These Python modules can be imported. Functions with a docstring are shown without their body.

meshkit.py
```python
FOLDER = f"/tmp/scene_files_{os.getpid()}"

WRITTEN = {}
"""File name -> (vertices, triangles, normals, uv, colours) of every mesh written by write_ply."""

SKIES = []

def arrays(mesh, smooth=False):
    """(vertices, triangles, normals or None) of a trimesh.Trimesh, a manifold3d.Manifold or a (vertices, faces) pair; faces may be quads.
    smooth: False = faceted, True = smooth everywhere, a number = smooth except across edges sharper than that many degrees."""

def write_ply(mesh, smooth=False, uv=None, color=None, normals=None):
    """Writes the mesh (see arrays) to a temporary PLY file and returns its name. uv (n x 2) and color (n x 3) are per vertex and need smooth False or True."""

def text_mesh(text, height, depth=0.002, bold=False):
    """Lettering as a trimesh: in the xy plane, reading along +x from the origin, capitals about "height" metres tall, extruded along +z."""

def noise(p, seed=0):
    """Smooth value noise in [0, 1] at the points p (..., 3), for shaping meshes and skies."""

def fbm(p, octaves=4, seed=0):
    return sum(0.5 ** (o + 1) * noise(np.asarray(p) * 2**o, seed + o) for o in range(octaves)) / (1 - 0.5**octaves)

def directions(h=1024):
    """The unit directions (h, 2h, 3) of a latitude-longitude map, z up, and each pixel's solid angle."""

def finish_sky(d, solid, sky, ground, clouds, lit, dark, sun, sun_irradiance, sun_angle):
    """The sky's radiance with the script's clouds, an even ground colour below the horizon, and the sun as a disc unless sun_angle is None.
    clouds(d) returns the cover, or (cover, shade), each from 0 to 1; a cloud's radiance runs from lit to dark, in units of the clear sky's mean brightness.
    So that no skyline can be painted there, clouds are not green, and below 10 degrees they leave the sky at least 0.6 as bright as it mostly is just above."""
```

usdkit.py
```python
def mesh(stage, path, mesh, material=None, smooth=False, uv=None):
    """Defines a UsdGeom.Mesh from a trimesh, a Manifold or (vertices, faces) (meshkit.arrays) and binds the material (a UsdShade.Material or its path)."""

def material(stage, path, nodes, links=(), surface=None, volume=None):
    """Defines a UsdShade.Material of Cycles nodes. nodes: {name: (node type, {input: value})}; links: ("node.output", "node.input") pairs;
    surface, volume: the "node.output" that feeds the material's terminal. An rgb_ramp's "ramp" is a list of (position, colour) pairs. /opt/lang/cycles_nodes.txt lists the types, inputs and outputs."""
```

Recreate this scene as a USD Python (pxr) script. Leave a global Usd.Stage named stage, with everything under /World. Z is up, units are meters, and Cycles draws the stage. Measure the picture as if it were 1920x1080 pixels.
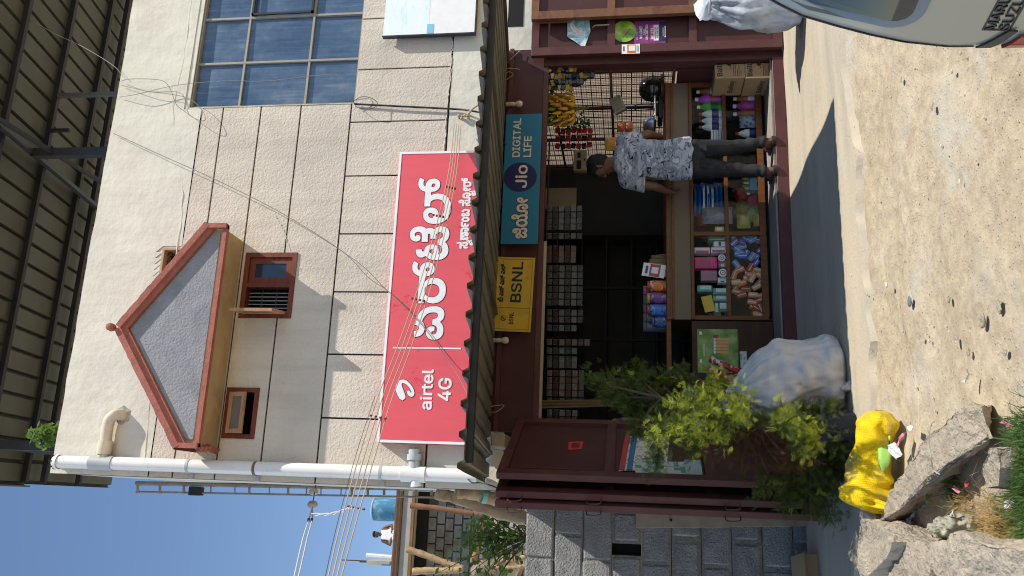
import math, random
import numpy as np
import trimesh
import manifold3d as m3
import usdkit, meshkit
from pxr import Usd, UsdGeom, UsdLux, UsdShade, Gf, Sdf, Vt
from shapely.geometry import Polygon, LineString, Point, box as sbox
from shapely import affinity, union_all

stage = Usd.Stage.CreateInMemory()
UsdGeom.SetStageUpAxis(stage, UsdGeom.Tokens.z)
UsdGeom.SetStageMetersPerUnit(stage, 1.0)
UsdGeom.Xform.Define(stage, '/World')
UsdGeom.Scope.Define(stage, '/World/Looks')

# ------------------------------------------------------------------ camera, sky, sun
EXPOSURE = 0.38
SUN_DIR = np.array([0.63, -0.39, 1.0]); SUN_DIR /= np.linalg.norm(SUN_DIR)
SUN_I, SKY_K = 1.15, 0.13
FPX, YAW, PITCH, ROLL = 1560.0, 0.25841463, 0.14250942, 0.00358226
CAM = np.array([0.0, -7.0, 1.35])

def cam_axes():
    cy, sy, cp, sp = math.cos(YAW), math.sin(YAW), math.cos(PITCH), math.sin(PITCH)
    fwd = np.array([sy*cp, cy*cp, sp]); right = np.array([cy, -sy, 0]); up = np.cross(right, fwd)
    c, s = math.cos(ROLL), math.sin(ROLL)
    return c*right + s*up, -s*right + c*up, fwd
RIGHT, UP, FWD = cam_axes()
camera = UsdGeom.Camera.Define(stage, '/World/camera')
camera.CreateHorizontalApertureAttr(36.0); camera.CreateVerticalApertureAttr(20.25)
camera.CreateFocalLengthAttr(36.0*FPX/1920.0)
camera.CreateClippingRangeAttr(Gf.Vec2f(0.05, 2000))
camera.CreateExposureAttr(EXPOSURE)
# the phone was held upright and the picture is stored on its side: the camera is rolled a quarter turn
camera.AddTransformOp().Set(Gf.Matrix4d(*[float(v) for row in (
    (*(-UP), 0), (*RIGHT, 0), (*(-FWD), 0), (*CAM, 1)) for v in row]))

sky = UsdLux.DomeLight.Define(stage, '/World/sky')
skym = usdkit.material(stage, '/World/Looks/sky_material', {
    'sky': ('sky_texture', {'sky_type': 'single_scattering', 'sun_disc': False,
            'sun_elevation': math.asin(SUN_DIR[2]), 'sun_rotation': math.atan2(SUN_DIR[0], SUN_DIR[1]),
            'air_density': 1.0, 'aerosol_density': 0.05, 'ozone_density': 2.6}),
    'bg': ('background_shader', {'strength': SKY_K})}, [('sky.color', 'bg.color')], surface='bg.background')
UsdShade.MaterialBindingAPI.Apply(sky.GetPrim()).Bind(skym)
sky.GetPrim().SetCustomDataByKey('kind', 'structure')
sun = UsdLux.DistantLight.Define(stage, '/World/sun')
sun.CreateIntensityAttr(SUN_I); sun.CreateAngleAttr(0.5); sun.CreateColorAttr(Gf.Vec3f(1.0, 0.95, 0.86))
sun.GetPrim().CreateAttribute('inputs:normalize', Sdf.ValueTypeNames.Bool).Set(True)
_z = SUN_DIR; _x = np.cross([0, 0, 1.0], _z); _x /= np.linalg.norm(_x); _y = np.cross(_z, _x)
sun.AddTransformOp().Set(Gf.Matrix4d(*[float(v) for row in ((*_x, 0), (*_y, 0), (*_z, 0), (0, 0, 20, 1)) for v in row]))

# ------------------------------------------------------------------ measuring: a point of the photograph on a real plane
def ray(px, py):
    return RIGHT*(540-py) - UP*(px-960.0) + FWD*FPX
def at(px, py, y):
    d = ray(px, py); return CAM + d*((y-CAM[1])/d[1])
def gnd(px, py, z=0.0):
    d = ray(px, py); return CAM + d*((z-CAM[2])/d[2])

# ------------------------------------------------------------------ mesh building
class MB:
    def __init__(s): s.v, s.f, s.n = [], [], 0
    def add(s, v, f):
        v = np.asarray(v, float); f = np.asarray(f, int)
        if f.shape[1] == 4: f = np.vstack([f[:, [0, 1, 2]], f[:, [0, 2, 3]]])
        s.v.append(v); s.f.append(f+s.n); s.n += len(v); return s
    def mesh(s, m):
        if hasattr(m, 'to_mesh'):
            q = m.to_mesh(); return s.add(q.vert_properties[:, :3], q.tri_verts)
        return s.add(m.vertices, m.faces)
    def box(s, c, size, R=None, ch=0.0):
        h = np.asarray(size, float)/2
        if ch > 0:
            P = []
            for sx in (-1, 1):
                for sy in (-1, 1):
                    for sz in (-1, 1):
                        k = np.array([sx, sy, sz])
                        for a in range(3):
                            e = h-ch; e[a] = h[a]; P.append(k*e)
            m = trimesh.convex.convex_hull(np.array(P)); v, f = np.array(m.vertices), np.array(m.faces)
        else:
            v = np.array([[x, y, z] for x in (-1, 1) for y in (-1, 1) for z in (-1, 1)], float)*h
            f = np.array([[0,1,3,2],[4,6,7,5],[0,4,5,1],[2,3,7,6],[0,2,6,4],[1,5,7,3]])
        if R is not None: v = v@np.asarray(R).T
        return s.add(v+np.asarray(c, float), f)
    def span(s, a, b, ch=0.0):
        a, b = np.minimum(a, b), np.maximum(a, b)
        return s.box((a+b)/2, b-a, ch=ch)
    def beam(s, a, b, w, h, up=(0, 0, 1), ch=0.0):
        a, b = np.asarray(a, float), np.asarray(b, float); d = b-a; L = np.linalg.norm(d); d = d/L
        u = np.asarray(up, float); u = u-d*(u@d)
        if np.linalg.norm(u) < 1e-6: u = np.array([1.0, 0, 0])-d*d[0]
        u /= np.linalg.norm(u); r = np.cross(d, u)
        return s.box((a+b)/2, (w, L, h), np.stack([r, d, u], 1), ch=ch)
    def tube(s, pts, r, n=8, cap=True):
        P = np.asarray(pts, float); m = len(P); r = np.broadcast_to(np.asarray(r, float), m)
        T = np.gradient(P, axis=0); T /= np.linalg.norm(T, axis=1)[:, None]+1e-12
        u = np.cross(T[0], [0.31, 0.57, 0.76]); u /= np.linalg.norm(u); V = []
        for i in range(m):
            u = u-T[i]*(u@T[i]); u /= np.linalg.norm(u)+1e-12; w = np.cross(T[i], u)
            a = np.arange(n)*2*np.pi/n
            V.append(P[i]+r[i]*(np.cos(a)[:, None]*u+np.sin(a)[:, None]*w))
        V = np.vstack(V); F = []
        for i in range(m-1):
            for j in range(n):
                k = (j+1) % n; F.append([i*n+j, i*n+k, (i+1)*n+k, (i+1)*n+j])
        F = np.array(F); F = np.vstack([F[:, [0, 1, 2]], F[:, [0, 2, 3]]])
        if cap:
            V = np.vstack([V, P[:1], P[-1:]]); c0, c1 = len(V)-2, len(V)-1
            F = np.vstack([F, [[c0, (j+1) % n, j] for j in range(n)], [[c1, (m-1)*n+j, (m-1)*n+(j+1) % n] for j in range(n)]])
        return s.add(V, F)
    def prism(s, poly, y, depth, holes=None):
        """a shapely polygon in (x, z), from y (back) to y-depth (front)"""
        for g in getattr(poly, 'geoms', [poly]):
            if g.is_empty or g.area < 1e-9: continue
            m = trimesh.creation.extrude_polygon(g, depth, engine='earcut'); v = np.array(m.vertices)
            s.add(np.stack([v[:, 0], y-v[:, 2], v[:, 1]], 1), m.faces)
        return s
    def lathe(s, prof, c=(0, 0, 0), n=16, R=None):
        prof = np.asarray(prof, float); m = len(prof); a = np.arange(n)*2*np.pi/n
        V = np.stack([prof[:, 0, None]*np.cos(a), prof[:, 0, None]*np.sin(a), np.repeat(prof[:, 1, None], n, 1)], -1).reshape(-1, 3)
        F = [[i*n+j, i*n+(j+1) % n, (i+1)*n+(j+1) % n, (i+1)*n+j] for i in range(m-1) for j in range(n)]
        if R is not None: V = V@np.asarray(R).T
        return s.add(V+np.asarray(c, float), F)
    def text(s, txt, x, z, h, y, depth=0.003, bold=False, width=None, rot=0.0):
        m = meshkit.text_mesh(txt, h, depth, bold); v = np.array(m.vertices)
        if width: v[:, 0] *= width/(v[:, 0].max()-v[:, 0].min())
        if rot:
            c, q = math.cos(rot), math.sin(rot); v[:, :2] = v[:, :2]@np.array([[c, q], [-q, c]])
        return s.add(np.stack([x+v[:, 0], y-v[:, 2], z+v[:, 1]], 1), m.faces)
    def grid(s, P):
        P = np.asarray(P, float); a, b = P.shape[:2]; i = np.arange(a*b).reshape(a, b)
        F = np.stack([i[:-1, :-1], i[1:, :-1], i[1:, 1:], i[:-1, 1:]], -1).reshape(-1, 4)
        return s.add(P.reshape(-1, 3), F)
    def rot(s, R, c=(0, 0, 0)):
        c = np.asarray(c, float); s.v = [(v-c)@np.asarray(R).T+c for v in s.v]; return s
    def out(s): return np.vstack(s.v), np.vstack(s.f)

def rz(a): c, s = math.cos(a), math.sin(a); return np.array([[c, -s, 0], [s, c, 0], [0, 0, 1.0]])
def rx(a): c, s = math.cos(a), math.sin(a); return np.array([[1.0, 0, 0], [0, c, -s], [0, s, c]])
def ry(a): c, s = math.cos(a), math.sin(a); return np.array([[c, 0, s], [0, 1.0, 0], [-s, 0, c]])
def curve(pts, n=24):
    """Catmull-Rom through the points"""
    P = np.asarray(pts, float); Q = np.vstack([2*P[0]-P[1], P, 2*P[-1]-P[-2]]); out = []
    m = max(2, n//(len(P)-1))
    for i in range(len(P)-1):
        p0, p1, p2, p3 = Q[i:i+4]
        for t in np.linspace(0, 1, m, endpoint=False):
            out.append(.5*(2*p1+(p2-p0)*t+(2*p0-5*p1+4*p2-p3)*t*t+(3*p1-p0-3*p2+p3)*t**3))
    return np.array(out+[P[-1]])

# ------------------------------------------------------------------ things, parts, the setting
_count = {}
class Thing:
    def __init__(s, prim, loc): s.prim, s.loc = prim, np.asarray(loc, float); s.path = str(prim.GetPath())
def _number(parent, name):
    k = (parent, name); _count[k] = _count.get(k, -1)+1
    return f'{parent}/{name}' + (f'_{_count[k]:03d}' if _count[k] else '')
def tag(prim, label=None, cat=None, group=None, kind=None):
    for k, v in (('label', label), ('category', cat), ('group', group), ('kind', kind)):
        if v: prim.SetCustomDataByKey(k, v)
def _ops(x, loc, rotz=0, scale=None):
    x.AddTranslateOp().Set(Gf.Vec3d(*map(float, loc))); x.AddRotateZOp().Set(float(math.degrees(rotz)))
    x.AddScaleOp().Set(Gf.Vec3f(*map(float, scale if scale is not None else (1, 1, 1))))
def thing(name, label, cat, loc=(0, 0, 0), group=None, kind=None):
    x = UsdGeom.Xform.Define(stage, _number('/World', name)); _ops(x, loc)
    tag(x.GetPrim(), label, cat, group, kind); return Thing(x.GetPrim(), loc)
def part(name, mb, m, parent, label=None, smooth=False, kind=None):
    if isinstance(mb, MB): v, f = mb.out()
    else: v, f, _ = meshkit.arrays(mb)
    if hasattr(mb, 'to_mesh'): f = f.astype(int)
    loc = parent.loc
    p = usdkit.mesh(stage, _number(parent.path, name), (np.asarray(v, float)-loc, f), m, smooth=smooth)
    tag(p.GetPrim(), label, None, None, kind)
    return Thing(p.GetPrim(), loc)
def solo(name, mb, m, label, cat, group=None, kind=None, smooth=False):
    v, f = mb.out() if isinstance(mb, MB) else meshkit.arrays(mb)[:2]
    p = usdkit.mesh(stage, _number('/World', name), (v, f), m, smooth=smooth); tag(p.GetPrim(), label, cat, group, kind)
    return p
def struct(name, mb, m, smooth=False): return solo(name, mb, m, None, None, None, 'structure', smooth)
def dup(t, loc, rotz=0.0, label=None, group=None, scale=None):
    name = t.path.rsplit('/', 1)[1]
    if name[-3:].isdigit(): name = name[:-4]
    x = UsdGeom.Xform.Define(stage, _number('/World', name)); _ops(x, loc, rotz, scale)
    p = x.GetPrim(); p.GetReferences().AddInternalReference(t.prim.GetPath()); p.SetInstanceable(True)
    was = t.prim.GetCustomData()
    tag(p, label or was['label'], was['category'], group or was.get('group')); return Thing(p, loc)

# ------------------------------------------------------------------ materials
def srgb(h, k=1.0):
    h = h.lstrip('#'); c = np.array([int(h[i:i+2], 16) for i in (0, 2, 4)])/255.0
    return tuple(np.where(c <= .04045, c/12.92, ((c+.055)/1.055)**2.4)*k)
_mats = {}
def mat(name, col, rough=.7, var=.18, vs=6.0, fine=0.0, fs=60.0, metal=0.0, spec=.35, col2=None, s2=2.0, cut=(.5, .68), transl=None, obj=False, dist=.01, coat=0.0, detail=5.0, rnd=0.0, streak=0.0):
    """Noise-varied principled surface: var/vs = tone noise; fine/fs = fine relief; col2/s2/cut = patches of a second colour."""
    if name in _mats: return _mats[name]
    col = srgb(col) if isinstance(col, str) else tuple(col)
    N = {'g': ('texture_coordinate', {}) if obj else ('geometry', {}),
         'n1': ('noise_texture', {'scale': vs, 'detail': detail, 'roughness': .62}),
         'r1': ('rgb_ramp', {'ramp': [(.25, tuple(c*(1-var) for c in col)), (.75, tuple(min(1, c*(1+var)) for c in col))]}),
         'p': ('principled_bsdf', {'roughness': rough, 'metallic': metal, 'specular_ior_level': spec, 'coat_weight': coat, 'coat_roughness': .1})}
    src = 'g.object' if obj else 'g.position'
    L = [(src, 'n1.vector'), ('n1.fac', 'r1.fac')]; last = 'r1.color'
    if col2 is not None:
        col2 = srgb(col2) if isinstance(col2, str) else tuple(col2)
        N['n2'] = ('noise_texture', {'scale': s2, 'detail': 7.0, 'roughness': .68, 'distortion': .4})
        N['r2'] = ('rgb_ramp', {'ramp': [(cut[0], (0, 0, 0)), (cut[1], (1, 1, 1))]})
        N['m2'] = ('mix_color', {'b': col2})
        L += [(src, 'n2.vector'), ('n2.fac', 'r2.fac'), ('r2.color', 'm2.fac'), (last, 'm2.a')]; last = 'm2.result'
    if streak:
        N['smp'] = ('mapping', {'scale': (5.0, 5.0, .55)}); N['sn'] = ('noise_texture', {'scale': 1.3, 'detail': 6.0, 'roughness': .7}); N['sr'] = ('rgb_ramp', {'ramp': [(.34, (1-streak,)*3), (.58, (1.0,)*3)]}); N['sm'] = ('mix_color', {'blend_type': 'multiply', 'fac': 1.0})
        L += [(src, 'smp.vector'), ('smp.vector', 'sn.vector'), ('sn.fac', 'sr.fac'), (last, 'sm.a'), ('sr.color', 'sm.b')]; last = 'sm.result'
    if rnd:
        N['oi'] = ('object_info', {}); N['mr'] = ('map_range', {'to_min': 1-rnd, 'to_max': 1+rnd}); N['hs'] = ('hsv', {'hue': .5, 'saturation': 1.0, 'fac': 1.0})
        L += [('oi.random', 'mr.value'), ('mr.result', 'hs.value'), (last, 'hs.color')]; last = 'hs.color'
    L.append((last, 'p.base_color'))
    if fine:
        N['n3'] = ('noise_texture', {'scale': fs, 'detail': 4.0, 'roughness': .6}); N['b'] = ('bump', {'strength': fine, 'distance': dist})
        L += [(src, 'n3.vector'), ('n3.fac', 'b.height'), ('b.normal', 'p.normal')]
    surf = 'p.BSDF'
    if transl:
        N['t'] = ('translucent_bsdf', {'color': srgb(transl) if isinstance(transl, str) else transl}); N['mx'] = ('mix_closure', {'fac': .35})
        L += [('p.BSDF', 'mx.closure1'), ('t.BSDF', 'mx.closure2')]; surf = 'mx.closure'
    _mats[name] = usdkit.material(stage, f'/World/Looks/{name}', N, L, surface=surf); return _mats[name]
def flat(name, col, rough=.5, **k): return mat(name, col, rough, var=k.pop('var', .07), vs=k.pop('vs', 9.0), **k)
def pane(name, tint=(.9, .95, .93), ior=1.45):
    if name in _mats: return _mats[name]
    _mats[name] = usdkit.material(stage, f'/World/Looks/{name}', {'t': ('transparent_bsdf', {'color': tint}), 'g': ('glossy_bsdf', {'color': (1, 1, 1), 'roughness': .03}),
        'f': ('fresnel', {'IOR': ior}), 'm': ('mix_closure', {})}, [('f.fac', 'm.fac'), ('t.BSDF', 'm.closure1'), ('g.BSDF', 'm.closure2')], surface='m.closure')
    return _mats[name]
def wood(name, col, k=1.0, axis=(1, 1, 12), rough=.55, var=.35):
    """Grain stretched along the axis with the small scale."""
    if name in _mats: return _mats[name]
    col = np.array(srgb(col))*k
    _mats[name] = usdkit.material(stage, f'/World/Looks/{name}', {'g': ('geometry', {}), 'mp': ('mapping', {'scale': axis}),
        'n': ('noise_texture', {'scale': 4.0, 'detail': 6.0, 'roughness': .65, 'distortion': .6}), 'r': ('rgb_ramp', {'ramp': [(.3, tuple(col*(1-var))), (.7, tuple(np.minimum(1, col*(1+var))))]}),
        'b': ('bump', {'strength': .25, 'distance': .004}), 'p': ('principled_bsdf', {'roughness': rough, 'specular_ior_level': .3})},
        [('g.position', 'mp.vector'), ('mp.vector', 'n.vector'), ('n.fac', 'r.fac'), ('r.color', 'p.base_color'), ('n.fac', 'b.height'), ('b.normal', 'p.normal')], surface='p.BSDF')
    return _mats[name]
def rough_rock(points, seed, amp=.02, sub=3, freq=6.0):
    m = trimesh.convex.convex_hull(np.asarray(points, float))
    for _ in range(sub): m = m.subdivide()
    v = np.array(m.vertices); n = np.array(m.vertex_normals)
    a = meshkit.fbm(v*freq, 5, seed)-.5+.35*(meshkit.fbm(v*freq*5, 3, seed+4)-.5); b = np.abs(meshkit.fbm(v*freq*.5+7, 3, seed+9)-.5)
    v = v+n*(amp*(2*a-1.6*b))[:, None]
    return v, np.array(m.faces)
R_ = random.Random(7)
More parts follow.
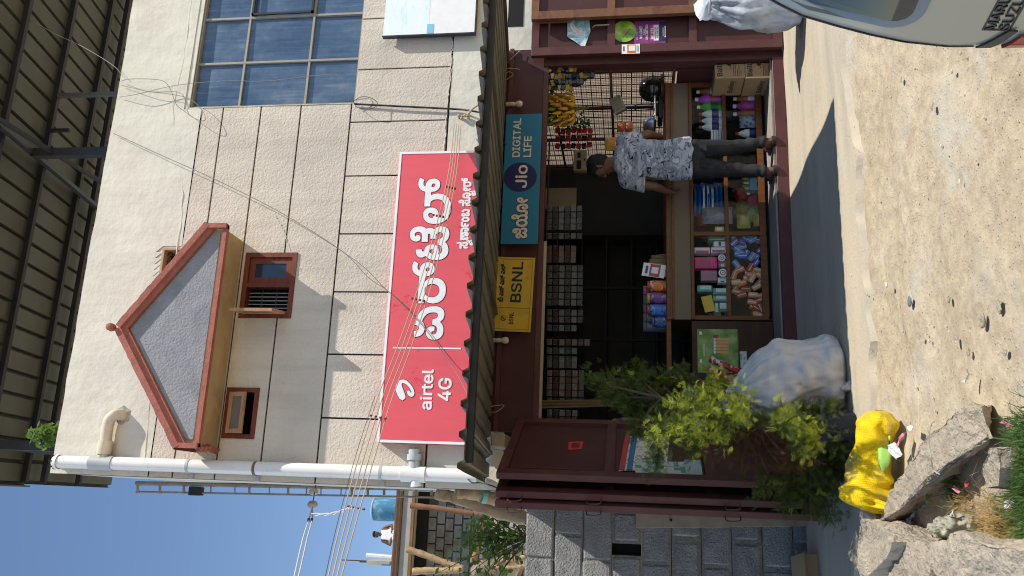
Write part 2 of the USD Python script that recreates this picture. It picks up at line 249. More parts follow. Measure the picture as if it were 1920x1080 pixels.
KAN = {'a':[[[2530,207,2555,180,2586,163,2625,155,2678,157,2738,175,2759,191,2789,232,2805,283,2965,283,2990,214,3020,177,3042,164,3067,157,3119,156,3138,161,3166,179,3183,207,3189,241,3182,281,3160,314,3117,342,2987,341,2987,473,3121,478,3141,495,3145,512,3141,529,3133,538,2893,533,2893,687,3085,689,3158,707,3186,729,3199,754,3205,793,3199,826,3182,853,3155,872,3117,878,3065,867,3053,860,3081,845,3097,823,3102,795,3097,766,3080,743,3051,728,2987,725,2949,740,2922,770,2908,809,2908,854,2931,914,2962,949,3005,976,3061,994,3128,1000,3201,992,3261,970,3309,934,3328,912,3356,860,3371,767,3367,715,3354,671,3332,632,3296,593,3319,540,3322,484,3310,440,3276,396,3306,370,3337,331,3356,287,3365,244,3363,174,3351,132,3332,94,3306,61,3271,34,3230,15,3180,4,3097,1,3021,14,2973,33,2928,61,2886,99,2839,58,2766,21,2683,3,2590,1,2533,11,2481,30,2437,59,2400,98,2371,144,2351,200,2340,300,2348,386,2373,460,2415,521,2468,564,2449,586,2426,629,2418,672,2423,709,2452,759,2489,786,2575,815,2657,822,2671,675,2615,663,2602,650,2599,624,2612,603,2676,599,2722,584,2777,543,2811,478,2817,421,2812,374,2796,331,2768,294,2703,255,2607,241,2560,244,2512,257],[2585,365,2623,370,2658,391,2667,412,2668,437,2661,455,2648,468,2614,475,2588,470,2563,457,2541,433,2517,375]],[[1055,687,1866,687,1887,742,1929,802,1986,844,2055,870,2134,878,2190,876,2259,862,2312,842,2236,728,2166,749,2103,747,2056,727,2021,687,2104,680,2154,667,2217,629,2251,585,2270,532,2271,448,2260,412,2243,381,2219,356,2189,337,2118,315,2027,316,1983,328,1945,348,1912,376,1885,411,1866,454,1853,533,1697,533,1749,488,1786,432,1806,365,1810,312,1799,222,1785,182,1742,113,1712,84,1638,38,1593,21,1490,2,1432,0,1325,9,1277,20,1193,56,1158,80,1102,142,1081,179,1058,264,1055,312,1065,392,1083,440,1127,501,1168,533,1055,533],[2009,477,2026,449,2039,441,2083,434,2115,451,2123,486,2115,508,2090,525,2055,533,2000,533],[1466,160,1544,184,1598,232,1620,273,1631,320,1626,399,1595,465,1541,510,1464,532,1374,527,1303,495,1256,441,1234,371,1236,303,1246,266,1263,234,1287,207,1316,186,1390,161]],[[3685,226,3744,189,3781,175,3867,159,3963,159,4077,181,4135,210,4176,250,4201,299,4210,358,4200,436,4187,468,4170,495,4130,533,3990,533,3990,687,4453,687,4474,742,4516,802,4543,825,4606,859,4680,876,4750,878,4825,868,4899,842,4823,728,4753,749,4690,747,4643,727,4608,687,4691,680,4741,667,4804,629,4838,585,4857,532,4858,448,4847,412,4830,381,4806,356,4743,323,4705,315,4614,316,4570,328,4532,348,4499,376,4472,411,4454,454,4440,533,4338,533,4375,452,4387,361,4376,266,4340,180,4313,141,4239,75,4135,27,4071,12,3918,0,3777,13,3659,51,3566,111,3528,148,3498,190,3456,285,3446,338,3445,440,3464,523,3481,559,3526,619,3586,664,3621,680,3699,698,3773,699,3830,687,3896,647,3926,608,3944,560,3949,476,3936,426,3911,382,3874,346,3824,321,3762,309,3677,310,3621,326,3644,274],[3664,438,3729,442,3775,468,3789,508,3785,535,3772,554,3741,569,3713,569,3685,560,3658,543,3628,497,3616,453],[4596,477,4613,449,4626,441,4670,434,4702,451,4710,486,4702,508,4677,525,4642,533,4587,533]],[[426,32,377,14,320,4,217,2,150,16,121,28,70,62,32,107,18,134,2,194,7,282,42,352,103,400,155,419,214,425,289,416,343,390,375,348,386,292,371,225,368,218,246,228,250,255,244,278,226,291,197,293,168,278,152,248,159,200,184,175,254,156,321,157,351,164,376,175,411,209,431,255,435,283,594,283,606,225,629,185,662,162,700,155,748,163,764,174,784,208,793,250,793,305,770,385,741,428,683,479,611,516,529,544,499,514,469,496,402,472,306,465,241,475,199,490,142,528,110,565,79,642,71,709,247,725,255,664,273,627,299,608,330,602,364,608,392,628,412,665,428,725,573,700,635,683,741,639,825,585,887,522,930,454,965,346,970,225,964,183,939,113,921,85,878,41,852,26,795,7,733,0,678,4,630,16,587,35,515,96,471,58]]],'b':[[[310,47,294,88,299,154,320,185,371,209,439,201,459,182,469,156,462,107,403,111,401,138,376,139,367,104,388,79,423,73,462,81,481,100,489,124,566,124,579,93,601,77,635,74,660,84,671,107,666,146,622,188,606,196,483,196,483,270,652,277,662,291,661,318,630,374,705,407,735,355,749,287,739,243,700,210,738,166,753,123,745,60,721,27,682,7,616,1,567,13,528,43,473,8,414,0,362,8]],[[318,328,258,374,185,460,152,470,132,459,122,430,128,396,157,341,50,297,14,364,1,418,4,473,18,508,54,548,88,566,185,574,225,561,265,535,368,427,402,415,437,419,463,443,471,499,455,561,427,609,537,654,572,592,594,502,592,440,569,376,522,332,454,310,371,311]],[[789,556,781,590,787,623,818,659,853,677,779,677,779,783,1687,783,1808,765,1858,743,1899,711,1949,632,1965,526,1951,433,1926,385,1890,347,1844,322,1789,309,1683,318,1628,348,1594,396,1582,458,1596,521,1622,555,1661,575,1713,578,1744,568,1774,526,1767,477,1733,453,1697,455,1674,469,1678,448,1711,413,1744,408,1787,415,1818,439,1841,491,1841,561,1819,617,1775,655,1714,672,1424,677,1479,645,1524,585,1540,498,1527,426,1487,365,1443,334,1383,314,1269,309,1207,328,1164,363,1143,411,1150,489,1177,525,1218,548,1270,555,1317,550,1353,533,1376,507,1383,473,1374,429,1292,431,1291,458,1267,468,1240,452,1242,425,1262,407,1290,402,1376,415,1412,457,1419,505,1411,555,1387,591,1349,615,1276,622,1223,604,1181,554,1068,554,1046,593,1021,612,987,622,939,620,909,602,908,572,932,554,1005,552,1005,466,919,462,902,447,903,424,926,407,964,406,1040,433,1095,352,1021,319,935,307,834,324,786,372,776,413,784,451,806,483,847,508,811,527],[1058,677,1126,636,1196,677]],[[2555,365,2508,435,2492,529,2507,619,2551,690,2623,737,2722,753,2823,736,2894,688,2937,617,2951,529,2936,438,2890,368,2817,323,2718,307,2627,322],[2720,412,2768,420,2802,446,2821,484,2828,531,2821,581,2800,619,2767,643,2723,651,2674,642,2641,617,2622,579,2615,532,2622,483,2643,444,2676,420]],[[2030,602,2019,661,2029,706,2057,742,2100,767,2195,782,2484,783,2484,677,2199,676,2170,672,2149,655,2148,624,2172,605,2339,600,2339,496,2192,495,2166,487,2153,472,2153,447,2165,433,2227,423,2227,317,2120,327,2079,344,2047,372,2028,411,2026,467,2048,514,2086,546]],[[247,571,239,618,266,658,318,667,359,641,369,593,342,553,289,545]],[[431,786,468,803,477,835,465,880,431,927,524,982,580,893,595,812,577,741,531,700,426,677,1,677,1,783]],[[5070,93,5097,76,5135,74,5168,90,5184,124,5261,124,5273,95,5295,77,5329,74,5354,85,5366,119,5351,156,5330,169,5259,169,5259,242,5316,244,5338,253,5347,307,5319,380,5400,403,5425,341,5434,280,5425,229,5407,201,5441,157,5448,113,5440,62,5415,27,5360,3,5303,1,5266,10,5223,43,5173,11,5109,0,5071,4,5026,27,5005,52,4986,99,4983,159,4992,199,5010,231,5048,264,5098,279,5137,279,5171,267,5196,244,5208,214,5203,168,5185,142,5154,124,5109,118,5060,125],[5117,176,5138,198,5120,217,5084,206,5065,180]],[[4313,328,4253,374,4180,460,4147,470,4127,459,4117,430,4123,396,4152,341,4045,297,4009,364,3996,418,3999,473,4013,508,4049,548,4083,566,4180,574,4220,561,4259,535,4363,427,4397,415,4432,419,4458,443,4466,499,4449,561,4422,609,4532,654,4582,547,4588,450,4638,420,4705,418,4724,429,4739,459,4737,617,4767,697,4830,754,4888,779,4956,791,5065,787,5125,771,5176,745,5233,692,5277,602,5285,492,5262,408,5212,347,5140,314,5081,307,5006,318,4950,348,4916,396,4905,458,4912,507,4945,555,4984,575,5035,578,5066,568,5097,526,5094,487,5076,461,5035,452,4997,469,5022,419,5068,408,5109,415,5139,439,5159,475,5164,547,5136,624,5108,653,5071,675,4997,687,4926,675,4876,636,4859,586,4856,403,4840,366,4798,329,4742,311,4663,309,4602,324,4547,356,4517,332,4449,310,4366,311]],[[6315,646,6340,607,6354,560,6349,461,6310,385,6238,333,6136,309,6057,309,5988,321,5905,363,5852,431,5836,490,5841,579,5872,641,5913,677,5834,677,5834,783,6396,783,6440,863,6502,902,6602,915,6705,890,6652,812,6604,826,6560,824,6527,811,6503,783,6561,778,6611,762,6648,733,6668,701,6678,646,6669,593,6620,541,6542,523,6477,534,6450,548,6409,592,6387,677,6278,677],[6507,619,6539,608,6564,615,6573,632,6568,659,6540,674,6489,677],[6096,417,6157,427,6200,455,6225,496,6234,546,6224,600,6197,641,6154,668,6096,677,6037,667,5993,639,5966,597,5957,546,5966,491,5995,451,6039,425]],[[5599,461,5680,411,5617,307,5516,376,5462,442,5431,521,5425,581,5432,643,5465,717,5522,767,5599,791,5675,788,5729,765,5765,726,5782,674,5778,616,5742,556,5693,529,5626,520,5552,531],[5591,610,5638,618,5662,641,5666,669,5649,696,5604,699,5561,667,5546,621]],[[3283,326,3213,309,3127,312,3072,335,3037,373,3019,435,3038,514,3088,565,3195,638,3208,674,3184,697,3133,693,3115,669,3126,619,3024,582,2999,661,3008,720,3054,768,3114,789,3223,788,3281,765,3306,742,3325,701,3328,658,3317,617,3278,569,3154,481,3143,460,3146,435,3174,417,3239,420,3279,452,3295,503,3406,503,3415,463,3434,435,3474,416,3508,416,3553,441,3570,472,3576,513,3565,573,3536,621,3491,659,3435,690,3500,794,3602,727,3673,633,3692,576,3699,511,3693,454,3677,404,3633,346,3566,314,3509,307,3434,317,3389,339,3350,375]],[[4242,571,4234,618,4261,658,4313,667,4354,641,4363,593,4337,553,4284,545]],[[4422,789,4457,807,4473,843,4465,889,4440,911,4400,915,4369,903,4395,885,4403,858,4395,829,4368,812,4309,814,4286,829,4272,853,4269,899,4285,941,4320,975,4354,991,4421,1000,4472,995,4514,979,4560,939,4585,883,4589,820,4578,772,4542,722,4484,691,4412,678,3996,677,3996,783]]],'c':[[[1806,21,1733,58,1685,94,1617,43,1576,24,1482,3,1379,2,1256,32,1167,92,1109,172,1086,234,1073,298,1071,409,1091,495,1132,571,1192,632,1229,657,1317,691,1368,700,1472,701,1557,685,1626,654,1680,612,1721,559,1751,501,1778,374,1777,293,1762,223,1820,176,1875,157,1938,157,1990,176,2026,213,2044,266,2045,327,2020,406,1970,471,1883,533,1787,533,1787,687,1908,688,1981,696,2032,721,2054,763,2056,810,2045,840,2007,872,1970,878,1933,873,1905,860,1934,845,1954,810,1949,766,1932,743,1904,728,1864,724,1819,731,1786,753,1761,809,1760,854,1773,895,1815,949,1884,987,1981,1000,2085,983,2139,953,2196,887,2222,800,2223,740,2214,692,2171,614,2145,591,2092,562,2166,484,2203,416,2222,336,2217,215,2273,172,2324,157,2374,156,2409,167,2432,188,2445,238,2440,446,2463,527,2484,563,2539,622,2575,645,2659,680,2757,698,2864,698,2959,683,3039,652,3105,610,3156,556,3195,494,3220,425,3232,353,3232,267,3225,223,3197,145,3177,112,3126,58,3060,21,3022,9,2937,0,2828,15,2748,59,2699,128,2682,218,2693,288,2712,327,2740,357,2796,387,2870,390,2915,377,2945,350,2959,315,2956,260,2929,222,2900,210,2871,209,2836,218,2815,233,2828,189,2851,161,2917,145,2977,156,3021,190,3049,243,3057,346,3043,405,3017,457,2976,499,2922,530,2815,548,2713,530,2672,508,2641,474,2617,403,2620,205,2612,138,2588,85,2529,32,2447,5,2334,3,2245,25,2152,81,2089,33,2004,5,1890,2],[1451,160,1498,170,1537,190,1580,239,1600,312,1597,397,1570,469,1522,521,1451,546,1373,543,1312,517,1269,467,1247,391,1252,304,1280,234,1330,184,1374,165]],[[435,40,386,18,336,6,219,2,130,26,69,74,44,116,32,161,35,235,48,278,71,317,107,354,283,478,298,499,303,529,293,550,268,563,221,565,194,557,169,522,171,487,184,451,37,397,10,458,1,510,2,552,14,596,58,651,105,678,167,695,287,699,357,686,408,660,444,627,463,594,495,562,569,516,655,501,727,511,754,526,775,549,789,584,793,624,747,601,687,589,606,593,557,607,518,629,480,678,468,718,470,775,499,833,524,857,591,891,677,903,786,883,868,826,906,772,930,707,938,633,929,548,919,513,885,454,863,431,809,396,707,371,630,370,564,380,509,399,453,433,381,360,225,251,209,220,210,196,220,176,240,162,320,157,370,175,390,190,417,231,429,283,588,283,602,225,613,203,645,172,688,157,759,160,790,178,814,221,810,290,787,335,943,404,975,345,991,275,992,192,977,132,946,82,901,43,806,7,724,0,645,9,579,35,507,98],[725,780,680,792,636,781,618,757,622,724,644,706,674,699,739,712,769,734]],[[3545,241,3609,189,3681,150,3590,0,3512,46,3444,99,3388,160,3347,230,3322,309,3313,396,3315,442,3334,524,3350,560,3394,620,3421,644,3487,680,3607,700,3702,686,3772,644,3815,581,3829,501,3814,420,3770,359,3699,320,3603,307,3497,324,3513,285],[3536,438,3600,442,3646,469,3661,509,3657,535,3644,554,3614,569,3586,569,3542,554,3518,533,3500,504,3487,453]]],'d':[[[3025,26,2931,74,2783,236,2747,252,2706,234,2692,192,2700,144,2742,63,2587,0,2536,96,2517,175,2522,255,2541,305,2593,364,2643,389,2705,403,2783,401,2841,382,2898,344,3048,188,3097,170,3148,176,3185,211,3197,292,3173,383,3133,452,3292,516,3344,426,3375,297,3372,206,3338,114,3308,78,3225,31,3112,15]],[[1917,59,1788,18,1650,22,1587,43,1536,77,1498,122,1474,178,1468,271,1494,346,1570,416,1651,439,1756,432,1810,405,1843,363,1853,308,1835,233,1713,243,1706,299,1675,309,1644,300,1622,275,1620,231,1636,202,1670,181,1753,170,1844,190,1879,224,1902,298,2062,298,2084,218,2113,187,2148,172,2214,178,2251,221,2263,286,2242,387,2206,442,2153,488,2001,551,1740,580,1753,741,2014,717,2208,653,2341,554,2385,494,2427,394,2441,284,2433,201,2410,133,2351,61,2268,22,2146,19,2055,50,1983,111]],[[4696,59,4567,18,4429,22,4366,43,4315,77,4277,122,4253,178,4247,271,4273,346,4349,416,4430,439,4535,432,4589,405,4622,363,4632,308,4614,233,4492,243,4485,299,4454,309,4423,300,4401,275,4399,231,4415,202,4449,181,4532,170,4623,190,4658,224,4681,298,4841,298,4863,218,4892,187,4927,172,4993,178,5030,221,5042,286,5021,387,4985,442,4932,488,4780,551,4519,580,4532,741,4793,717,4987,653,5120,554,5164,494,5206,394,5220,284,5212,201,5189,133,5130,61,5047,22,4925,19,4834,50,4762,111]],[[2898,371,2873,396,2860,446,2886,511,2955,537,3024,511,3050,446,3024,382,2976,358]],[[131,41,87,71,45,131,31,199,40,273,58,313,107,369,284,494,304,545,293,566,269,579,195,573,170,538,184,466,37,413,1,526,6,591,26,632,80,682,135,704,288,715,357,702,409,677,467,605,479,545,462,463,404,393,225,266,209,223,229,183,291,170,371,190,406,224,430,298,590,298,602,240,650,187,717,170,772,180,816,214,838,256,856,400,836,568,778,725,676,656,595,643,530,650,458,678,417,713,391,760,382,817,398,892,417,923,516,987,608,1000,704,989,827,929,894,865,950,784,1009,637,1031,524,1038,403,1029,276,1002,177,959,103,899,53,778,17,625,30,561,62,507,112,436,54,362,26,219,16],[612,869,572,862,550,841,551,797,575,777,648,777,693,825,696,834,658,859]],[[3432,703,3496,818,3586,876,3730,894,3805,885,3879,858,3803,745,3733,765,3670,763,3622,743,3588,703,3721,684,3809,617,3833,567,3841,505,3827,428,3810,397,3756,352,3685,330,3550,343,3478,391,3452,427,3419,549,2516,549,2516,703],[3576,492,3605,456,3650,450,3682,467,3690,502,3681,524,3657,541,3567,549]],[[5779,34,5689,92,5562,236,5526,252,5485,234,5471,192,5479,144,5521,63,5366,0,5306,124,5296,227,5334,327,5396,378,5484,403,5610,389,5691,337,5818,196,5877,170,5928,177,5955,198,5975,256,5975,309,5962,363,5919,438,5853,501,5766,549,5295,549,5295,703,6211,703,6232,759,6275,818,6365,876,6509,894,6584,885,6658,858,6582,745,6512,765,6449,763,6401,743,6367,703,6500,684,6563,645,6597,601,6617,548,6617,464,6589,397,6565,372,6464,330,6329,343,6257,391,6231,427,6198,549,6012,549,6093,470,6143,365,6155,275,6138,161,6087,79,6004,31,5891,15],[6355,492,6384,456,6429,450,6461,467,6469,502,6460,524,6436,541,6346,549]],[[8320,241,8416,190,8503,174,8599,174,8714,196,8771,225,8813,265,8838,315,8846,374,8824,484,8767,549,8626,549,8626,703,9090,703,9111,759,9154,818,9244,876,9388,894,9463,885,9537,858,9462,745,9391,765,9328,763,9280,743,9246,703,9379,684,9442,645,9477,601,9496,548,9496,464,9468,397,9444,372,9343,330,9208,343,9136,391,9110,427,9077,549,8975,549,9012,468,9024,376,9013,281,8977,195,8875,90,8771,42,8707,27,8554,15,8412,27,8294,65,8163,163,8091,301,8079,456,8115,575,8161,636,8222,680,8334,714,8465,703,8532,663,8580,576,8585,492,8572,441,8510,362,8398,324,8312,326,8256,341,8279,289],[8299,454,8365,458,8410,484,8425,524,8408,570,8349,585,8294,559,8263,513,8251,468],[9234,492,9264,456,9308,450,9340,467,9348,502,9339,524,9315,541,9225,549]],[[7475,59,7346,18,7208,22,7145,43,7094,77,7056,122,7032,178,7026,271,7052,346,7128,416,7209,439,7314,432,7368,405,7401,363,7411,308,7393,233,7271,243,7264,299,7233,309,7202,300,7180,275,7178,231,7194,202,7228,181,7311,170,7402,190,7437,224,7460,298,7620,298,7642,218,7671,187,7706,172,7772,178,7809,221,7821,286,7800,387,7764,442,7711,488,7559,551,7298,580,7311,741,7572,717,7766,653,7899,554,7943,494,7985,394,7999,284,7991,201,7968,133,7909,61,7826,22,7704,19,7613,50,7541,111]]]}
def kan(key, x, z, h, grow=0.0):
    """the shaped Kannada words as a polygon, lower left corner at (x, z), h high"""
    g = union_all([Polygon(np.array(q[0]).reshape(-1, 2), [np.array(r).reshape(-1, 2) for r in q[1:]]).buffer(0) for q in KAN[key]])
    g = affinity.affine_transform(g, [h/1000., 0, 0, h/1000., x, z])
    return g.buffer(grow) if grow else g
# ================================================================== materials used widely
PLASTER = mat('cream_plaster', (.61, .535, .445), .9, .1, 2.2, fine=.75, fs=46, dist=.011, col2=(.52, .455, .38), s2=1.3, cut=(.50, .72), streak=.13)
SMOOTHW = mat('cream_render', (.66, .62, .52), .9, .08, 1.7, fine=.5, fs=11, dist=.015, col2=(.57, .52, .43), s2=1.6, cut=(.50, .72), streak=.10)
GROOVE = flat('groove_paint', (.035, .03, .035), .9)
MAROON = mat('maroon_steel', (.082, .026, .026), .5, .25, 4, fine=.1, fs=30, col2=(.10, .045, .032), s2=5, cut=(.55, .72))
MAROON2 = mat('maroon_sheet', (.062, .018, .018), .55, .2, 3, fine=.15, fs=14, col2=(.085, .035, .028), s2=3, cut=(.55, .8))
TRIM = mat('brick_red_trim', (.36, .115, .085), .75, .2, 7, fine=.5, fs=35, col2=(.26, .08, .06), s2=6)
GABLE = mat('blue_grey_render', (.27, .27, .29), .9, .12, 5, fine=.8, fs=45, dist=.012, col2=(.21, .21, .235), s2=3)
SOFFIT = mat('tan_soffit', (.46, .33, .17), .85, .15, 3, fine=.3, fs=20, col2=(.36, .25, .12), s2=2.5)
WOODR = wood('red_brown_wood', '6b3322', 1.0, (1, 1, 10))
WOODP = wood('pale_wood', 'a88060', 1.0, (1, 1, 10))
WOODC = wood('counter_wood', '7a4a24', .85, (9, 9, 1.2), .45)
WOODD = wood('dark_wood', '4a2c18', .7, (1, 1, 9), .5)
DARK = flat('dark_void', (.012, .011, .011), .9)
STEELD = mat('dark_steel', (.03, .03, .036), .5, .25, 5)
PVCW = mat('white_pvc', (.72, .70, .67), .4, .06, 3, col2=(.50, .46, .40), s2=4, cut=(.58, .8))
PVCG = mat('grey_pvc', (.40, .41, .42), .45, .1, 5)
PVCC = mat('cream_pvc', (.58, .49, .36), .6, .12, 6, col2=(.42, .34, .24), s2=9, cut=(.5, .75))
WHITE = flat('white_paint', (.78, .77, .75), .5)
WHITEG = flat('white_gloss', (.80, .79, .77), .3)
BLACK = flat('black_paint', (.015, .015, .016), .4)
SHEET = mat('corrugated_sheet', (.15, .138, .105), .55, .18, 3, col2=(.09, .078, .06), s2=3)
BLUEGLASS = usdkit.material(stage, '/World/Looks/dusty_blue_glass', {
    'g': ('texture_coordinate', {}), 'mp': ('mapping', {'scale': (1.5, 1.5, 22.0)}), 'mp2': ('mapping', {'scale': (22.0, 1.5, 1.5)}),
    'n': ('noise_texture', {'scale': 1.2, 'detail': 5.0, 'roughness': .7}), 'n2': ('noise_texture', {'scale': 1.8, 'detail': 6.0, 'roughness': .65}),
    'r': ('rgb_ramp', {'ramp': [(.33, (.022, .048, .10)), (.55, (.075, .12, .185)), (.78, (.26, .30, .31))]}), 'ad': ('math', {'math_type': 'multiply_add', 'value2': .5}),
    'h': ('math', {'math_type': 'multiply', 'value2': .5}),
    'rr': ('rgb_ramp', {'ramp': [(.3, (.08, .08, .08)), (.75, (.45, .45, .45))]}), 'p': ('principled_bsdf', {'specular_ior_level': .7})},
    [('g.object', 'mp2.vector'), ('mp2.vector', 'n.vector'), ('g.object', 'n2.vector'), ('n2.fac', 'h.value1'), ('n.fac', 'ad.value1'), ('h.value', 'ad.value3'),
     ('ad.value', 'r.fac'), ('r.color', 'p.base_color'), ('n2.fac', 'rr.fac'), ('rr.color', 'p.roughness')], surface='p.BSDF')
CLEAR = pane('clear_glass', (.95, .97, .96), 1.22)
WY = 0.10                      # the plastered wall's face

# ================================================================== ground
def build_ground():
    xs = np.unique(np.concatenate([np.linspace(-900, -30, 12), np.linspace(-30, -3, 16), np.arange(-3, 5.2, .035), np.linspace(5.2, 30, 18), np.linspace(30, 900, 12)]))
    ys = np.unique(np.concatenate([np.linspace(-900, -40, 10), np.linspace(-40, -8, 14), np.arange(-8, -1.6, .035), np.linspace(-1.6, 6, 16), np.linspace(6, 40, 14), np.linspace(40, 900, 10)]))
    X, Y = np.meshgrid(xs, ys, indexing='ij'); P = np.stack([X, Y, 0*X], -1)
    a = meshkit.fbm(P*[1.1, 1.1, 1], 4, 3)-.5; b = meshkit.fbm(P*[7, 7, 1], 4, 5)-.5; c = meshkit.noise(P*[26, 26, 1], 8)-.5
    near = np.clip((6-np.hypot(X-1, Y+4))/3, 0, 1)
    ruts = .012*np.sin((Y+.12*X)*9)*np.exp(-((Y+2.5)/.7)**2)
    Z = -.035+near*(.07*a+.024*b+.007*c)+ruts*near
    Z = np.where(Y > -2.1, np.minimum(Z, -.03), Z)
    P[..., 2] = Z
    return P
DIRT = usdkit.material(stage, '/World/Looks/dry_dirt', {
    'g': ('geometry', {}), 'n1': ('noise_texture', {'scale': .9, 'detail': 8.0, 'roughness': .68, 'distortion': .5}), 'n2': ('noise_texture', {'scale': 14.0, 'detail': 6.0, 'roughness': .7}),
    'n3': ('noise_texture', {'scale': 1.9, 'detail': 5.0, 'roughness': .6}), 'v': ('voronoi_texture', {'scale': 34.0, 'randomness': 1.0}),
    'r1': ('rgb_ramp', {'ramp': [(.3, (.41, .335, .235)), (.5, (.47, .392, .28)), (.7, (.53, .458, .345))]}), 'r2': ('rgb_ramp', {'ramp': [(.3, (.72, .70, .68)), (.7, (1.12, 1.1, 1.06))]}),
    'm': ('mix_color', {'blend_type': 'multiply', 'fac': 1.0, 'use_clamp_result': False}), 'r3': ('rgb_ramp', {'ramp': [(.52, (0, 0, 0)), (.7, (1, 1, 1))]}), 'm2': ('mix_color', {'b': (.46, .42, .34)}),
    'vr': ('rgb_ramp', {'ramp': [(0, (1, 1, 1)), (.22, (0, 0, 0))]}), 'sum': ('math', {'math_type': 'multiply_add', 'value2': .35}),
    'b': ('bump', {'strength': .8, 'distance': .02}), 'p': ('principled_bsdf', {'roughness': .95, 'specular_ior_level': .15})},
    [('g.position', 'n1.vector'), ('g.position', 'n2.vector'), ('g.position', 'n3.vector'), ('g.position', 'v.vector'), ('n1.fac', 'r1.fac'), ('n2.fac', 'r2.fac'), ('r1.color', 'm.a'), ('r2.color', 'm.b'),
     ('n3.fac', 'r3.fac'), ('r3.color', 'm2.fac'), ('m.result', 'm2.a'), ('m2.result', 'p.base_color'), ('v.distance', 'vr.fac'), ('vr.color', 'sum.value1'), ('n2.fac', 'sum.value3'), ('sum.value', 'b.height'), ('b.normal', 'p.normal')], surface='p.BSDF')
struct('ground', MB().grid(build_ground()), DIRT, smooth=True)

CONC = usdkit.material(stage, '/World/Looks/worn_concrete', {
    'g': ('geometry', {}), 'mp': ('mapping', {'scale': (.5, 3.0, 1.0), 'rotation': (0, 0, .05)}), 'n1': ('noise_texture', {'scale': 1.6, 'detail': 6.0, 'roughness': .6}), 'n2': ('noise_texture', {'scale': 26.0, 'detail': 6.0, 'roughness': .75}),
    'n3': ('noise_texture', {'scale': 1.4, 'detail': 7.0, 'roughness': .65}),
    'r1': ('rgb_ramp', {'ramp': [(.3, (.37, .325, .25)), (.55, (.45, .395, .305)), (.72, (.50, .445, .355))]}), 'r3': ('rgb_ramp', {'ramp': [(.48, (0, 0, 0)), (.66, (1, 1, 1))]}), 'm2': ('mix_color', {'b': (.49, .405, .29)}),
    'ad': ('math', {'math_type': 'multiply_add', 'value2': .7}), 'b': ('bump', {'strength': .8, 'distance': .012}), 'p': ('principled_bsdf', {'roughness': .9, 'specular_ior_level': .2})},
    [('g.position', 'mp.vector'), ('mp.vector', 'n1.vector'), ('g.position', 'n2.vector'), ('g.position', 'n3.vector'), ('n1.fac', 'r1.fac'), ('n3.fac', 'r3.fac'), ('r3.color', 'm2.fac'), ('r1.color', 'm2.a'), ('m2.result', 'p.base_color'),
     ('n2.fac', 'ad.value1'), ('n1.fac', 'ad.value3'), ('ad.value', 'b.height'), ('b.normal', 'p.normal')], surface='p.BSDF')
def build_apron():
    xs = np.arange(-.75, 9, .06); n = 34; P = np.zeros((len(xs), n, 3))
    for i, x in enumerate(xs):
        e = -2.0-.10*math.sin(x*1.1)-.16*(meshkit.fbm(np.array([x*5, 0, 3]), 4, 7)-.5)-.35*(meshkit.fbm(np.array([x*1.4, 0, 0]), 4, 2)-.5) + (.9*max(0, .25-x))
        for j in range(n):
            t = j/(n-1); y = e*t
            z = .005*math.sin(y*7+.4*x)+.012*(meshkit.noise(np.array([x*1.5, y*1.5, 0]), 4)-.5)
            if j == n-1: z = -.11; y -= .03
            P[i, j] = (x, y, z)
    return P[:, ::-1]
struct('pavement', MB().grid(build_apron()), CONC, smooth=40)

# ================================================================== the plastered building
def wpoly(*pts): return Polygon(pts)
bld = thing('plastered_building', 'two storey cream plastered building with dark groove lines above the open shop', 'building', (0.12, WY, 0))
XL, XR, ZT = .12, 7.2, 6.57
WIN = dict(blue=(3.74, 5.43, 4.03, 5.76), right=(1.58, 2.21, 4.44, 4.95), left=(.48, .935, 4.66, 4.97), vent=(1.84, 2.265, 5.54, 5.81))
cut = union_all([sbox(a, c, b, d) for a, b, c, d in WIN.values()])
ZP = 5.62                                       # above: smooth render without grooves
body = Polygon([(XL, 2.42), (XR, 2.42), (XR, ZT), (XL, ZT)]).difference(cut)
part('wall', MB().prism(body, WY+.32, .305), GROOVE, bld)
# return walls, roof slab, back
m = MB(); m.span((XL, WY+.325, 0), (XL+.24, 2.7, ZT)); part('side_wall', m, SMOOTHW, bld)
m = MB(); m.span((XL+.24, 2.46, 0), (3.9, 2.7, ZT)); m.span((XL+.24, WY+.325, 2.66), (3.9, 2.46, 2.8)); m.span((XL+.24, WY+.325, 5.6), (3.9, 2.46, 5.75)); part('rear_wall', m, SMOOTHW, bld); part('terrace_slab', MB().span((3.9, WY+.325, 5.95), (7.2, 2.45, 6.1)), SMOOTHW, bld)  # slab over the right wing added unseen to keep sun off the mesh
G = .008                                        # half the groove's width
def panel(x0, x1, z0, z1, m_=PLASTER, name='wall_panel', fr=WY, th=.014):
    g = sbox(x0+G, z0+G, x1-G, z1-G).difference(cut)
    if g.is_empty: return
    mb = MB().prism(g, fr+th+.001, th+.001)
    part(name, mb, m_, bld)
rows = [(5.39, ZP), (4.99, 5.39), (4.575, 4.99), (4.06, 4.575)]
for z0, z1 in rows: panel(XL-G, 3.725+G, z0, z1, PLASTER)
for z0, z1 in rows: panel(3.725, XR+G, z0, z1, PLASTER)
vx = [XL-G, .685, 1.255, 1.835, 2.395, 2.975, 3.535, 4.10, 4.665, 5.24, 5.82, 6.4, XR+G]
for a, b in zip(vx[:-1], vx[1:]): panel(a, b, 3.09, 4.06)
part('wall_band', MB().prism(sbox(XL, 2.42, XR, 3.079), WY+.012, .012), SMOOTHW, bld)
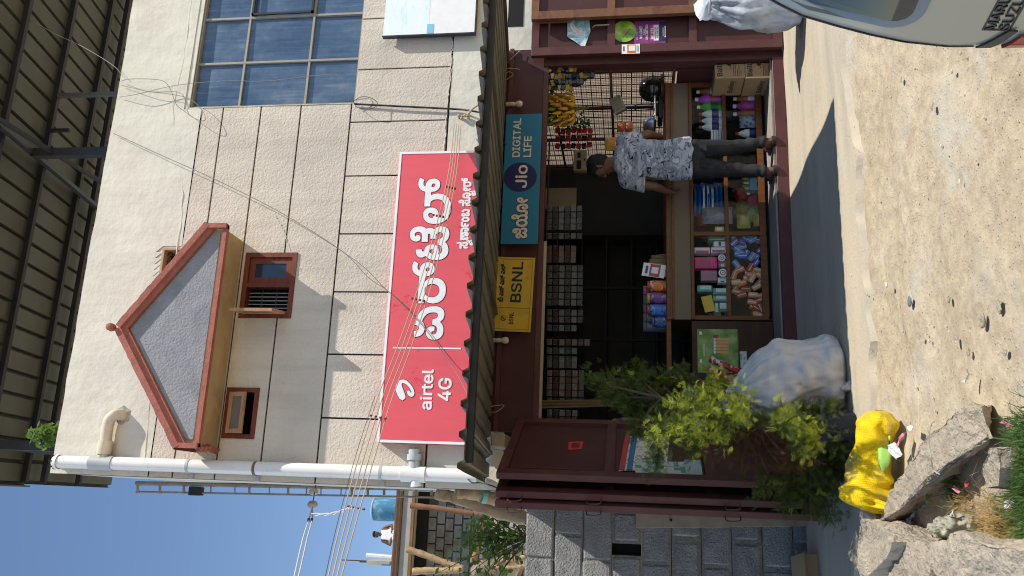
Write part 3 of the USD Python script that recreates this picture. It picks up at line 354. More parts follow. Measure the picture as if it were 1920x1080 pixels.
# the parapet: an uneven hand finished strip
def parapet():
    xs = np.arange(XL, XR+.01, .06); zs = np.linspace(ZP-.0, ZT, 16); P = np.zeros((len(xs), len(zs), 3))
    for i, x in enumerate(xs):
        for j, z in enumerate(zs):
            q = np.array([x*2.2, 0, z*2.2]); k = .014*(meshkit.fbm(q, 4, 12)-.5)
            P[i, j] = (x, WY-.004+k, z + (.03*(meshkit.fbm(np.array([x*3, 0, 0]), 4, 31)-.5) if j == len(zs)-1 else 0))
    return P
pp = parapet(); keep = MB().grid(pp[:, ::-1])
# the vent's opening is cut by raising the strip's lower edge behind the gable hood
v, f = keep.out(); cx = v[f].mean(1); inside = (cx[:, 0] > 1.8) & (cx[:, 0] < 2.29) & (cx[:, 2] < 5.84)
inside |= (cx[:, 0] > 3.70) & (cx[:, 0] < 5.46) & (cx[:, 2] < 5.79)
k2 = MB(); k2.add(v, f[~inside]); part('parapet_render', k2, SMOOTHW, bld, smooth=True)
part('wall_panel', MB().prism(sbox(1.70, ZP-.01, 2.36, 5.925).difference(cut), WY+.02, .018), SMOOTHW, bld)
part('wall_panel', MB().prism(sbox(3.66, ZP-.01, 5.50, 5.88).difference(cut), WY+.02, .018), SMOOTHW, bld)
m = MB(); cop = []
for x in np.arange(XL, XR, .1):
    m.span((x, WY+.02, ZT-.06), (min(x+.1, XR), WY+.31, ZT-.012+.02*R_.random()))
part('coping', m, SMOOTHW, bld)
# hairline raised seam where two coats of plaster meet
def seam(pts, w, name='plaster_seam'):
    w *= .6; c = curve(pts, 60); c[:, 1] = WY-.002; r = np.array([w*(.5+R_.random()) for _ in c]); c[:, 0] += [.012*(R_.random()-.5) for _ in c]; c[:, 2] += [.014*(R_.random()-.5) for _ in c]
    part(name, MB().tube(c, r, 5), SMOOTHW, bld)
seam([(XL+.02, WY, 5.66), (1.2, WY, 5.72), (2.3, WY, 5.66), (3.0, WY, 5.72), (3.7, WY, 5.92), (4.4, WY, 5.90), (5.6, WY, 5.93)], .010)
seam([(3.4, WY, 3.11), (4.1, WY, 3.09), (4.4, WY, 3.10)], .008); seam([(3.05, WY, 3.12), (3.42, WY, 3.10)], .007)
seam([(2.6, WY, 4.72), (2.45, WY, 4.62), (2.2, WY, 4.5), (2.02, WY, 4.38)], .004)
# ---- blue glazed window
x0, x1, z0, z1 = WIN['blue']; FR = mat('dull_aluminium', (.30, .27, .22), .5, .15, 8)
win = part('glazed_window', MB().span((x0, WY+.22, z0), (x1, WY+.24, z1)), DARK, bld, label='large dusty blue glass window of square panes')
vm = [x0, 4.245, 4.76, x1]; hm = [z0, 4.56, 5.25, z1]
for i in range(3):
    for j in range(3):
        a, b, c, d = vm[i], vm[i+1], hm[j], hm[j+1]; t = (i*3+j) % 4*.004
        mb = MB(); tilt = R_.uniform(-.006, .006); y = WY+.06
        mb.add([(a+.008, y-tilt, c+.008), (b-.008, y+tilt, c+.008), (b-.008, y+tilt*.6, d-.008), (a+.008, y-tilt*.5, d-.008),
                (a+.008, y+.006-tilt, c+.008), (b-.008, y+.006+tilt, c+.008), (b-.008, y+.006+tilt*.6, d-.008), (a+.008, y+.006-tilt*.5, d-.008)],
               [[0, 1, 2, 3], [4, 7, 6, 5], [0, 4, 5, 1], [1, 5, 6, 2], [2, 6, 7, 3], [3, 7, 4, 0]])
        part('pane', mb, BLUEGLASS, win)
for x in vm[1:3]: part('mullion', MB().span((x-.011, WY+.035, z0), (x+.011, WY+.065, z1)), FR, win)
for z in hm[1:3]: part('transom', MB().span((x0, WY+.038, z-.011), (x1, WY+.068, z+.011)), FR, win)
m = MB(); m.span((x0, WY+.02, z0), (x0+.018, WY+.2, z1)); m.span((x0, WY+.021, z0), (x1, WY+.2, z0+.016)); m.span((x0, WY+.021, z1-.016), (x1, WY+.2, z1)); part('frame', m, FR, win)
m = MB(); a, b, c, d = 4.78, 5.24, 4.57, 5.235
for q in ((a, a+.022, c, d), (b-.022, b, c, d), (a, b, c, c+.022), (a, b, d-.022, d)): m.span((q[0], WY+.015, q[2]), (q[1], WY+.034, q[3]))
part('vent_sash', m, flat('black_frame', (.02, .02, .022), .4), win)
# ---- the two wooden windows and the vent behind the hood
def reveal(key, depth=.2):
    a, b, c, d = WIN[key]; m = MB()
    m.span((a-.001, WY+depth, c-.001), (b+.001, WY+depth+.01, d+.001)); return a, b, c, d, m
a, b, c, d, m = reveal('right'); w1 = part('wooden_window', m, DARK, bld, label='brown wooden window with one glazed shutter standing open')
m = MB(); F_ = .045
m.span((a, WY-.012, c), (a+F_, WY+.10, d)); m.span((b-F_, WY-.012, c), (b, WY+.10, d)); m.span((a+F_, WY-.012, c), (b-F_, WY+.10, c+F_)); m.span((a+F_, WY-.012, d-F_), (b-F_, WY+.10, d))
part('frame', m, WOODR, w1); xm = (a+b)/2
part('mullion', MB().span((xm-.02, WY-.006, c+F_), (xm+.02, WY+.09, d-F_)), WOODR, w1)
def sash(parent, p0, p1, zc, zd, wood_, glass, th=.026, st=.055):
    """a glazed leaf between two plan points"""
    p0, p1 = np.array([*p0, 0.]), np.array([*p1, 0.]); u = p1-p0; L = np.linalg.norm(u); u /= L; n = np.array([-u[1], u[0], 0]); R = np.stack([u, n, [0, 0, 1]], 1)
    m = MB()
    for s0, s1, e0, e1 in ((0, st, zc, zd), (L-st, L, zc, zd), (st, L-st, zc, zc+st), (st, L-st, zd-st, zd)):
        m.box(p0+u*(s0+s1)/2+[0, 0, (e0+e1)/2], (s1-s0, th, e1-e0), R)
    sh = part('sash', m, wood_, parent)
    m = MB().box(p0+u*L/2+[0, 0, (zc+zd)/2], (L-2*st, .006, zd-zc-2*st), R); part('pane', m, glass, sh if parent is bld else parent)
    return sh
GREYGLASS = mat('frosted_glass', (.16, .15, .135), .25, .15, 4, spec=.5)
DARKGLASS = mat('dark_window_glass', (.018, .030, .045), .08, .2, 3, spec=.7)
sash(w1, (xm+.022, WY+.02), (b-F_-.004, WY+.02), c+F_+.004, d-F_-.004, WOODR, DARKGLASS)
hz = a+F_+.003; sash(w1, (hz-.0, WY-.02), (hz-.035, WY-.30), c+F_+.01, d-F_-.01, WOODP, GREYGLASS, st=.05)
for k in range(6): part('iron_bar', MB().tube([(a+F_+.03+k*.036, WY+.07, c+F_), (a+F_+.03+k*.036, WY+.07, d-F_)], .005, 6), mat('bar_steel', (.32, .33, .35), .45, .1), w1)
for k in range(2): part('iron_bar', MB().span((a+F_, WY+.066, c+.19+k*.14), (xm-.02, WY+.074, c+.2+k*.14)), STEELD, w1)
a, b, c, d, m = reveal('left'); w2 = part('wooden_window', m, DARK, bld, label='small brown wooden window with a half open frosted shutter')
m = MB(); F_ = .04
m.span((a, WY-.012, c), (a+F_, WY+.10, d)); m.span((b-F_, WY-.012, c), (b, WY+.10, d)); m.span((a+F_, WY-.012, c), (b-F_, WY+.10, c+F_)); m.span((a+F_, WY-.012, d-F_), (b-F_, WY+.10, d)); part('frame', m, WOODR, w2)
# top hung shutter pushed a little outwards
m = MB(); q = [(a+F_+.004, d-F_-.004), (b-F_-.004, d-F_-.004)]; H_ = .175; ang = .42
def tilt(x, s, t=0): return (x, WY-.015-s*math.sin(ang)*.55-t, d-F_-.004-s*math.cos(ang*.35))
xa, xb = a+F_+.004, b-F_-.004
for s0, s1, e0, e1 in ((0, H_, xa, xa+.04), (0, H_, xb-.04, xb), (0, .04, xa+.04, xb-.04), (H_-.04, H_, xa+.04, xb-.04)):
    p = [tilt(e, s, t) for t in (0, .022) for e, s in ((e0, s0), (e1, s0), (e1, s1), (e0, s1))]
    m.add(p, [[0, 3, 2, 1], [4, 5, 6, 7], [0, 1, 5, 4], [1, 2, 6, 5], [2, 3, 7, 6], [3, 0, 4, 7]])
part('shutter', m, WOODP, w2)
p = [tilt(e, s, t) for t in (.006, .012) for e, s in ((xa+.04, .04), (xb-.04, .04), (xb-.04, H_-.04), (xa+.04, H_-.04))]
part('pane', MB().add(p, [[0, 3, 2, 1], [4, 5, 6, 7], [0, 1, 5, 4], [1, 2, 6, 5], [2, 3, 7, 6], [3, 0, 4, 7]]), GREYGLASS, w2)
a, b, c, d, m = reveal('vent', .14); w3 = part('vent_opening', m, DARK, bld, label='small dark vent with iron bars behind the gable hood')
TANF = mat('tan_frame', (.42, .31, .17), .8, .1)
m = MB(); m.span((a, WY-.004, c), (a+.022, WY+.13, d)); m.span((b-.022, WY-.004, c), (b, WY+.13, d)); m.span((a+.022, WY-.004, d-.022), (b-.022, WY+.13, d)); part('frame', m, TANF, w3)
RUST = mat('rusty_bar', (.10, .05, .03), .8, .3, 20)
for k in range(6): part('iron_bar', MB().tube([(a+.05+k*.064, WY+.06, c), (a+.05+k*.064, WY+.06, d)], .006, 6), RUST, w3)
for k in range(3): part('iron_bar', MB().span((a+.02, WY+.053, c+.04+k*.09), (b-.02, WY+.060, c+.05+k*.09)), RUST, w3)
# ---- gable hood over the windows
GD = .37; gy = WY-GD; xa, xb, xc = .375, 2.355, 1.395; zb, ze, za = 4.985, 5.145, 5.86
outer = Polygon([(xa, zb), (xb, zb), (xb, ze), (xc, za), (xa, ze)])
hood = part('gable_hood', MB().prism(outer.buffer(-.028, join_style=2), WY, GD-.03), SOFFIT, bld, label='house shaped concrete window hood with blue grey face and red trim')
part('hood_face', MB().prism(outer.buffer(-.062, join_style=2), gy+.032, .012), GABLE, hood)
sk = .07
tr = outer.difference(outer.buffer(-sk*.5, join_style=2))
part('bottom_trim', MB().prism(sbox(xa, zb-.012, xb, zb+.026), gy+.03, .045), TRIM, hood)
def rake(p, q):
    (ax, az), (bx, bz) = p, q; n = 26; m = MB(); d_ = np.array([bx-ax, bz-az]); L = np.hypot(*d_); d_ /= L; nn = np.array([-d_[1], d_[0]]); nn = nn if nn[1] > 0 else -nn
    P = np.zeros((n, 7, 3))
    for i in range(n):
        t = i/(n-1)*L; w = .010*(meshkit.noise(np.array([t*22+ax*9, 0, 0]), 3)-.5)
        for j, (o, y) in enumerate(((-.055, gy+.015), (-.055, gy-.012), (-.016, gy-.016), (-.012, gy-.042), (.042+w, gy-.046), (.05+w, gy-.02), (.05+w, WY))):
            P[i, j] = (ax+d_[0]*t+nn[0]*o, y, az+d_[1]*t+nn[1]*o)
    m.grid(P if bx < ax else P[:, ::-1]); part('rake_trim', m, TRIM, hood)
rake((xa, ze), (xc, za)); rake((xb, ze), (xc, za))
m = MB(); m.span((xa-.012, gy-.04, zb-.012), (xa+.03, gy+.02, ze+.02)); m.span((xb-.03, gy-.04, zb-.012), (xb+.012, gy+.02, ze+.02)); part('end_trim', m, TRIM, hood)
part('finial', MB().lathe([(0, -.03), (.03, -.03), (.038, .0), (.036, .03), (.026, .05), (0, .055)], (xc, gy-.03, za+.075), 8, rx(math.pi/2)), TRIM, hood)
for k in range(5): m = MB().box((xa+.0+R_.uniform(-.01, .01), gy+.06+k*.07, zb+.005), (.05, .05, .02+.02*R_.random()), ry(.4)); part('broken_tile', m, TRIM, hood)
part('soffit', MB().span((xa+.03, gy+.02, zb+.018), (xb-.03, WY, zb+.027)), SOFFIT, hood)

# ================================================================== shed roof over the terrace
shed = thing('shed_roof', 'dark corrugated steel shed roof on trusses above the terrace', 'roof', (2, .6, 7.5))
SL = .216
def rz_(y): return 8.267+SL*y
def corrugated(xa, xb, y0, y1, zf, pitch=.2, h=.03, off=0.0, prof=((0, 0), (.055, 1), (.085, 1), (.14, 0))):
    xs, zs = [], []; x = xa; prof = [(a, b*h) for a, b in prof]
    while x < xb-1e-6:
        for dx, dz in prof: xs.append(x+dx*pitch/.2); zs.append(dz)
        x += pitch
    xs.append(x); zs.append(0); m = MB(); n = len(xs)
    for s, flip in ((0, False), (-.0015, True)):
        P = np.array([[(xs[i], y, zf(y)+zs[i]+off+s) for y in (y0, y1)] for i in range(n)]); m.grid(P if flip else P[:, ::-1])
    return m
ROOFM = mat('roof_sheet_steel', (.072, .073, .053), .6, .2, 2.5, col2=(.065, .062, .045), s2=2)
for k in range(8):
    part('roof_sheet', corrugated(.0+k*1.04, (k+1)*1.04, .30, 2.86, rz_, .26, .055, .001*(k % 2), ((0, 0), (.008, 1), (.030, 1), (.038, 0))), ROOFM, shed)
    part('roof_sheet', corrugated(.02+k*1.04, .02+(k+1)*1.04, 2.80, 5.6, rz_, .26, .055, .055+.001*(k % 2), ((0, 0), (.008, 1), (.030, 1), (.038, 0))), ROOFM, shed)
for y in (.75, 1.71, 2.68, 3.17, 4.2): part('purlin', MB().span((.04, y-.025, rz_(y)-.075), (8.3, y+.025, rz_(y)-.005)), STEELD, shed)
def truss(x, w=.05):
    t0, t1 = np.array([x, .35, rz_(.35)-.11]), np.array([x, 5.4, rz_(5.4)-.11])
    part('rafter', MB().beam(t0, t1, w, .07), STEELD, shed)
    part('brace', MB().beam((x, .35, rz_(.35)-.16), (x, 2.4, rz_(2.4)-.62), w*.8, .05), STEELD, shed)
    part('brace', MB().beam((x, 2.3, rz_(2.3)-.62), (x, 3.6, rz_(3.6)-.13), w*.8, .05), STEELD, shed)
    part('post', MB().span((x-.05, 1.30, 6.0), (x+.05, 1.40, rz_(1.4)-.12)), STEELD, shed)
truss(3.85); truss(.42, .04); truss(7.6)
part('post', MB().span((4.78, 1.68, 6.0), (4.83, 1.73, rz_(1.7)-.07)), mat('grey_steel', (.10, .10, .115), .5), shed)
part('post', MB().span((4.3, 1.68, rz_(1.7)-.32), (4.34, 1.72, rz_(1.7)-.07)), STEELD, shed)
m = MB(); m.span((-.02, .28, rz_(.3)-.04), (.0, 2.86, rz_(2.86)-.03)); part('edge_flashing', MB().beam((-.005, .3, rz_(.3)+.01), (-.005, 2.86, rz_(2.86)+.01), .02, .07), ROOFM, shed)
# ================================================================== pipe, signs, canopy
pipe = thing('drainpipe', 'white plastic drainpipe down the corner of the building with an elbow inlet', 'drainpipe', (.23, .02, 2.4))
px_, py_ = .225, WY-.075
part('pipe', MB().tube([(px_+.004, py_, 2.62), (px_, py_, 5.98)], .058, 18), PVCW, pipe, smooth=40)
part('pipe', MB().tube([(px_-.002, py_, 6.04), (px_-.004, py_, 6.46)], .056, 18), PVCW, pipe, smooth=40)
part('tee', MB().tube([(px_, py_, 5.92), (px_, py_, 6.14)], .066, 18), PVCG, pipe, smooth=40)
m = MB().lathe([(.062, 0), (.066, .0), (.066, .03), (.05, .05), (.02, .062), (0, .064)], (px_-.004, py_, 6.45), 18); part('vent_cap', m, PVCW, pipe, smooth=40)
for k in range(7): a_ = k*.9-1.5; part('cap_slot', MB().box((px_-.004+.061*math.cos(a_), py_+.061*math.sin(a_), 6.495), (.012, .012, .03), rz(a_)), BLACK, pipe)
e = [(px_+.05, py_, 6.03), (.42, py_, 6.032), (.56, py_+.0, 6.035), (.62, py_, 6.02), (.655, py_+.01, 5.985), (.66, py_+.05, 5.955), (.66, WY+.02, 5.94)]
part('elbow', MB().tube(curve(e, 40), .05, 16), PVCC, pipe, smooth=40)
part('coupling', MB().tube([(.30, py_, 6.03), (.42, py_, 6.03)], .063, 18), PVCC, pipe, smooth=40)
part('mortar_collar', MB().add(*rough_rock([(.66+.09*math.cos(a), WY-.012+.01*(k % 2), 5.95+.085*math.sin(a)) for k, a in enumerate(np.arange(12)*.5236)]+[(.66, WY-.035, 5.95), (.66, WY+.02, 5.95)], 3, .012, 2)), mat('grey_mortar', (.33, .31, .27), .95, .15, 20), pipe)
for z in (4.58, 5.2, 3.45):
    part('clamp', MB().tube([(px_, py_, z-.012), (px_, py_, z+.012)], .062, 18), PVCG if z != 4.58 else mat('rust_clamp', (.2, .13, .07), .8), pipe, smooth=40)
    part('bracket', MB().span((px_-.11, py_+.05, z-.02), (px_+.06, WY, z+.02)), PVCG, pipe)
# lower tee and short inlet hidden partly by the sign
part('tee', MB().tube([(px_, py_, 3.06), (px_, py_, 3.27)], .068, 18), PVCW, pipe, smooth=40)
part('stub', MB().tube([(px_, py_, 3.16), (px_-.10, py_, 3.14)], .045, 14), PVCW, pipe, smooth=40)
part('inlet', MB().tube(curve([(px_, py_, 3.165), (.36, py_, 3.17), (.43, py_-.0, 3.175)], 10), .05, 14), PVCG, pipe, smooth=40)
part('inlet_collar', MB().tube([(.34, py_, 3.17), (.39, py_, 3.172)], .064, 14), PVCG, pipe, smooth=40)

# ---- the red signboard
SY = WY-.10
REDS = mat('red_vinyl', (.74, .10, .12), .42, .05, 1.5, col2=(.66, .05, .075), s2=2.2, cut=(.60, .63), streak=.06)
sg = thing('red_shop_sign', 'large red signboard with white Kannada lettering and airtel 4G', 'sign', (.48, SY, 2.7))
x0, x1, z0, z1 = .48, 3.165, 2.70, 3.505
part('panel', MB().span((x0, SY, z0), (x1, WY-.005, z1)), REDS, sg)
m = MB(); b_ = .022
for q in ((x0, x1, z1-b_, z1), (x0, x1, z0, z0+b_), (x0, x0+b_, z0+b_, z1-b_), (x1-b_, x1, z0+b_, z1-b_)): m.span((q[0], SY-.004, q[2]), (q[1], SY+.03, q[3]))
part('border', m, WHITEG, sg)
part('divider', MB().span((1.297, SY-.003, 2.815), (1.309, SY+.001, 3.425)), WHITEG, sg)
g = kan('a', 0, 0, 1.0); bx = g.bounds
def fit(g, x0, x1, z0, z1):
    b = g.bounds; g = affinity.translate(g, -b[0], -b[1])
    return affinity.translate(affinity.scale(g, (x1-x0)/(b[2]-b[0]), (z1-z0)/(b[3]-b[1]), origin=(0, 0)), x0, z0)
A0, A1 = at(800, 637, SY), at(812, 333, SY); zt_, zb_ = at(770, 450, SY)[2], at(842, 450, SY)[2]
g1 = fit(g, A0[0], A1[0], zb_, zt_+.01)
EDGE = flat('letter_edge', (.25, .02, .05), .5)
part('lettering', MB().prism(g1.buffer(.006), SY+.001, .0025), EDGE, sg); part('lettering', MB().prism(g1, SY+.001, .005), WHITEG, sg)
A0, A1 = at(868, 466, SY), at(868, 334, SY); g2 = fit(kan('b', 0, 0, 1.0), A0[0], A1[0], at(889, 430, SY)[2], at(859, 400, SY)[2]).buffer(.0015)
part('lettering', MB().prism(g2, SY+.001, .005), WHITEG, sg)
a = at(808, 770, SY); b = at(808, 694, SY); part('lettering', MB().text('airtel', a[0], a[2], .098, SY+.001, .005, True, b[0]-a[0]), WHITEG, sg)
a = at(844, 754, SY); b = at(844, 711, SY); part('lettering', MB().text('4G', a[0], a[2], .108, SY+.001, .005, True, b[0]-a[0]), WHITEG, sg)
# the swoosh mark
SWO = ((180, 640), (225, 600), (226, 560), (207, 500), (180, 430), (160, 370), (170, 345), (205, 347), (250, 372), (300, 430), (330, 490), (335, 520), (320, 510), (295, 472), (270, 468), (250, 490), (260, 530), (290, 565), (330, 580), (365, 560), (380, 520), (370, 460), (340, 400), (300, 350), (250, 305), (200, 285), (150, 290), (100, 320), (65, 380), (60, 450), (90, 540), (130, 610))
sw = Polygon([tuple(at(735+a/9, 680+b/9, SY)[[0, 2]]) for a, b in SWO]).buffer(.004).buffer(-.004)
part('emblem', MB().prism(sw.buffer(.005), SY+.001, .0025), EDGE, sg); part('emblem', MB().prism(sw, SY+.001, .005), WHITEG, sg)
for k in range(5): part('stiffener', MB().span((x0+.2+k*.55, SY+.02, z0+.0), (x0+.23+k*.55, WY-.006, z0+.006)), STEELD, sg)

# ---- white board at the right
POST = usdkit.material(stage, '/World/Looks/bleached_print', {'g': ('geometry', {}), 'mp': ('mapping', {'scale': (1.2, 1, 5.0)}), 'n': ('noise_texture', {'scale': 2.6, 'detail': 6.0, 'roughness': .7}),
    'r': ('rgb_ramp', {'ramp': [(.40, (.80, .82, .82)), (.56, (.74, .82, .84)), (.74, (.42, .66, .80))]}), 'p': ('principled_bsdf', {'roughness': .45})},
    [('g.position', 'mp.vector'), ('mp.vector', 'n.vector'), ('n.fac', 'r.fac'), ('r.color', 'p.base_color')], surface='p.BSDF')
PB = WY-.085; pb = thing('white_signboard', 'sun bleached white and pale blue signboard above the right end of the canopy', 'sign', (4.4, PB, 2.8))
part('panel', MB().span((4.405, PB, 2.86), (5.6, WY-.045, 3.32)), WHITEG, pb)
part('panel', MB().span((4.405, PB-.001, 3.32), (5.6, WY-.045, 3.775)), POST, pb, label='pale blue streaked upper half')
m = MB(); m.span((4.40, PB-.004, 2.852), (4.412, WY-.04, 3.782)); m.span((4.412, PB-.004, 2.852), (5.6, WY-.04, 2.862)); part('frame', m, STEELD, pb)
part('sticker', MB().span((4.42, PB-.003, 3.27), (4.52, PB+.002, 3.335)), flat('sky_blue_vinyl', (.22, .50, .72), .5), pb)
for z in (2.95, 3.7): part('nail', MB().span((4.5, WY-.045, z), (4.53, WY, z+.03)), STEELD, pb)

# ---- canopy
can = thing('tin_canopy', 'corrugated tin canopy on a dark steel tube over the shop front', 'canopy', (2.1, -1.2, 2.4))
CE = -2.45
def cz(y): return 2.247+(y-CE)*.112
xa, xb = .165, 4.17
for k in range(4):
    w_ = (xb-xa)/4; part('tin_sheet', corrugated(xa+k*w_, xa+(k+1)*w_-1e-4, CE-.07, -.0+.07, cz, w_/6, .034, .0012*(k % 2), ((0, 0), (.022, 1), (.055, 1), (.077, 0))), SHEET, can)
TUBE = mat('soot_steel', (.022, .021, .021), .55, .3, 9)
part('front_tube', MB().span((.215, CE, 2.208), (xb-.02, CE+.05, 2.243)), TUBE, can)
for x in (.42, 1.6, 2.85, 4.05): part('rafter', MB().beam((x, CE+.05, 2.236), (x, .06, cz(.06)-.012), .03, .02), SHEET, can)
for y in (): part('batten', MB().span((.2, y-.02, cz(y)-.03), (xb-.02, y+.02, cz(y)-.004)), STEELD, can)
m = MB().box((.47, -.62, cz(-.62)-.12), (.10, .34, .10), ch=.008); part('wooden_block', m, mat('weathered_batten', (.30, .24, .16), .8, .25, 9), can)
# ================================================================== shop room
room = thing('shop_interior', 'dark interior of the shop with plank ceiling and back wall', 'shop', (2.3, 1.2, .12))
INW = mat('grimy_inner_wall', (.032, .027, .023), .9, .3, 2)  # near black: the darkness of the room put into the wall colour
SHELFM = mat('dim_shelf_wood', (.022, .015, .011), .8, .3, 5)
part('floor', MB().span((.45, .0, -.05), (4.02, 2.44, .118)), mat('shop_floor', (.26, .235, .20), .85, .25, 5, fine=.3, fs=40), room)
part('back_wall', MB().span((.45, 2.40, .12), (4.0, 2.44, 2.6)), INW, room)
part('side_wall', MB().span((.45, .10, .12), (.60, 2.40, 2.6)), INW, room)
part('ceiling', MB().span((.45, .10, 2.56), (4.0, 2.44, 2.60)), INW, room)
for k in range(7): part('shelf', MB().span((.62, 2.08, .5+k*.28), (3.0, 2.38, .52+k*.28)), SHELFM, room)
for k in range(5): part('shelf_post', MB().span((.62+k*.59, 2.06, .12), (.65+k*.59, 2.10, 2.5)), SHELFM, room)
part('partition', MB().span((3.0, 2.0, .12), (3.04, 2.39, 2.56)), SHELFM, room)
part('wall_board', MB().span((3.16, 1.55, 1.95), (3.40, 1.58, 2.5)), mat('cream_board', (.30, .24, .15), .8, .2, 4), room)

fr = thing('shop_front_frame', 'maroon steel frame with deep header and floor sill round the shop opening', 'door frame', (2.3, 0, 0))
part('header', MB().span((.60, 0, 2.17), (4.19, .05, 2.56)), MAROON2, fr)
part('top_rail', MB().span((.60, -.03, 2.455), (4.19, .0, 2.495)), MAROON, fr)
part('bottom_rail', MB().span((.60, -.012, 2.125), (4.085, .05, 2.168)), MAROON, fr)
part('backing_strip', MB().span((.62, .055, 2.10), (2.3, .075, 2.15)), mat('pale_strip', (.36, .29, .21), .8), fr)
part('jamb', MB().span((4.0, -.02, 0.0), (4.085, .10, 2.17)), MAROON, fr)
part('jamb', MB().span((.60, -.0, 0.0), (.675, .06, 2.12)), MAROON, fr)
part('sill', MB().span((.675, -.045, 0.0), (4.0, -.004, .105), ch=.004), MAROON, fr)
# right side mesh wall and the lit yard behind it
gm = thing('steel_mesh_wall', 'steel bar mesh side wall of the shop behind the hanging bananas', 'grille', (3.98, 1.2, 1))
for k in range(66): part('bar', MB().tube([(3.995, .1+k*.0343, .95), (3.995, .1+k*.0343, 2.55)], .0022 if k % 4 else .006, 4), RUST, gm)
for k in range(64): part('bar', MB().tube([(4.0, .08, .96+k*.0247), (4.0, 2.38, .96+k*.0247)], (.006, .0018, .0032, .0018)[k % 4] if k % 24 else .016, 4), RUST, gm)
for y in (.12, .85, 1.6, 2.36): part('post', MB().span((3.985, y-.015, .12), (4.01, y+.015, 2.56)), MAROON, gm)
part('lower_panel', MB().span((3.988, .1, .12), (4.005, 2.38, .93)), MAROON2, gm)
pier = thing('cream_pier', 'cream plastered pier with a yellow side at the right end of the shop', 'pillar', (4.6, .2, 0))
part('pier', MB().span((4.18, .09, 2.30), (5.4, .5, 2.60)), SMOOTHW, pier); part('soffit', MB().span((4.181, .092, 2.262), (5.4, .5, 2.299)), mat('yellow_render', (.50, .37, .19), .9), pier)
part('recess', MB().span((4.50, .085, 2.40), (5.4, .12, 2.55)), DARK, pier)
yard = thing('yard_wall', 'pale yard wall seen through the steel mesh', 'wall', (7, 6, 0))
part('wall', MB().span((3.2, 6.2, 0), (16, 6.4, 3.4)), mat('yard_render', (.33, .265, .21), .9, .2, 1.2), yard)

# ---- electric meter box and bulbs
mb_ = thing('meter_box', 'cream electricity meter box with dark dials on the inner wall', 'meter', tuple(at(1090, 303, 1.4)))
c = at(1088, 303, 1.40); part('case', MB().box(c, (.24, .09, .14), ch=.008), mat('cream_case', (.42, .34, .20), .5), mb_)
part('dial', MB().box(c+[-.055, -.046, .012], (.10, .006, .05)), BLACK, mb_); part('dial', MB().box(c+[.055, -.046, .012], (.06, .006, .035)), BLACK, mb_); part('dial', MB().box(c+[0, -.046, -.05], (.02, .006, .012)), BLACK, mb_)
def bulb(c, label):
    t = thing('light_bulb', label, 'light bulb', c); c = np.asarray(c)
    prof = [(0, -.075), (.018, -.072), (.029, -.058), (.031, -.044), (.026, -.026), (.017, -.008), (.016, .004)]
    part('globe', MB().lathe(prof, c, 16), mat('milky_globe', (.55, .50, .40), .25, .05), t, smooth=True)
    part('base', MB().lathe([(.0165, .0), (.02, .005), (.02, .035), (.013, .05)], c, 14), mat('bulb_base', (.45, .40, .32), .4), t, smooth=40)
    part('holder', MB().lathe([(.021, .045), (.021, .075), (.012, .085), (0, .086)], c, 14), mat('holder_cream', (.38, .33, .25), .5), t, smooth=40)
    part('cord', MB().tube(curve([c+[0, 0, .08], c+[.02, .03, .12], c+[.03, .07, .15]], 8), .004, 5), WHITE, t)
bulb(at(965, 195, -.06), 'white bulb on the maroon header right of the blue sign'); bulb(at(938, 638, -.06), 'white bulb on the maroon header left of the yellow sign')

# ---- the blue and the yellow sign
JY = -.09; BLUEV = mat('blue_vinyl', (.018, .16, .30), .4, .06, 2); NAVY = flat('navy_vinyl', (.014, .018, .10), .4); LETW = flat('off_white_letter', (.62, .56, .47), .5)
js = thing('blue_phone_sign', 'blue signboard reading Jio DIGITAL LIFE under the canopy', 'sign', (2.8, JY, 2.3))
q = [at(939, 457.5, JY), at(1008, 459, JY), at(1011, 213, JY), at(944.5, 213, JY)]
x0, x1 = q[0][0], q[2][0]; z0, z1 = min(q[1][2], q[2][2])-.001, q[0][2]+.004
part('panel', MB().span((x0, JY, z0), (x1, JY+.012, z1), ch=.002), BLUEV, js)
def jx(px, py): p = at(px, py, JY); return p[0], p[2]
ox, oz = jx(975.5, 332); rr = (jx(975, 305)[0]-jx(975, 360)[0])/2
part('roundel', MB().prism(affinity.scale(Point(ox, oz).buffer(1, 24), rr, rr*1.06), JY+.0005, .002), NAVY, js)
a = jx(987, 354)
part('lettering', MB().text('Jio', a[0], a[1], .098, JY-.001, .002, True, jx(987, 311)[0]-a[0]), LETW, js)
a = jx(974, 296); part('lettering', MB().text('DIGITAL', a[0], a[1], .066, JY-.001+.001, .002, True, jx(974, 223)[0]-a[0]), LETW, js)
a = jx(995, 296); part('lettering', MB().text('LIFE', a[0], a[1], .066, JY, .002, True, jx(995, 257)[0]-a[0]), LETW, js)
g = fit(kan('c', 0, 0, 1.), jx(987, 447)[0], jx(987, 370)[0], jx(990, 400)[1], jx(959, 400)[1])
part('lettering', MB().prism(g.buffer(.007), JY, .001), NAVY, js); part('lettering', MB().prism(g.buffer(.001), JY, .0025), LETW, js)
for x in (x0+.35, x0+.95): part('wire_tie', MB().tube(curve([(x, JY, z1-.02), (x+.02, JY-.01, z1+.02), (x-.01, -.03, 2.56)], 8), .003, 5), RUST, js)
YEL = mat('yellow_tin', (.55, .36, .035), .5, .1, 3, col2=(.40, .25, .03), s2=5, cut=(.5, .7)); INK = flat('dark_green_ink', (.012, .03, .03), .6)
bs = thing('yellow_phone_sign', 'tilted yellow tin signboard reading BSNL under the canopy', 'sign', (1.77, JY, 2.35))
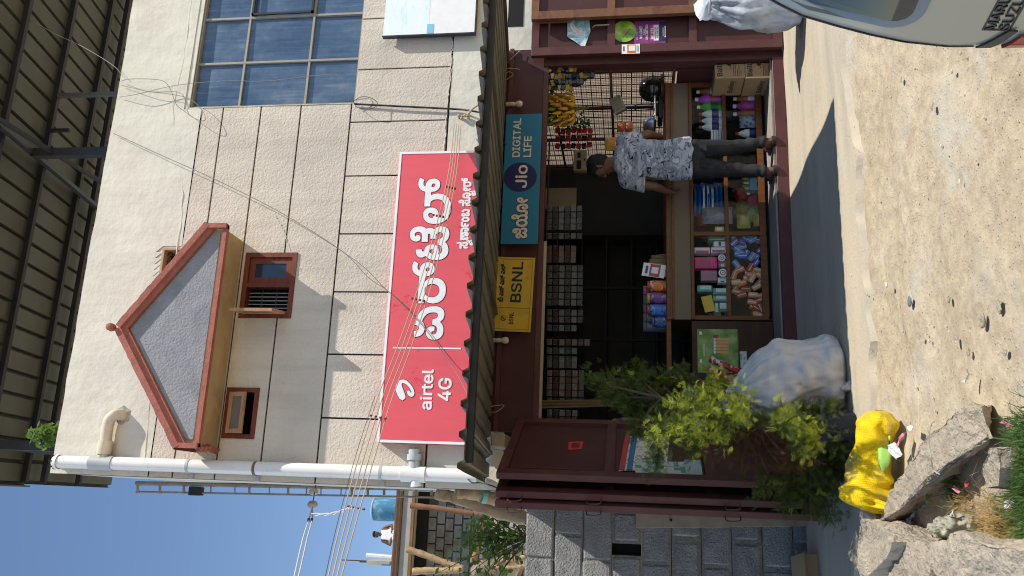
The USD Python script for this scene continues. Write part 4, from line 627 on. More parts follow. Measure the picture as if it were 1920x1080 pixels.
bo = at(1003, 622-0.0, JY); c0 = at(962, 551, JY); wd = np.hypot(*(at(962, 482, JY)-at(962, 621, JY))[[0, 2]]); hd = at(925, 551, JY)[2]-at(999, 551, JY)[2]; tl = .03
def bm(mb): return mb.rot(ry(-tl*-1), c0)
part('panel', bm(MB().box(c0+[0, .004, 0], (wd, .008, hd), ch=.001)), YEL, bs)
m = MB()
for a_, b_, cc, dd in ((-.47, .47, .44, .448), (-.47, .47, -.448, -.44), (-.474, -.470, -.44, .44), (.470, .474, -.44, .44), (-.19, -.185, -.44, .44), (-.47, .47, .30, .303)):
    m.span(c0+[a_*wd, -.0012, cc*hd], c0+[b_*wd, .002, dd*hd])
part('ruling', bm(m), INK, bs)
m = MB().text('BSNL', c0[0]-.13*wd, c0[2]-.20*hd, .088, c0[1], .0015, True, .55*wd); part('lettering', bm(m), INK, bs)
part('lettering', bm(MB().text('BSNL', c0[0]-.41*wd, c0[2]-.05*hd, .036, c0[1], .0015, True, .16*wd)), INK, bs)
g = fit(kan('d', 0, 0, 1.), c0[0]-.11*wd, c0[0]+.40*wd, c0[2]+.24*hd, c0[2]+.385*hd).buffer(.0015); part('lettering', bm(MB().prism(g, c0[1], .0015)), INK, bs)
ring = affinity.translate(Point(0, 0).buffer(.024, 16).difference(Point(.002, -.003).buffer(.019, 16)), c0[0]-.33*wd, c0[2]+.20*hd); ring = union_all([ring, LineString([(c0[0]-.35*wd, c0[2]+.15*hd), (c0[0]-.31*wd, c0[2]+.25*hd)]).buffer(.004)])
part('emblem', bm(MB().prism(ring, c0[1], .0015)), INK, bs)
for sx in (-.28, .28): part('wire_tie', MB().tube(curve([c0+[sx*wd, -.003, .42*hd], c0+[sx*wd+.02, -.02, .56*hd], c0+[sx*wd, .05, .66*hd]], 8), .004, 5), RUST, bs)

# ================================================================== folding doors
def door_leaf(name, label, w, z0, z1, rails, mat_, loc, rotz, group=None):
    """a leaf from its hinge stile along +x, built then turned"""
    t = thing(name, label, 'door', loc, group); R = rz(rotz); L = np.asarray(loc)
    def pt(nm, mb, m_, **k):
        mb.v = [v@R.T+L for v in mb.v]; return part(nm, mb, m_, t, **k)
    S, T = .085, .05
    pt('stile', MB().span((0, -T, z0), (S, 0, z1), ch=.003), mat_, ); pt('stile', MB().span((w-S, -T, z0), (w, 0, z1), ch=.003), mat_)
    for k, z in enumerate(rails): pt('rail', MB().span((S, -T+.002, z-.035), (w-S, -.002, z+.035)), mat_)
    zs = sorted(rails)
    for a, b in zip(zs[:-1], zs[1:]): pt('sheet', MB().span((S, -.016, a+.035), (w-S, -.010, b-.035)), MAROON2)
    return t, pt
ra = math.atan2(-1.05, -.50)+0.0
def leaf_frame(): pass
hL = np.array([.672, -.02, 0]); Lw = 1.14
dirL = math.atan2(-1.02, -.49)          # from the hinge towards the viewer
# built from the free edge back to the hinge so that the face looks right
def left_leaf(off, label, rails=(.155, .80, 1.50, 2.255)):
    free = hL+np.array([math.cos(dirL), math.sin(dirL), 0])*Lw+np.array([off, 0, 0])
    return door_leaf('door_leaf', label, Lw, .12, 2.29, rails, MAROON, tuple(free), dirL+math.pi, None)
LA, ptA = left_leaf(0, 'maroon steel door leaf with flyers swung out at the left of the shop')
LB, _ = left_leaf(-.125, 'maroon door leaf folded just behind the one with the flyers'); LC, _ = left_leaf(-.20, 'outermost left maroon door leaf beside the block wall')
for t, off in ((LB, -.125), (LC, -.2)):
    fx = hL+np.array([math.cos(dirL), math.sin(dirL), 0])*Lw+np.array([off, 0, 0])
    for z in (.62, 1.55, 2.1): part('handle', MB().tube(curve([fx+[.01, -.012, z], fx+[-.015, -.05, z+.01], fx+[-.02, -.05, z+.09], fx+[.005, -.012, z+.1]], 12), .005, 6), MAROON, t)
ptA('batten', MB().span((.14, -.03, 1.7), (.165, -.016, 2.2)), MAROON)
# flyers and stickers: things stuck on the leaf
def sheetmat(name, cols, sc=(60, 60, 60), rough=.5):
    """printed paper: coloured ground, blocks and lines"""
    if name in _mats: return _mats[name]
    _mats[name] = usdkit.material(stage, f'/World/Looks/{name}', {'g': ('geometry', {}), 'mp': ('mapping', {'scale': sc}), 'v': ('white_noise_texture', {}), 'f': ('vector_math', {'math_type': 'floor'}),
        'r': ('rgb_ramp', {'ramp': cols, 'interpolate': False}), 'p': ('principled_bsdf', {'roughness': rough})},
        [('g.position', 'mp.vector'), ('mp.vector', 'f.vector1'), ('f.vector', 'v.vector'), ('v.value', 'r.fac'), ('r.color', 'p.base_color')], surface='p.BSDF')
    return _mats[name]
PRINT = sheetmat('tariff_print', [(0, (.62, .60, .55)), (.62, (.30, .32, .36)), (.8, (.62, .60, .56)), (.93, (.5, .12, .14))], (40, 40, 75))
PRINT2 = sheetmat('leaflet_print', [(0, (.40, .52, .50)), (.4, (.10, .30, .12)), (.65, (.55, .55, .5)), (.85, (.18, .30, .45))], (22, 22, 22))
dA = np.array([math.cos(dirL+math.pi), math.sin(dirL+math.pi), 0]); nA = np.array([dA[1], -dA[0], 0]); fA = np.asarray(LA.loc)
def onleaf(u, z, lift=.018): return fA+dA*u+np.array([0, 0, z])+nA*lift
def onleaf_px(px, py, lift=.018):
    """where the line of sight through a pixel meets the leaf"""
    d = ray(px, py); o = fA+nA*lift; t = ((o-CAM)@nA)/(d@nA); return CAM+d*t
def quadsheet(P, th=.002, n=None, curl=.0, seed=1, res=8):
    """a slightly wavy sheet through four corners"""
    P = np.asarray(P, float); n = np.cross(P[1]-P[0], P[3]-P[0]) if n is None else n; n = n/np.linalg.norm(n); u = np.linspace(0, 1, res); m = MB(); out = []
    for s in (0, th):
        G_ = np.array([[(P[0]*(1-a)*(1-b)+P[1]*a*(1-b)+P[2]*a*b+P[3]*(1-a)*b)+n*(s+curl*(meshkit.noise(np.array([a*3+seed, b*3, seed*.7]), seed)-.2)) for b in u] for a in u])
        m.grid(G_ if s else G_[::-1])
    return m
P = [onleaf_px(*p) for p in ((1160, 885), (1250, 880), (1255, 818), (1172, 819))]
t = thing('tariff_leaflet', 'printed white price leaflet stuck on the left maroon door leaf', 'leaflet', P[0]); part('paper', quadsheet(P, curl=.012, n=nA), PRINT, t); part('red_band', quadsheet([p+nA*.008 for p in (P[0]*.98+P[3]*.02, P[0]*.88+P[1]*.12, P[3]*.88+P[2]*.12, P[3])], n=nA, curl=.01), flat('faded_red', (.40, .06, .06)), t)
part('blue_band', quadsheet([p+nA*.008 for p in (P[0]*.84+P[1]*.16, P[0]*.72+P[1]*.28, P[3]*.72+P[2]*.28, P[3]*.84+P[2]*.16)], n=nA, curl=.01), flat('faded_blue', (.05, .16, .32)), t)
P = [onleaf_px(*p) for p in ((1192, 898), (1318, 899), (1314, 866), (1190, 868))]
t = thing('green_leaflet', 'pale green leaflet with small pictures on the left maroon door leaf', 'leaflet', P[0]); part('paper', quadsheet(P, curl=.012, n=nA, seed=4), PRINT2, t); part('photo', quadsheet([p+nA*.010 for p in (P[0]*.25+P[1]*.75, P[0]*.02+P[1]*.98, P[3]*.02+P[2]*.98, P[3]*.25+P[2]*.75)], n=nA, curl=.01, seed=4), flat('pale_cyan_print', (.32, .42, .44)), t)
P = [onleaf_px(*p) for p in ((1066, 844), (1091, 842), (1094, 828), (1066, 829))]
t = thing('red_sticker', 'small red shield sticker on the left maroon door leaf', 'sticker', P[0]); part('sticker', quadsheet(P, n=nA, res=4), flat('signal_red', (.60, .035, .03)), t); Q = [np.mean(P, 0)*.45+p*.55 for p in P]; part('label', quadsheet([p+nA*.003 for p in Q], n=nA, res=3), flat('maroon_ink', (.12, .02, .02)), t)
# right leaves
RL = 'maroon door leaf with a recessed sheet folded open at the right of the shop'
zr = sorted([.055, at(1299, 60, -.1)[2], at(1146, 60, -.1)[2], 2.25])
R1, pt1 = door_leaf('door_leaf', RL, .80, .02, 2.285, zr, MAROON, (4.062, -.055, 0), 0)
ST_ = mat('worn_handle', (.30, .26, .23), .4, .2, 9, metal=.6)
RUSTY = mat('rusty_brown_steel', (.17, .075, .035), .6, .3, 6, col2=(.09, .03, .022), s2=6)
R2, pt2 = door_leaf('door_leaf', 'rust brown door leaf folded in front of the right maroon one', .80, .02, 2.285, zr, RUSTY, (4.395, -.135, 0), 0)
part('hasp', MB().tube(curve([at(1146, 46, -.09), at(1130, 47, -.115), at(1116, 48, -.115), at(1111, 52, -.10)], 12), .008, 6), ST_, R1)
pt1('rod', MB().tube([(.33, -.07, 1.95), (.33, -.07, 2.25)], .008, 6), RUSTY)

# posters on the right leaf
PY_ = -.077
def rp(px, py): return at(px, py, PY_)
def rbox(t, nm, px0, px1, py0, py1, m_, d=.002, off=0.0): a, b = rp(px1, py1), rp(px0, py0); return part(nm, MB().span((a[0], PY_-d-off, a[2]), (b[0], PY_-off, b[2])), m_, t)
t = thing('silver_leaflet', 'crumpled blue and silver leaflet with folded corner on the right door leaf', 'leaflet', rp(1085, 60))
SILV = usdkit.material(stage, '/World/Looks/silver_blue_print', {'g': ('geometry', {}), 'n': ('noise_texture', {'scale': 12.0, 'detail': 3.0, 'distortion': .8}), 'r': ('rgb_ramp', {'ramp': [(.35, (.10, .32, .45)), (.5, (.28, .46, .56)), (.6, (.68, .68, .66)), (.72, (.55, .33, .30))]}), 'p': ('principled_bsdf', {'roughness': .35})},
    [('g.position', 'n.vector'), ('n.fac', 'r.fac'), ('r.color', 'p.base_color')], surface='p.BSDF')
P = [(1105, 36), (1064, 40), (1064, 70), (1092, 88), (1097, 88), (1107, 60)]; pl_ = Polygon([tuple(rp(*p)[[0, 2]]) for p in P]); tm = trimesh.creation.extrude_polygon(pl_, .003, engine='earcut')
for _ in range(3): tm = tm.subdivide()
v = np.array(tm.vertices); v = np.stack([v[:, 0], PY_-v[:, 2], v[:, 1]], 1); v[:, 1] -= .022*meshkit.noise(v*[11, 1, 11], 3); part('sheet', MB().add(v, tm.faces), SILV, t, smooth=True)
t = thing('round_green_sticker', 'round green sticker with a hand picture on the right door leaf', 'sticker', rp(1170, 58)); c = rp(1170.5, 59); r = (rp(1170, 39)[0]-rp(1170, 79)[0])/2
GRN = usdkit.material(stage, '/World/Looks/green_round_print', {'g': ('geometry', {}), 'n': ('noise_texture', {'scale': 13.0, 'detail': 3.0}), 'r': ('rgb_ramp', {'ramp': [(.3, (.03, .14, .02)), (.5, (.20, .40, .03)), (.68, (.45, .52, .08))]}), 'p': ('principled_bsdf', {'roughness': .3})}, [('g.position', 'n.vector'), ('n.fac', 'r.fac'), ('r.color', 'p.base_color')], surface='p.BSDF')
part('disc', MB().prism(Point(c[0], c[2]).buffer(r, 20), PY_, .003), GRN, t)
for k in range(5): a = .55+0*k; o = c+np.array([.012*k-.025, 0, -.012+.010*k]); m = MB().box((0, 0, 0), (.009, .001, .05-.004*abs(k-2)), ry(-.6)); m.v = [v+np.array([o[0], PY_-.0036, o[2]]) for v in m.v]; part('finger_print', m, flat('tan_print', (.42, .22, .08), .4), t)
m = MB().box((0, 0, 0), (.085, .001, .007), ry(.66)); m.v = [v+np.array([c[0]-.01, PY_-.0036, c[2]-.03]) for v in m.v]; part('diagonal_band', m, flat('dark_band', (.06, .05, .03), .4), t)
t = thing('purple_poster', 'purple poster reading NO LIMIT TALK UNLIMITED on the right door leaf', 'poster', rp(1220, 60)); PURP = mat('purple_print', (.20, .035, .19), .35, .2, 8, col2=(.33, .05, .20), s2=9); MAG = flat('magenta_print', (.50, .07, .22), .4); IND = flat('indigo_print', (.022, .025, .075), .35)
rbox(t, 'sheet', 1189, 1248, 41, 81, PURP); rbox(t, 'dark_end', 1236, 1248, 41, 77, IND, .001, .002); rbox(t, 'pink_box', 1219, 1226, 47, 76, MAG, .001, .002); rbox(t, 'white_box', 1225.5, 1235, 47, 76, WHITE, .001, .0022); rbox(t, 'white_stripe', 1246, 1248.5, 49, 70, WHITE, .001, .003); rbox(t, 'white_stripe', 1242.5, 1244, 52, 68, WHITE, .001, .003)
for txt, px, a, b, hh, m_ in (('NO LIMIT', 1204, 73, 50, .022, WHITE), ('TALK', 1210, 66, 55, .019, WHITE), ('UNLIMITED', 1215, 75, 47, .021, WHITE), ('RC 179', 1225, 74, 53, .022, WHITE), ('UNLIMITED', 1230, 74, 51, .012, NAVY), ('3G DATA', 1234, 72, 52, .015, NAVY), ('tariff', 1196, 76, 60, .016, flat('lilac_print', (.55, .25, .5), .4))):
    o, e = rp(px, a), rp(px, b); part('lettering', MB().text(txt, o[0], o[2], hh, PY_-.003, .001, True, e[0]-o[0]), m_, t)
QY = -.107
t = thing('payment_sticker', 'white and orange payment sticker on the right door frame', 'sticker', at(1183, 91, QY))
def qb(nm, px0, px1, py0, py1, m_, d): a, b = at(px1, py1, QY), at(px0, py0, QY); part(nm, MB().span((a[0], QY-d, a[2]), (b[0], QY+.002, b[2])), m_, t)
qb('sheet', 1166, 1200, 83.5, 100, WHITE, .001); qb('orange_panel', 1176, 1192, 83.8, 99, flat('orange_print', (.62, .16, .03), .4), .002); qb('white_panel', 1179, 1191, 86, 95.5, WHITE, .003); qb('print_line', 1168.5, 1171, 87, 96, NAVY, .002); qb('print_line', 1194, 1195, 85, 97, INK, .002); qb('print_line', 1197, 1197.7, 86, 97, INK, .002)
pt1('chalk_mark', MB().span(at(1450, 73, -.108), at(1446, 55, -.104)), flat('cream_mark', (.62, .55, .42), .7))
# ================================================================== counter
CY = .34
def cx(py): return at(1380, py, CY)[0]
xL, xR = cx(599.5), 3.975; xm = cx(437.5); xq = cx(321)
zt, za1, za0, zg1, zsh, zg0, zb = .985+.055, .995, .822, .80, at(1365, 520, CY)[2], .205, .125
ct = thing('shop_counter', 'long wooden shop counter with glass fronted shelves full of goods', 'counter', ((xL+xR)/2, .6, .12))
part('top', MB().span((xL-.01, CY-.03, zt-.035), (xR+.0, CY+.5, zt), ch=.006), WOODC, ct)
part('apron', MB().span((xL, CY, za0), (xR, CY+.02, zt-.035)), mat('tan_laminate', (.17, .13, .085), .6, .1, 3), ct)
part('lower_lip', MB().span((xL, CY-.018, za0-.03), (xR, CY+.03, za0-.001), ch=.004), WOODC, ct)
part('upper_lip', MB().span((xL, CY-.016, zt-.075), (xR, CY-.001, zt-.05), ch=.004), WOODC, ct)
for x in (xL, xm-.018, xq-.018, xR-.036): part('post', MB().span((x, CY, zb+.03), (x+.036, CY+.035, za0-.03)), WOODC, ct)
xs_ = [xL+.036, xm-.018, xm+.018, xq-.018, xq+.018, xR-.036]
for a, b in zip(xs_[::2], xs_[1::2]):
    part('rail', MB().span((a, CY+.002, zsh-.02), (b, CY+.033, zsh+.012)), WOODC, ct); part('rail', MB().span((a, CY+.002, zg0-.055), (b, CY+.033, zg0)), WOODC, ct)
    part('shelf', MB().span((a, CY+.033, zsh-.012), (b, CY+.46, zsh+.006)), SHELFM, ct)
    for c_, d_ in ((zg0, zsh-.02), (zsh+.012, za0-.03)): part('glass', MB().span((a, CY+.014, c_), (b, CY+.018, d_)), CLEAR, ct)
part('back', MB().span((xL, CY+.47, zb), (xR, CY+.49, za0)), SHELFM, ct); part('bottom', MB().span((xL, CY+.03, zb+.03), (xR, CY+.46, zg0-.05)), SHELFM, ct)
for x in (xL, xR-.02): part('side', MB().span((x, CY+.036, zb), (x+.018, CY+.47, zt-.036)), WOODD, ct)
part('plinth', MB().span((xL+.03, CY+.06, .119), (xR-.03, CY+.08, zb+.03)), DARK, ct)
GY = CY+.05
def gx(px, py, y=GY): return at(px, py, y)
# ---- bottles
def bottle(name, label, c, h, r, body, cap, band=None, group=None, pet=False):
    t = thing(name, label, 'bottle', c, group); c = np.asarray(c)
    part('body', MB().lathe([(0, 0), (r*.9, 0), (r, .02*h), (r, .50*h), (r*.92, .60*h), (r*.62, .74*h), (r*.36, .82*h), (r*.34, .88*h), (0, .88*h)], c, 14), body, t, smooth=50)
    part('cap', MB().lathe([(r*.40, .86*h), (r*.42, .87*h), (r*.40, .985*h), (0, h)], c, 12), cap, t, smooth=40)
    if band is not None: part('wrapper', MB().lathe([(r*1.012, .14*h), (r*1.012, .44*h)], c, 14), band, t, smooth=60)
    return t
def bt(px0, px1, py, name, label, col, cap, band=None, w=None, y=GY+.05, group=None):
    lo, hi = gx(px1, py, y), gx(px0, py, y); base = zsh+.008 if px1 < 1365 else zg0-.05+.004
    lo[2] = base; h = hi[2]-base; r = w or h*.19
    return bottle(name, label, lo, h, r, col, cap, band, group)
def plast(n, c, r=.3): return flat(n, c, r, spec=.5)
PURPLE, GREEN, WHITEP, ORANGE, REDP, BLUEP, PINKP, YELP = (plast('purple_liquid', (.50, .06, .52)), plast('green_liquid', (.03, .42, .05)), plast('white_plastic', (.74, .74, .74)), plast('orange_liquid', (.40, .12, .03)),
    plast('red_plastic', (.40, .02, .02)), plast('blue_plastic', (.02, .10, .36)), plast('pink_print', (.50, .07, .19)), plast('yellow_plastic', (.50, .34, .03)))
TEAL, BROWNK = plast('teal_print', (.03, .28, .24)), plast('brown_kraft', (.27, .18, .10))
NAVYP = plast('navy_print', (.02, .03, .14))
bt(1305, 1357, 171, 'juice_bottle', 'orange bottle on the top shelf next to the cartons', ORANGE, WHITEP, WHITEP)
bt(1302, 1357, 185, 'cleaner_bottle', 'purple floor cleaner bottle on the top shelf', PURPLE, WHITEP, PINKP)
bt(1306, 1357, 200, 'cleaner_bottle', 'green floor cleaner bottle on the top shelf', GREEN, WHITEP, plast('dark_green_print', (.02, .12, .05)))
for k, py in enumerate((213, 226, 238)): bt(1310, 1357, py, 'lotion_bottle', ('white bottle with a red cap and blue band beside the green bottle', 'middle white bottle with red cap and blue band on the top shelf', 'white bottle with red cap and blue band nearest the rolled papers')[k], WHITEP, REDP, NAVYP)
bt(1374, 1424, 184, 'juice_bottle', 'small orange bottle on the lower shelf beside the cartons', ORANGE, WHITEP, WHITEP)
bt(1373, 1424, 198, 'cleaner_bottle', 'magenta floor cleaner bottle on the lower shelf', plast('magenta_liquid', (.46, .05, .36)), WHITEP, None, w=.05)
bt(1374, 1424, 213, 'juice_bottle', 'amber bottle behind the crinkled packet on the lower shelf', plast('amber_liquid', (.25, .07, .02)), WHITEP, None)
bt(1378, 1424, 250, 'lotion_bottle', 'white bottle with red cap on the lower shelf by the legs', WHITEP, REDP, NAVYP)
# ---- boxes and packets
def carton(name, label, px0, px1, py0, py1, col, y=GY, d=.08, print_=None, cat='box', rot=0.0, base=None, group=None):
    """a packet whose front face spans the pixels"""
    a, b = gx(px1, py1, y), gx(px0, py0, y); c = (a+b)/2; w, h = b[0]-a[0], b[2]-a[2]; c = c+[0, d/2, 0]
    if base is not None: c[2] = base+h/2
    t = thing(name, label, cat, c, group); R = ry(rot)
    part('box', MB().box(c, (w, d, h), R, ch=min(w, h)*.04), col, t)
    if print_ is not None:
        pm, (u0, u1, v0, v1) = print_; q = MB().box(np.array([(u0+u1-1)/2*w, -d/2-.0008, (v0+v1-1)/2*h]), ((u1-u0)*w, .0016, (v1-v0)*h)); q.v = [v@R.T+c for v in q.v]; part('label', q, pm, t)
    return t
def pillow(name, label, c, size, col, seed=1, rot=0, group=None, cat='packet', tilt=0.0, band=None):
    t = thing(name, label, cat, c, group); c = np.asarray(c); w, d, h = size; n = 9; u = np.linspace(-1, 1, n); m = MB()
    for s in (-1, 1):
        P = np.array([[(x*w/2*(1-.05*abs(z)), s*d/2*(1-x**4)*(1-z**2)**.5*(.8+.5*meshkit.noise(np.array([x*2+seed, z*2, s]), seed)), z*h/2) for z in u] for x in u]); m.grid(P if s > 0 else P[::-1])
    m.rot(ry(rot)@rx(tilt)); m.v = [v+c for v in m.v]; part('bag', m, col, t, smooth=50)
    if band is not None:
        m = MB(); P = np.array([[(x*w/2*.9, -d/2*(1-x**4)*(.8+.5*.6)-.004, z*h/2) for z in np.linspace(-.35, .35, 4)] for x in u]); m.grid(P[::-1]); m.rot(ry(rot)@rx(tilt)); m.v = [v+c for v in m.v]; part('label', m, band, t, smooth=60)
    return t
GRID = sheetmat('packet_print', [(0, (.40, .38, .36)), (.5, (.10, .11, .30)), (.72, (.36, .07, .09)), (.86, (.46, .45, .42))], (70, 70, 70))
c = gx(1404, 228, GY+.04); pillow('crinkled_packet', 'crinkled blue and white printed packet on the lower shelf', c, (.13, .09, .17), sheetmat('blue_white_foil', [(0, (.35, .37, .42)), (.55, (.06, .10, .30)), (.8, (.40, .41, .44))], (55, 55, 55), .3), 3)
for k in range(5): carton('rolled_paper', ('topmost', 'second', 'third', 'fourth', 'lowest')[k]+' white box in the small stack behind the knees', 1333+k*5, 1338+k*5-.4, 243-k*.6, 272, WHITEP, GY+.03, .12)
# blue detergent packs stacked flat behind the glass
BLUEF = mat('blue_foil', (.02, .12, .42), .3, .35, 14, spec=.6, col2=(.06, .17, .42), s2=9, obj=False)
z_ = zsh+.01; x_a, x_b = cx(393), cx(330)
for k in range(7):
    c = np.array([(x_a+x_b)/2+.012*math.sin(k*2.1), GY+.12, z_+.021+k*.0395])
    pillow('detergent_pack', ('lowest', 'second from bottom', 'third from bottom', 'middle', 'third from top', 'second from top', 'topmost')[k]+' blue detergent pack in the stack behind glass', c, (x_b-x_a, .16, .05), BLUEF, k, group='blue detergent packs', band=WHITEP if k in (2, 3, 4) else None)
c = gx(1345, 404, GY+.06); pillow('clear_bag', 'pale clear plastic bag left of the blue packs', c, (.17, .12, .27), mat('hazy_plastic', (.27, .28, .32), .3, .3, 12, spec=.6), 5)
c = gx(1318, 412, GY+.12); pillow('red_packet', 'dark red packet at the back left of the blue packs', c, (.12, .08, .10), REDP, 6)
carton('small_box', 'small yellow printed box under the pale bag', 1340, 1358, 425, 434, YELP, GY, .06, (WHITEP, (.2, .8, .2, .8)))
cereal = carton('cereal_box', 'blue box with a dark ring on the lower shelf left of the legs', 1411, 1436, 333, 356, plast('cyan_box', (.03, .25, .42)), GY, .09, base=zg0-.046)
t_c = gx(1425, 345, GY-.002); part('ring', MB().prism(affinity.translate(Point(0, 0).buffer(.034).difference(Point(0, 0).buffer(.018)), t_c[0], t_c[2]), GY-.001, .001), NAVYP, cereal)
carton('yellow_box', 'yellow box stacked on the blue ring box', 1409, 1436, 325.5, 332.5, YELP, GY, .09)
for k, (a, b) in enumerate(((330, 338), (339, 345), (346, 356), (357, 366))): carton('dark_box', ('dark green and yellow box in the top of the pile', 'black box with white print in the pile', 'green box with pale print in the pile', 'lowest dark green box of the pile')[k], 1389+k*2, 1407+k*.5, a, b, plast(f'deep_green_{"abcd"[k]}', ((.02, .10, .05), (.02, .025, .02), (.03, .16, .06), (.02, .07, .06))[k]), GY+.02, .1, (YELP if k % 2 == 0 else WHITEP, (.1, .5, .2, .8)))
for k in range(5):
    c = gx(1390+((k*17) % 32), 366+k*12, GY+.05+.03*(k % 2)); c[2] = max(c[2], zg0+.01); pillow('lentil_packet', ('maroon packet', 'rose packet', 'olive packet', 'pale green packet', 'straw yellow packet')[k]+' among the soft packets on the lower shelf', c, (.15, .09, .12+.03*(k % 2)), plast(f'pulse_{"abcde"[k]}', ((.25, .02, .03), (.36, .10, .10), (.20, .19, .06), (.16, .25, .12), (.48, .38, .08))[k]), 10+k, rot=.3*(k % 3-1))
c = gx(1423, 412, GY+.03); pillow('yellow_packet', 'round bright yellow packet resting low behind the glass', c, (.13, .1, .10), YELP, 22)
c = gx(1375, 398, GY+.15); pillow('grey_packet', 'dull grey packet leaning behind the yellow ones', c, (.12, .06, .18), mat('grey_kraft', (.14, .12, .10), .7), 23)
# left bay, upper shelf: cosmetics
CP = (plast('cream_print', (.5, .46, .40)), plast('dusty_pink', (.40, .20, .26)), plast('hot_pink', (.70, .03, .20)), plast('mint_print', (.08, .36, .30)))
U0 = 1360
def shelfbox(label, x0, x1, y0, y1, col, pr=None, y=GY, name='cosmetic_box', d=.09): return carton(name, label, x0, x1, y0, y1, col, y, d, pr)
shelfbox('mint box lying at the right end of the top shelf', 1328, 1361, 443, 450, CP[3], (CP[0], (.05, .3, .1, .9)))
shelfbox('pale grey box under the mint box', 1338, 1361, 452.5, 462, WHITEP, (NAVYP, (.1, .9, .4, .6)))
shelfbox('pink and white cream box, left of the pair', 1302, 1331, 464, 474.5, WHITEP, (PINKP, (.0, .45, .08, .92)))
shelfbox('pink and white cream box nearest the glass post', 1333, 1361.5, 463.5, 474, WHITEP, (PINKP, (.05, .5, .08, .92)), GY-.012)
shelfbox('large hot pink box on the upper shelf', 1302, 1345, 482, 503, CP[2], (PINKP, (.1, .9, .3, .8)))
shelfbox('rose box behind the round white lids', 1347, 1363, 488, 501, CP[1], (WHITEP, (.1, .5, .3, .7)))
shelfbox('dusty pink box below the hot pink one', 1314, 1345, 507, 526, CP[1])
def lid(px, py, r, label):
    c = gx(px, py, GY-.02); t = thing('cream_jar', label, 'jar', c)
    part('lid', MB().lathe([(0, -.012), (r, -.012), (r, .012), (r*.8, .016), (0, .016)], c, 20, rx(math.pi/2)), WHITEP, t, smooth=40)
    part('ring', MB().lathe([(r*.45, .0165), (r*.62, .019), (r*.66, .0165)], c, 20, rx(math.pi/2)), flat('grey_emblem', (.15, .13, .12), .5), t); part('dot', MB().lathe([(0, .019), (r*.2, .0165)], c, 12, rx(math.pi/2)), PINKP, t)
lid(1353, 484, .032, 'upper round white cream jar lid facing the glass'); lid(1355, 512, .038, 'lower larger round white cream jar lid facing the glass')
shelfbox('white box with a red dot under the larger jar lid', 1346, 1363, 520, 530, WHITEP, (REDP, (.1, .35, .3, .7)), GY-.005)
for k, (x0, x1, y0, y1) in enumerate(((1307, 1336, 535, 547), (1337, 1364, 540, 552), (1337, 1364, 554, 565), (1346, 1364, 567, 585), (1338, 1352, 567, 595))):
    shelfbox(('mint toothpaste box standing highest on the left', 'upper teal and white box of the left stack', 'middle teal and white box of the left stack', 'grey teal box at the lower left of the shelf', 'dark teal box in the left corner')[k], x0, x1, y0, y1, CP[3] if k < 3 else plast('dull_teal', (.09, .17, .17)), (WHITEP, (.35, .95, .1, .8)), GY+.004*k)
P = [gx(*p, CY-.004) for p in ((1314, 557), (1334, 553), (1341, 583), (1322, 586))]
t = thing('yellow_note', 'yellow paper note stuck on the glass of the counter', 'note', P[0]); part('paper', quadsheet(P, n=np.array([0, -1., 0]), curl=.006), mat('yellow_paper', (.60, .42, .06), .7), t)
# left bay, lower shelf: heap of small packets
rr_ = random.Random(11); OR = [plast('orange_wrap', (.68, .17, .035)), plast('pale_orange_wrap', (.70, .33, .13)), plast('rust_wrap', (.52, .09, .03))]; BL = [plast('blue_wrap', (.03, .15, .55)), plast('sky_wrap', (.14, .32, .62)), plast('violet_wrap', (.12, .08, .42))]
first = None
def soap(c, col, label, R, grp):
    t = thing('soap_packet', label, 'packet', c, grp); m = MB().box((0, 0, 0), (.05, .035, .085), ch=.007); m.v = [v@R.T+c for v in m.v]; part('wrapper', m, col, t)
    m = MB().box((0, -.0178, 0), (.006, .001, .075)); m.v = [v@R.T+c for v in m.v]; part('stripe', m, WHITEP, t); return t
base = None; n = 0
protos = {}
for i in range(46):
    py = rr_.uniform(446, 592); lim = 1372+max(0, (py-540))*.9 if py > 500 else 1376
    px = rr_.uniform(lim, 1432); blue = py < 500; k = rr_.randrange(3)
    c = gx(px, py, GY+.012+.06*rr_.random()); c[2] = max(c[2], zg0-.03)
    ang = rr_.uniform(-1.3, 1.3); key = (blue, k)
    if key not in protos: protos[key] = soap(c, (BL if blue else OR)[k], ('blue' if blue else 'orange')+' wrapped soap packet in the heap behind the lower glass', rx(rr_.uniform(-.2, .2))@rz(rr_.uniform(-.25, .25)), 'blue soap packets in the heap' if blue else 'orange soap packets in the heap'); continue
    p = protos[key]; x = UsdGeom.Xform.Define(stage, _number('/World', 'soap_packet')); x.AddTranslateOp().Set(Gf.Vec3d(*map(float, c))); x.AddRotateYOp().Set(math.degrees(ang))
    x.AddScaleOp().Set(Gf.Vec3f(1, 1, 1)); pr = x.GetPrim(); pr.GetReferences().AddInternalReference(p.prim.GetPath()); pr.SetInstanceable(True); was = p.prim.GetCustomData(); tag(pr, was['label'], was['category'], was['group'])
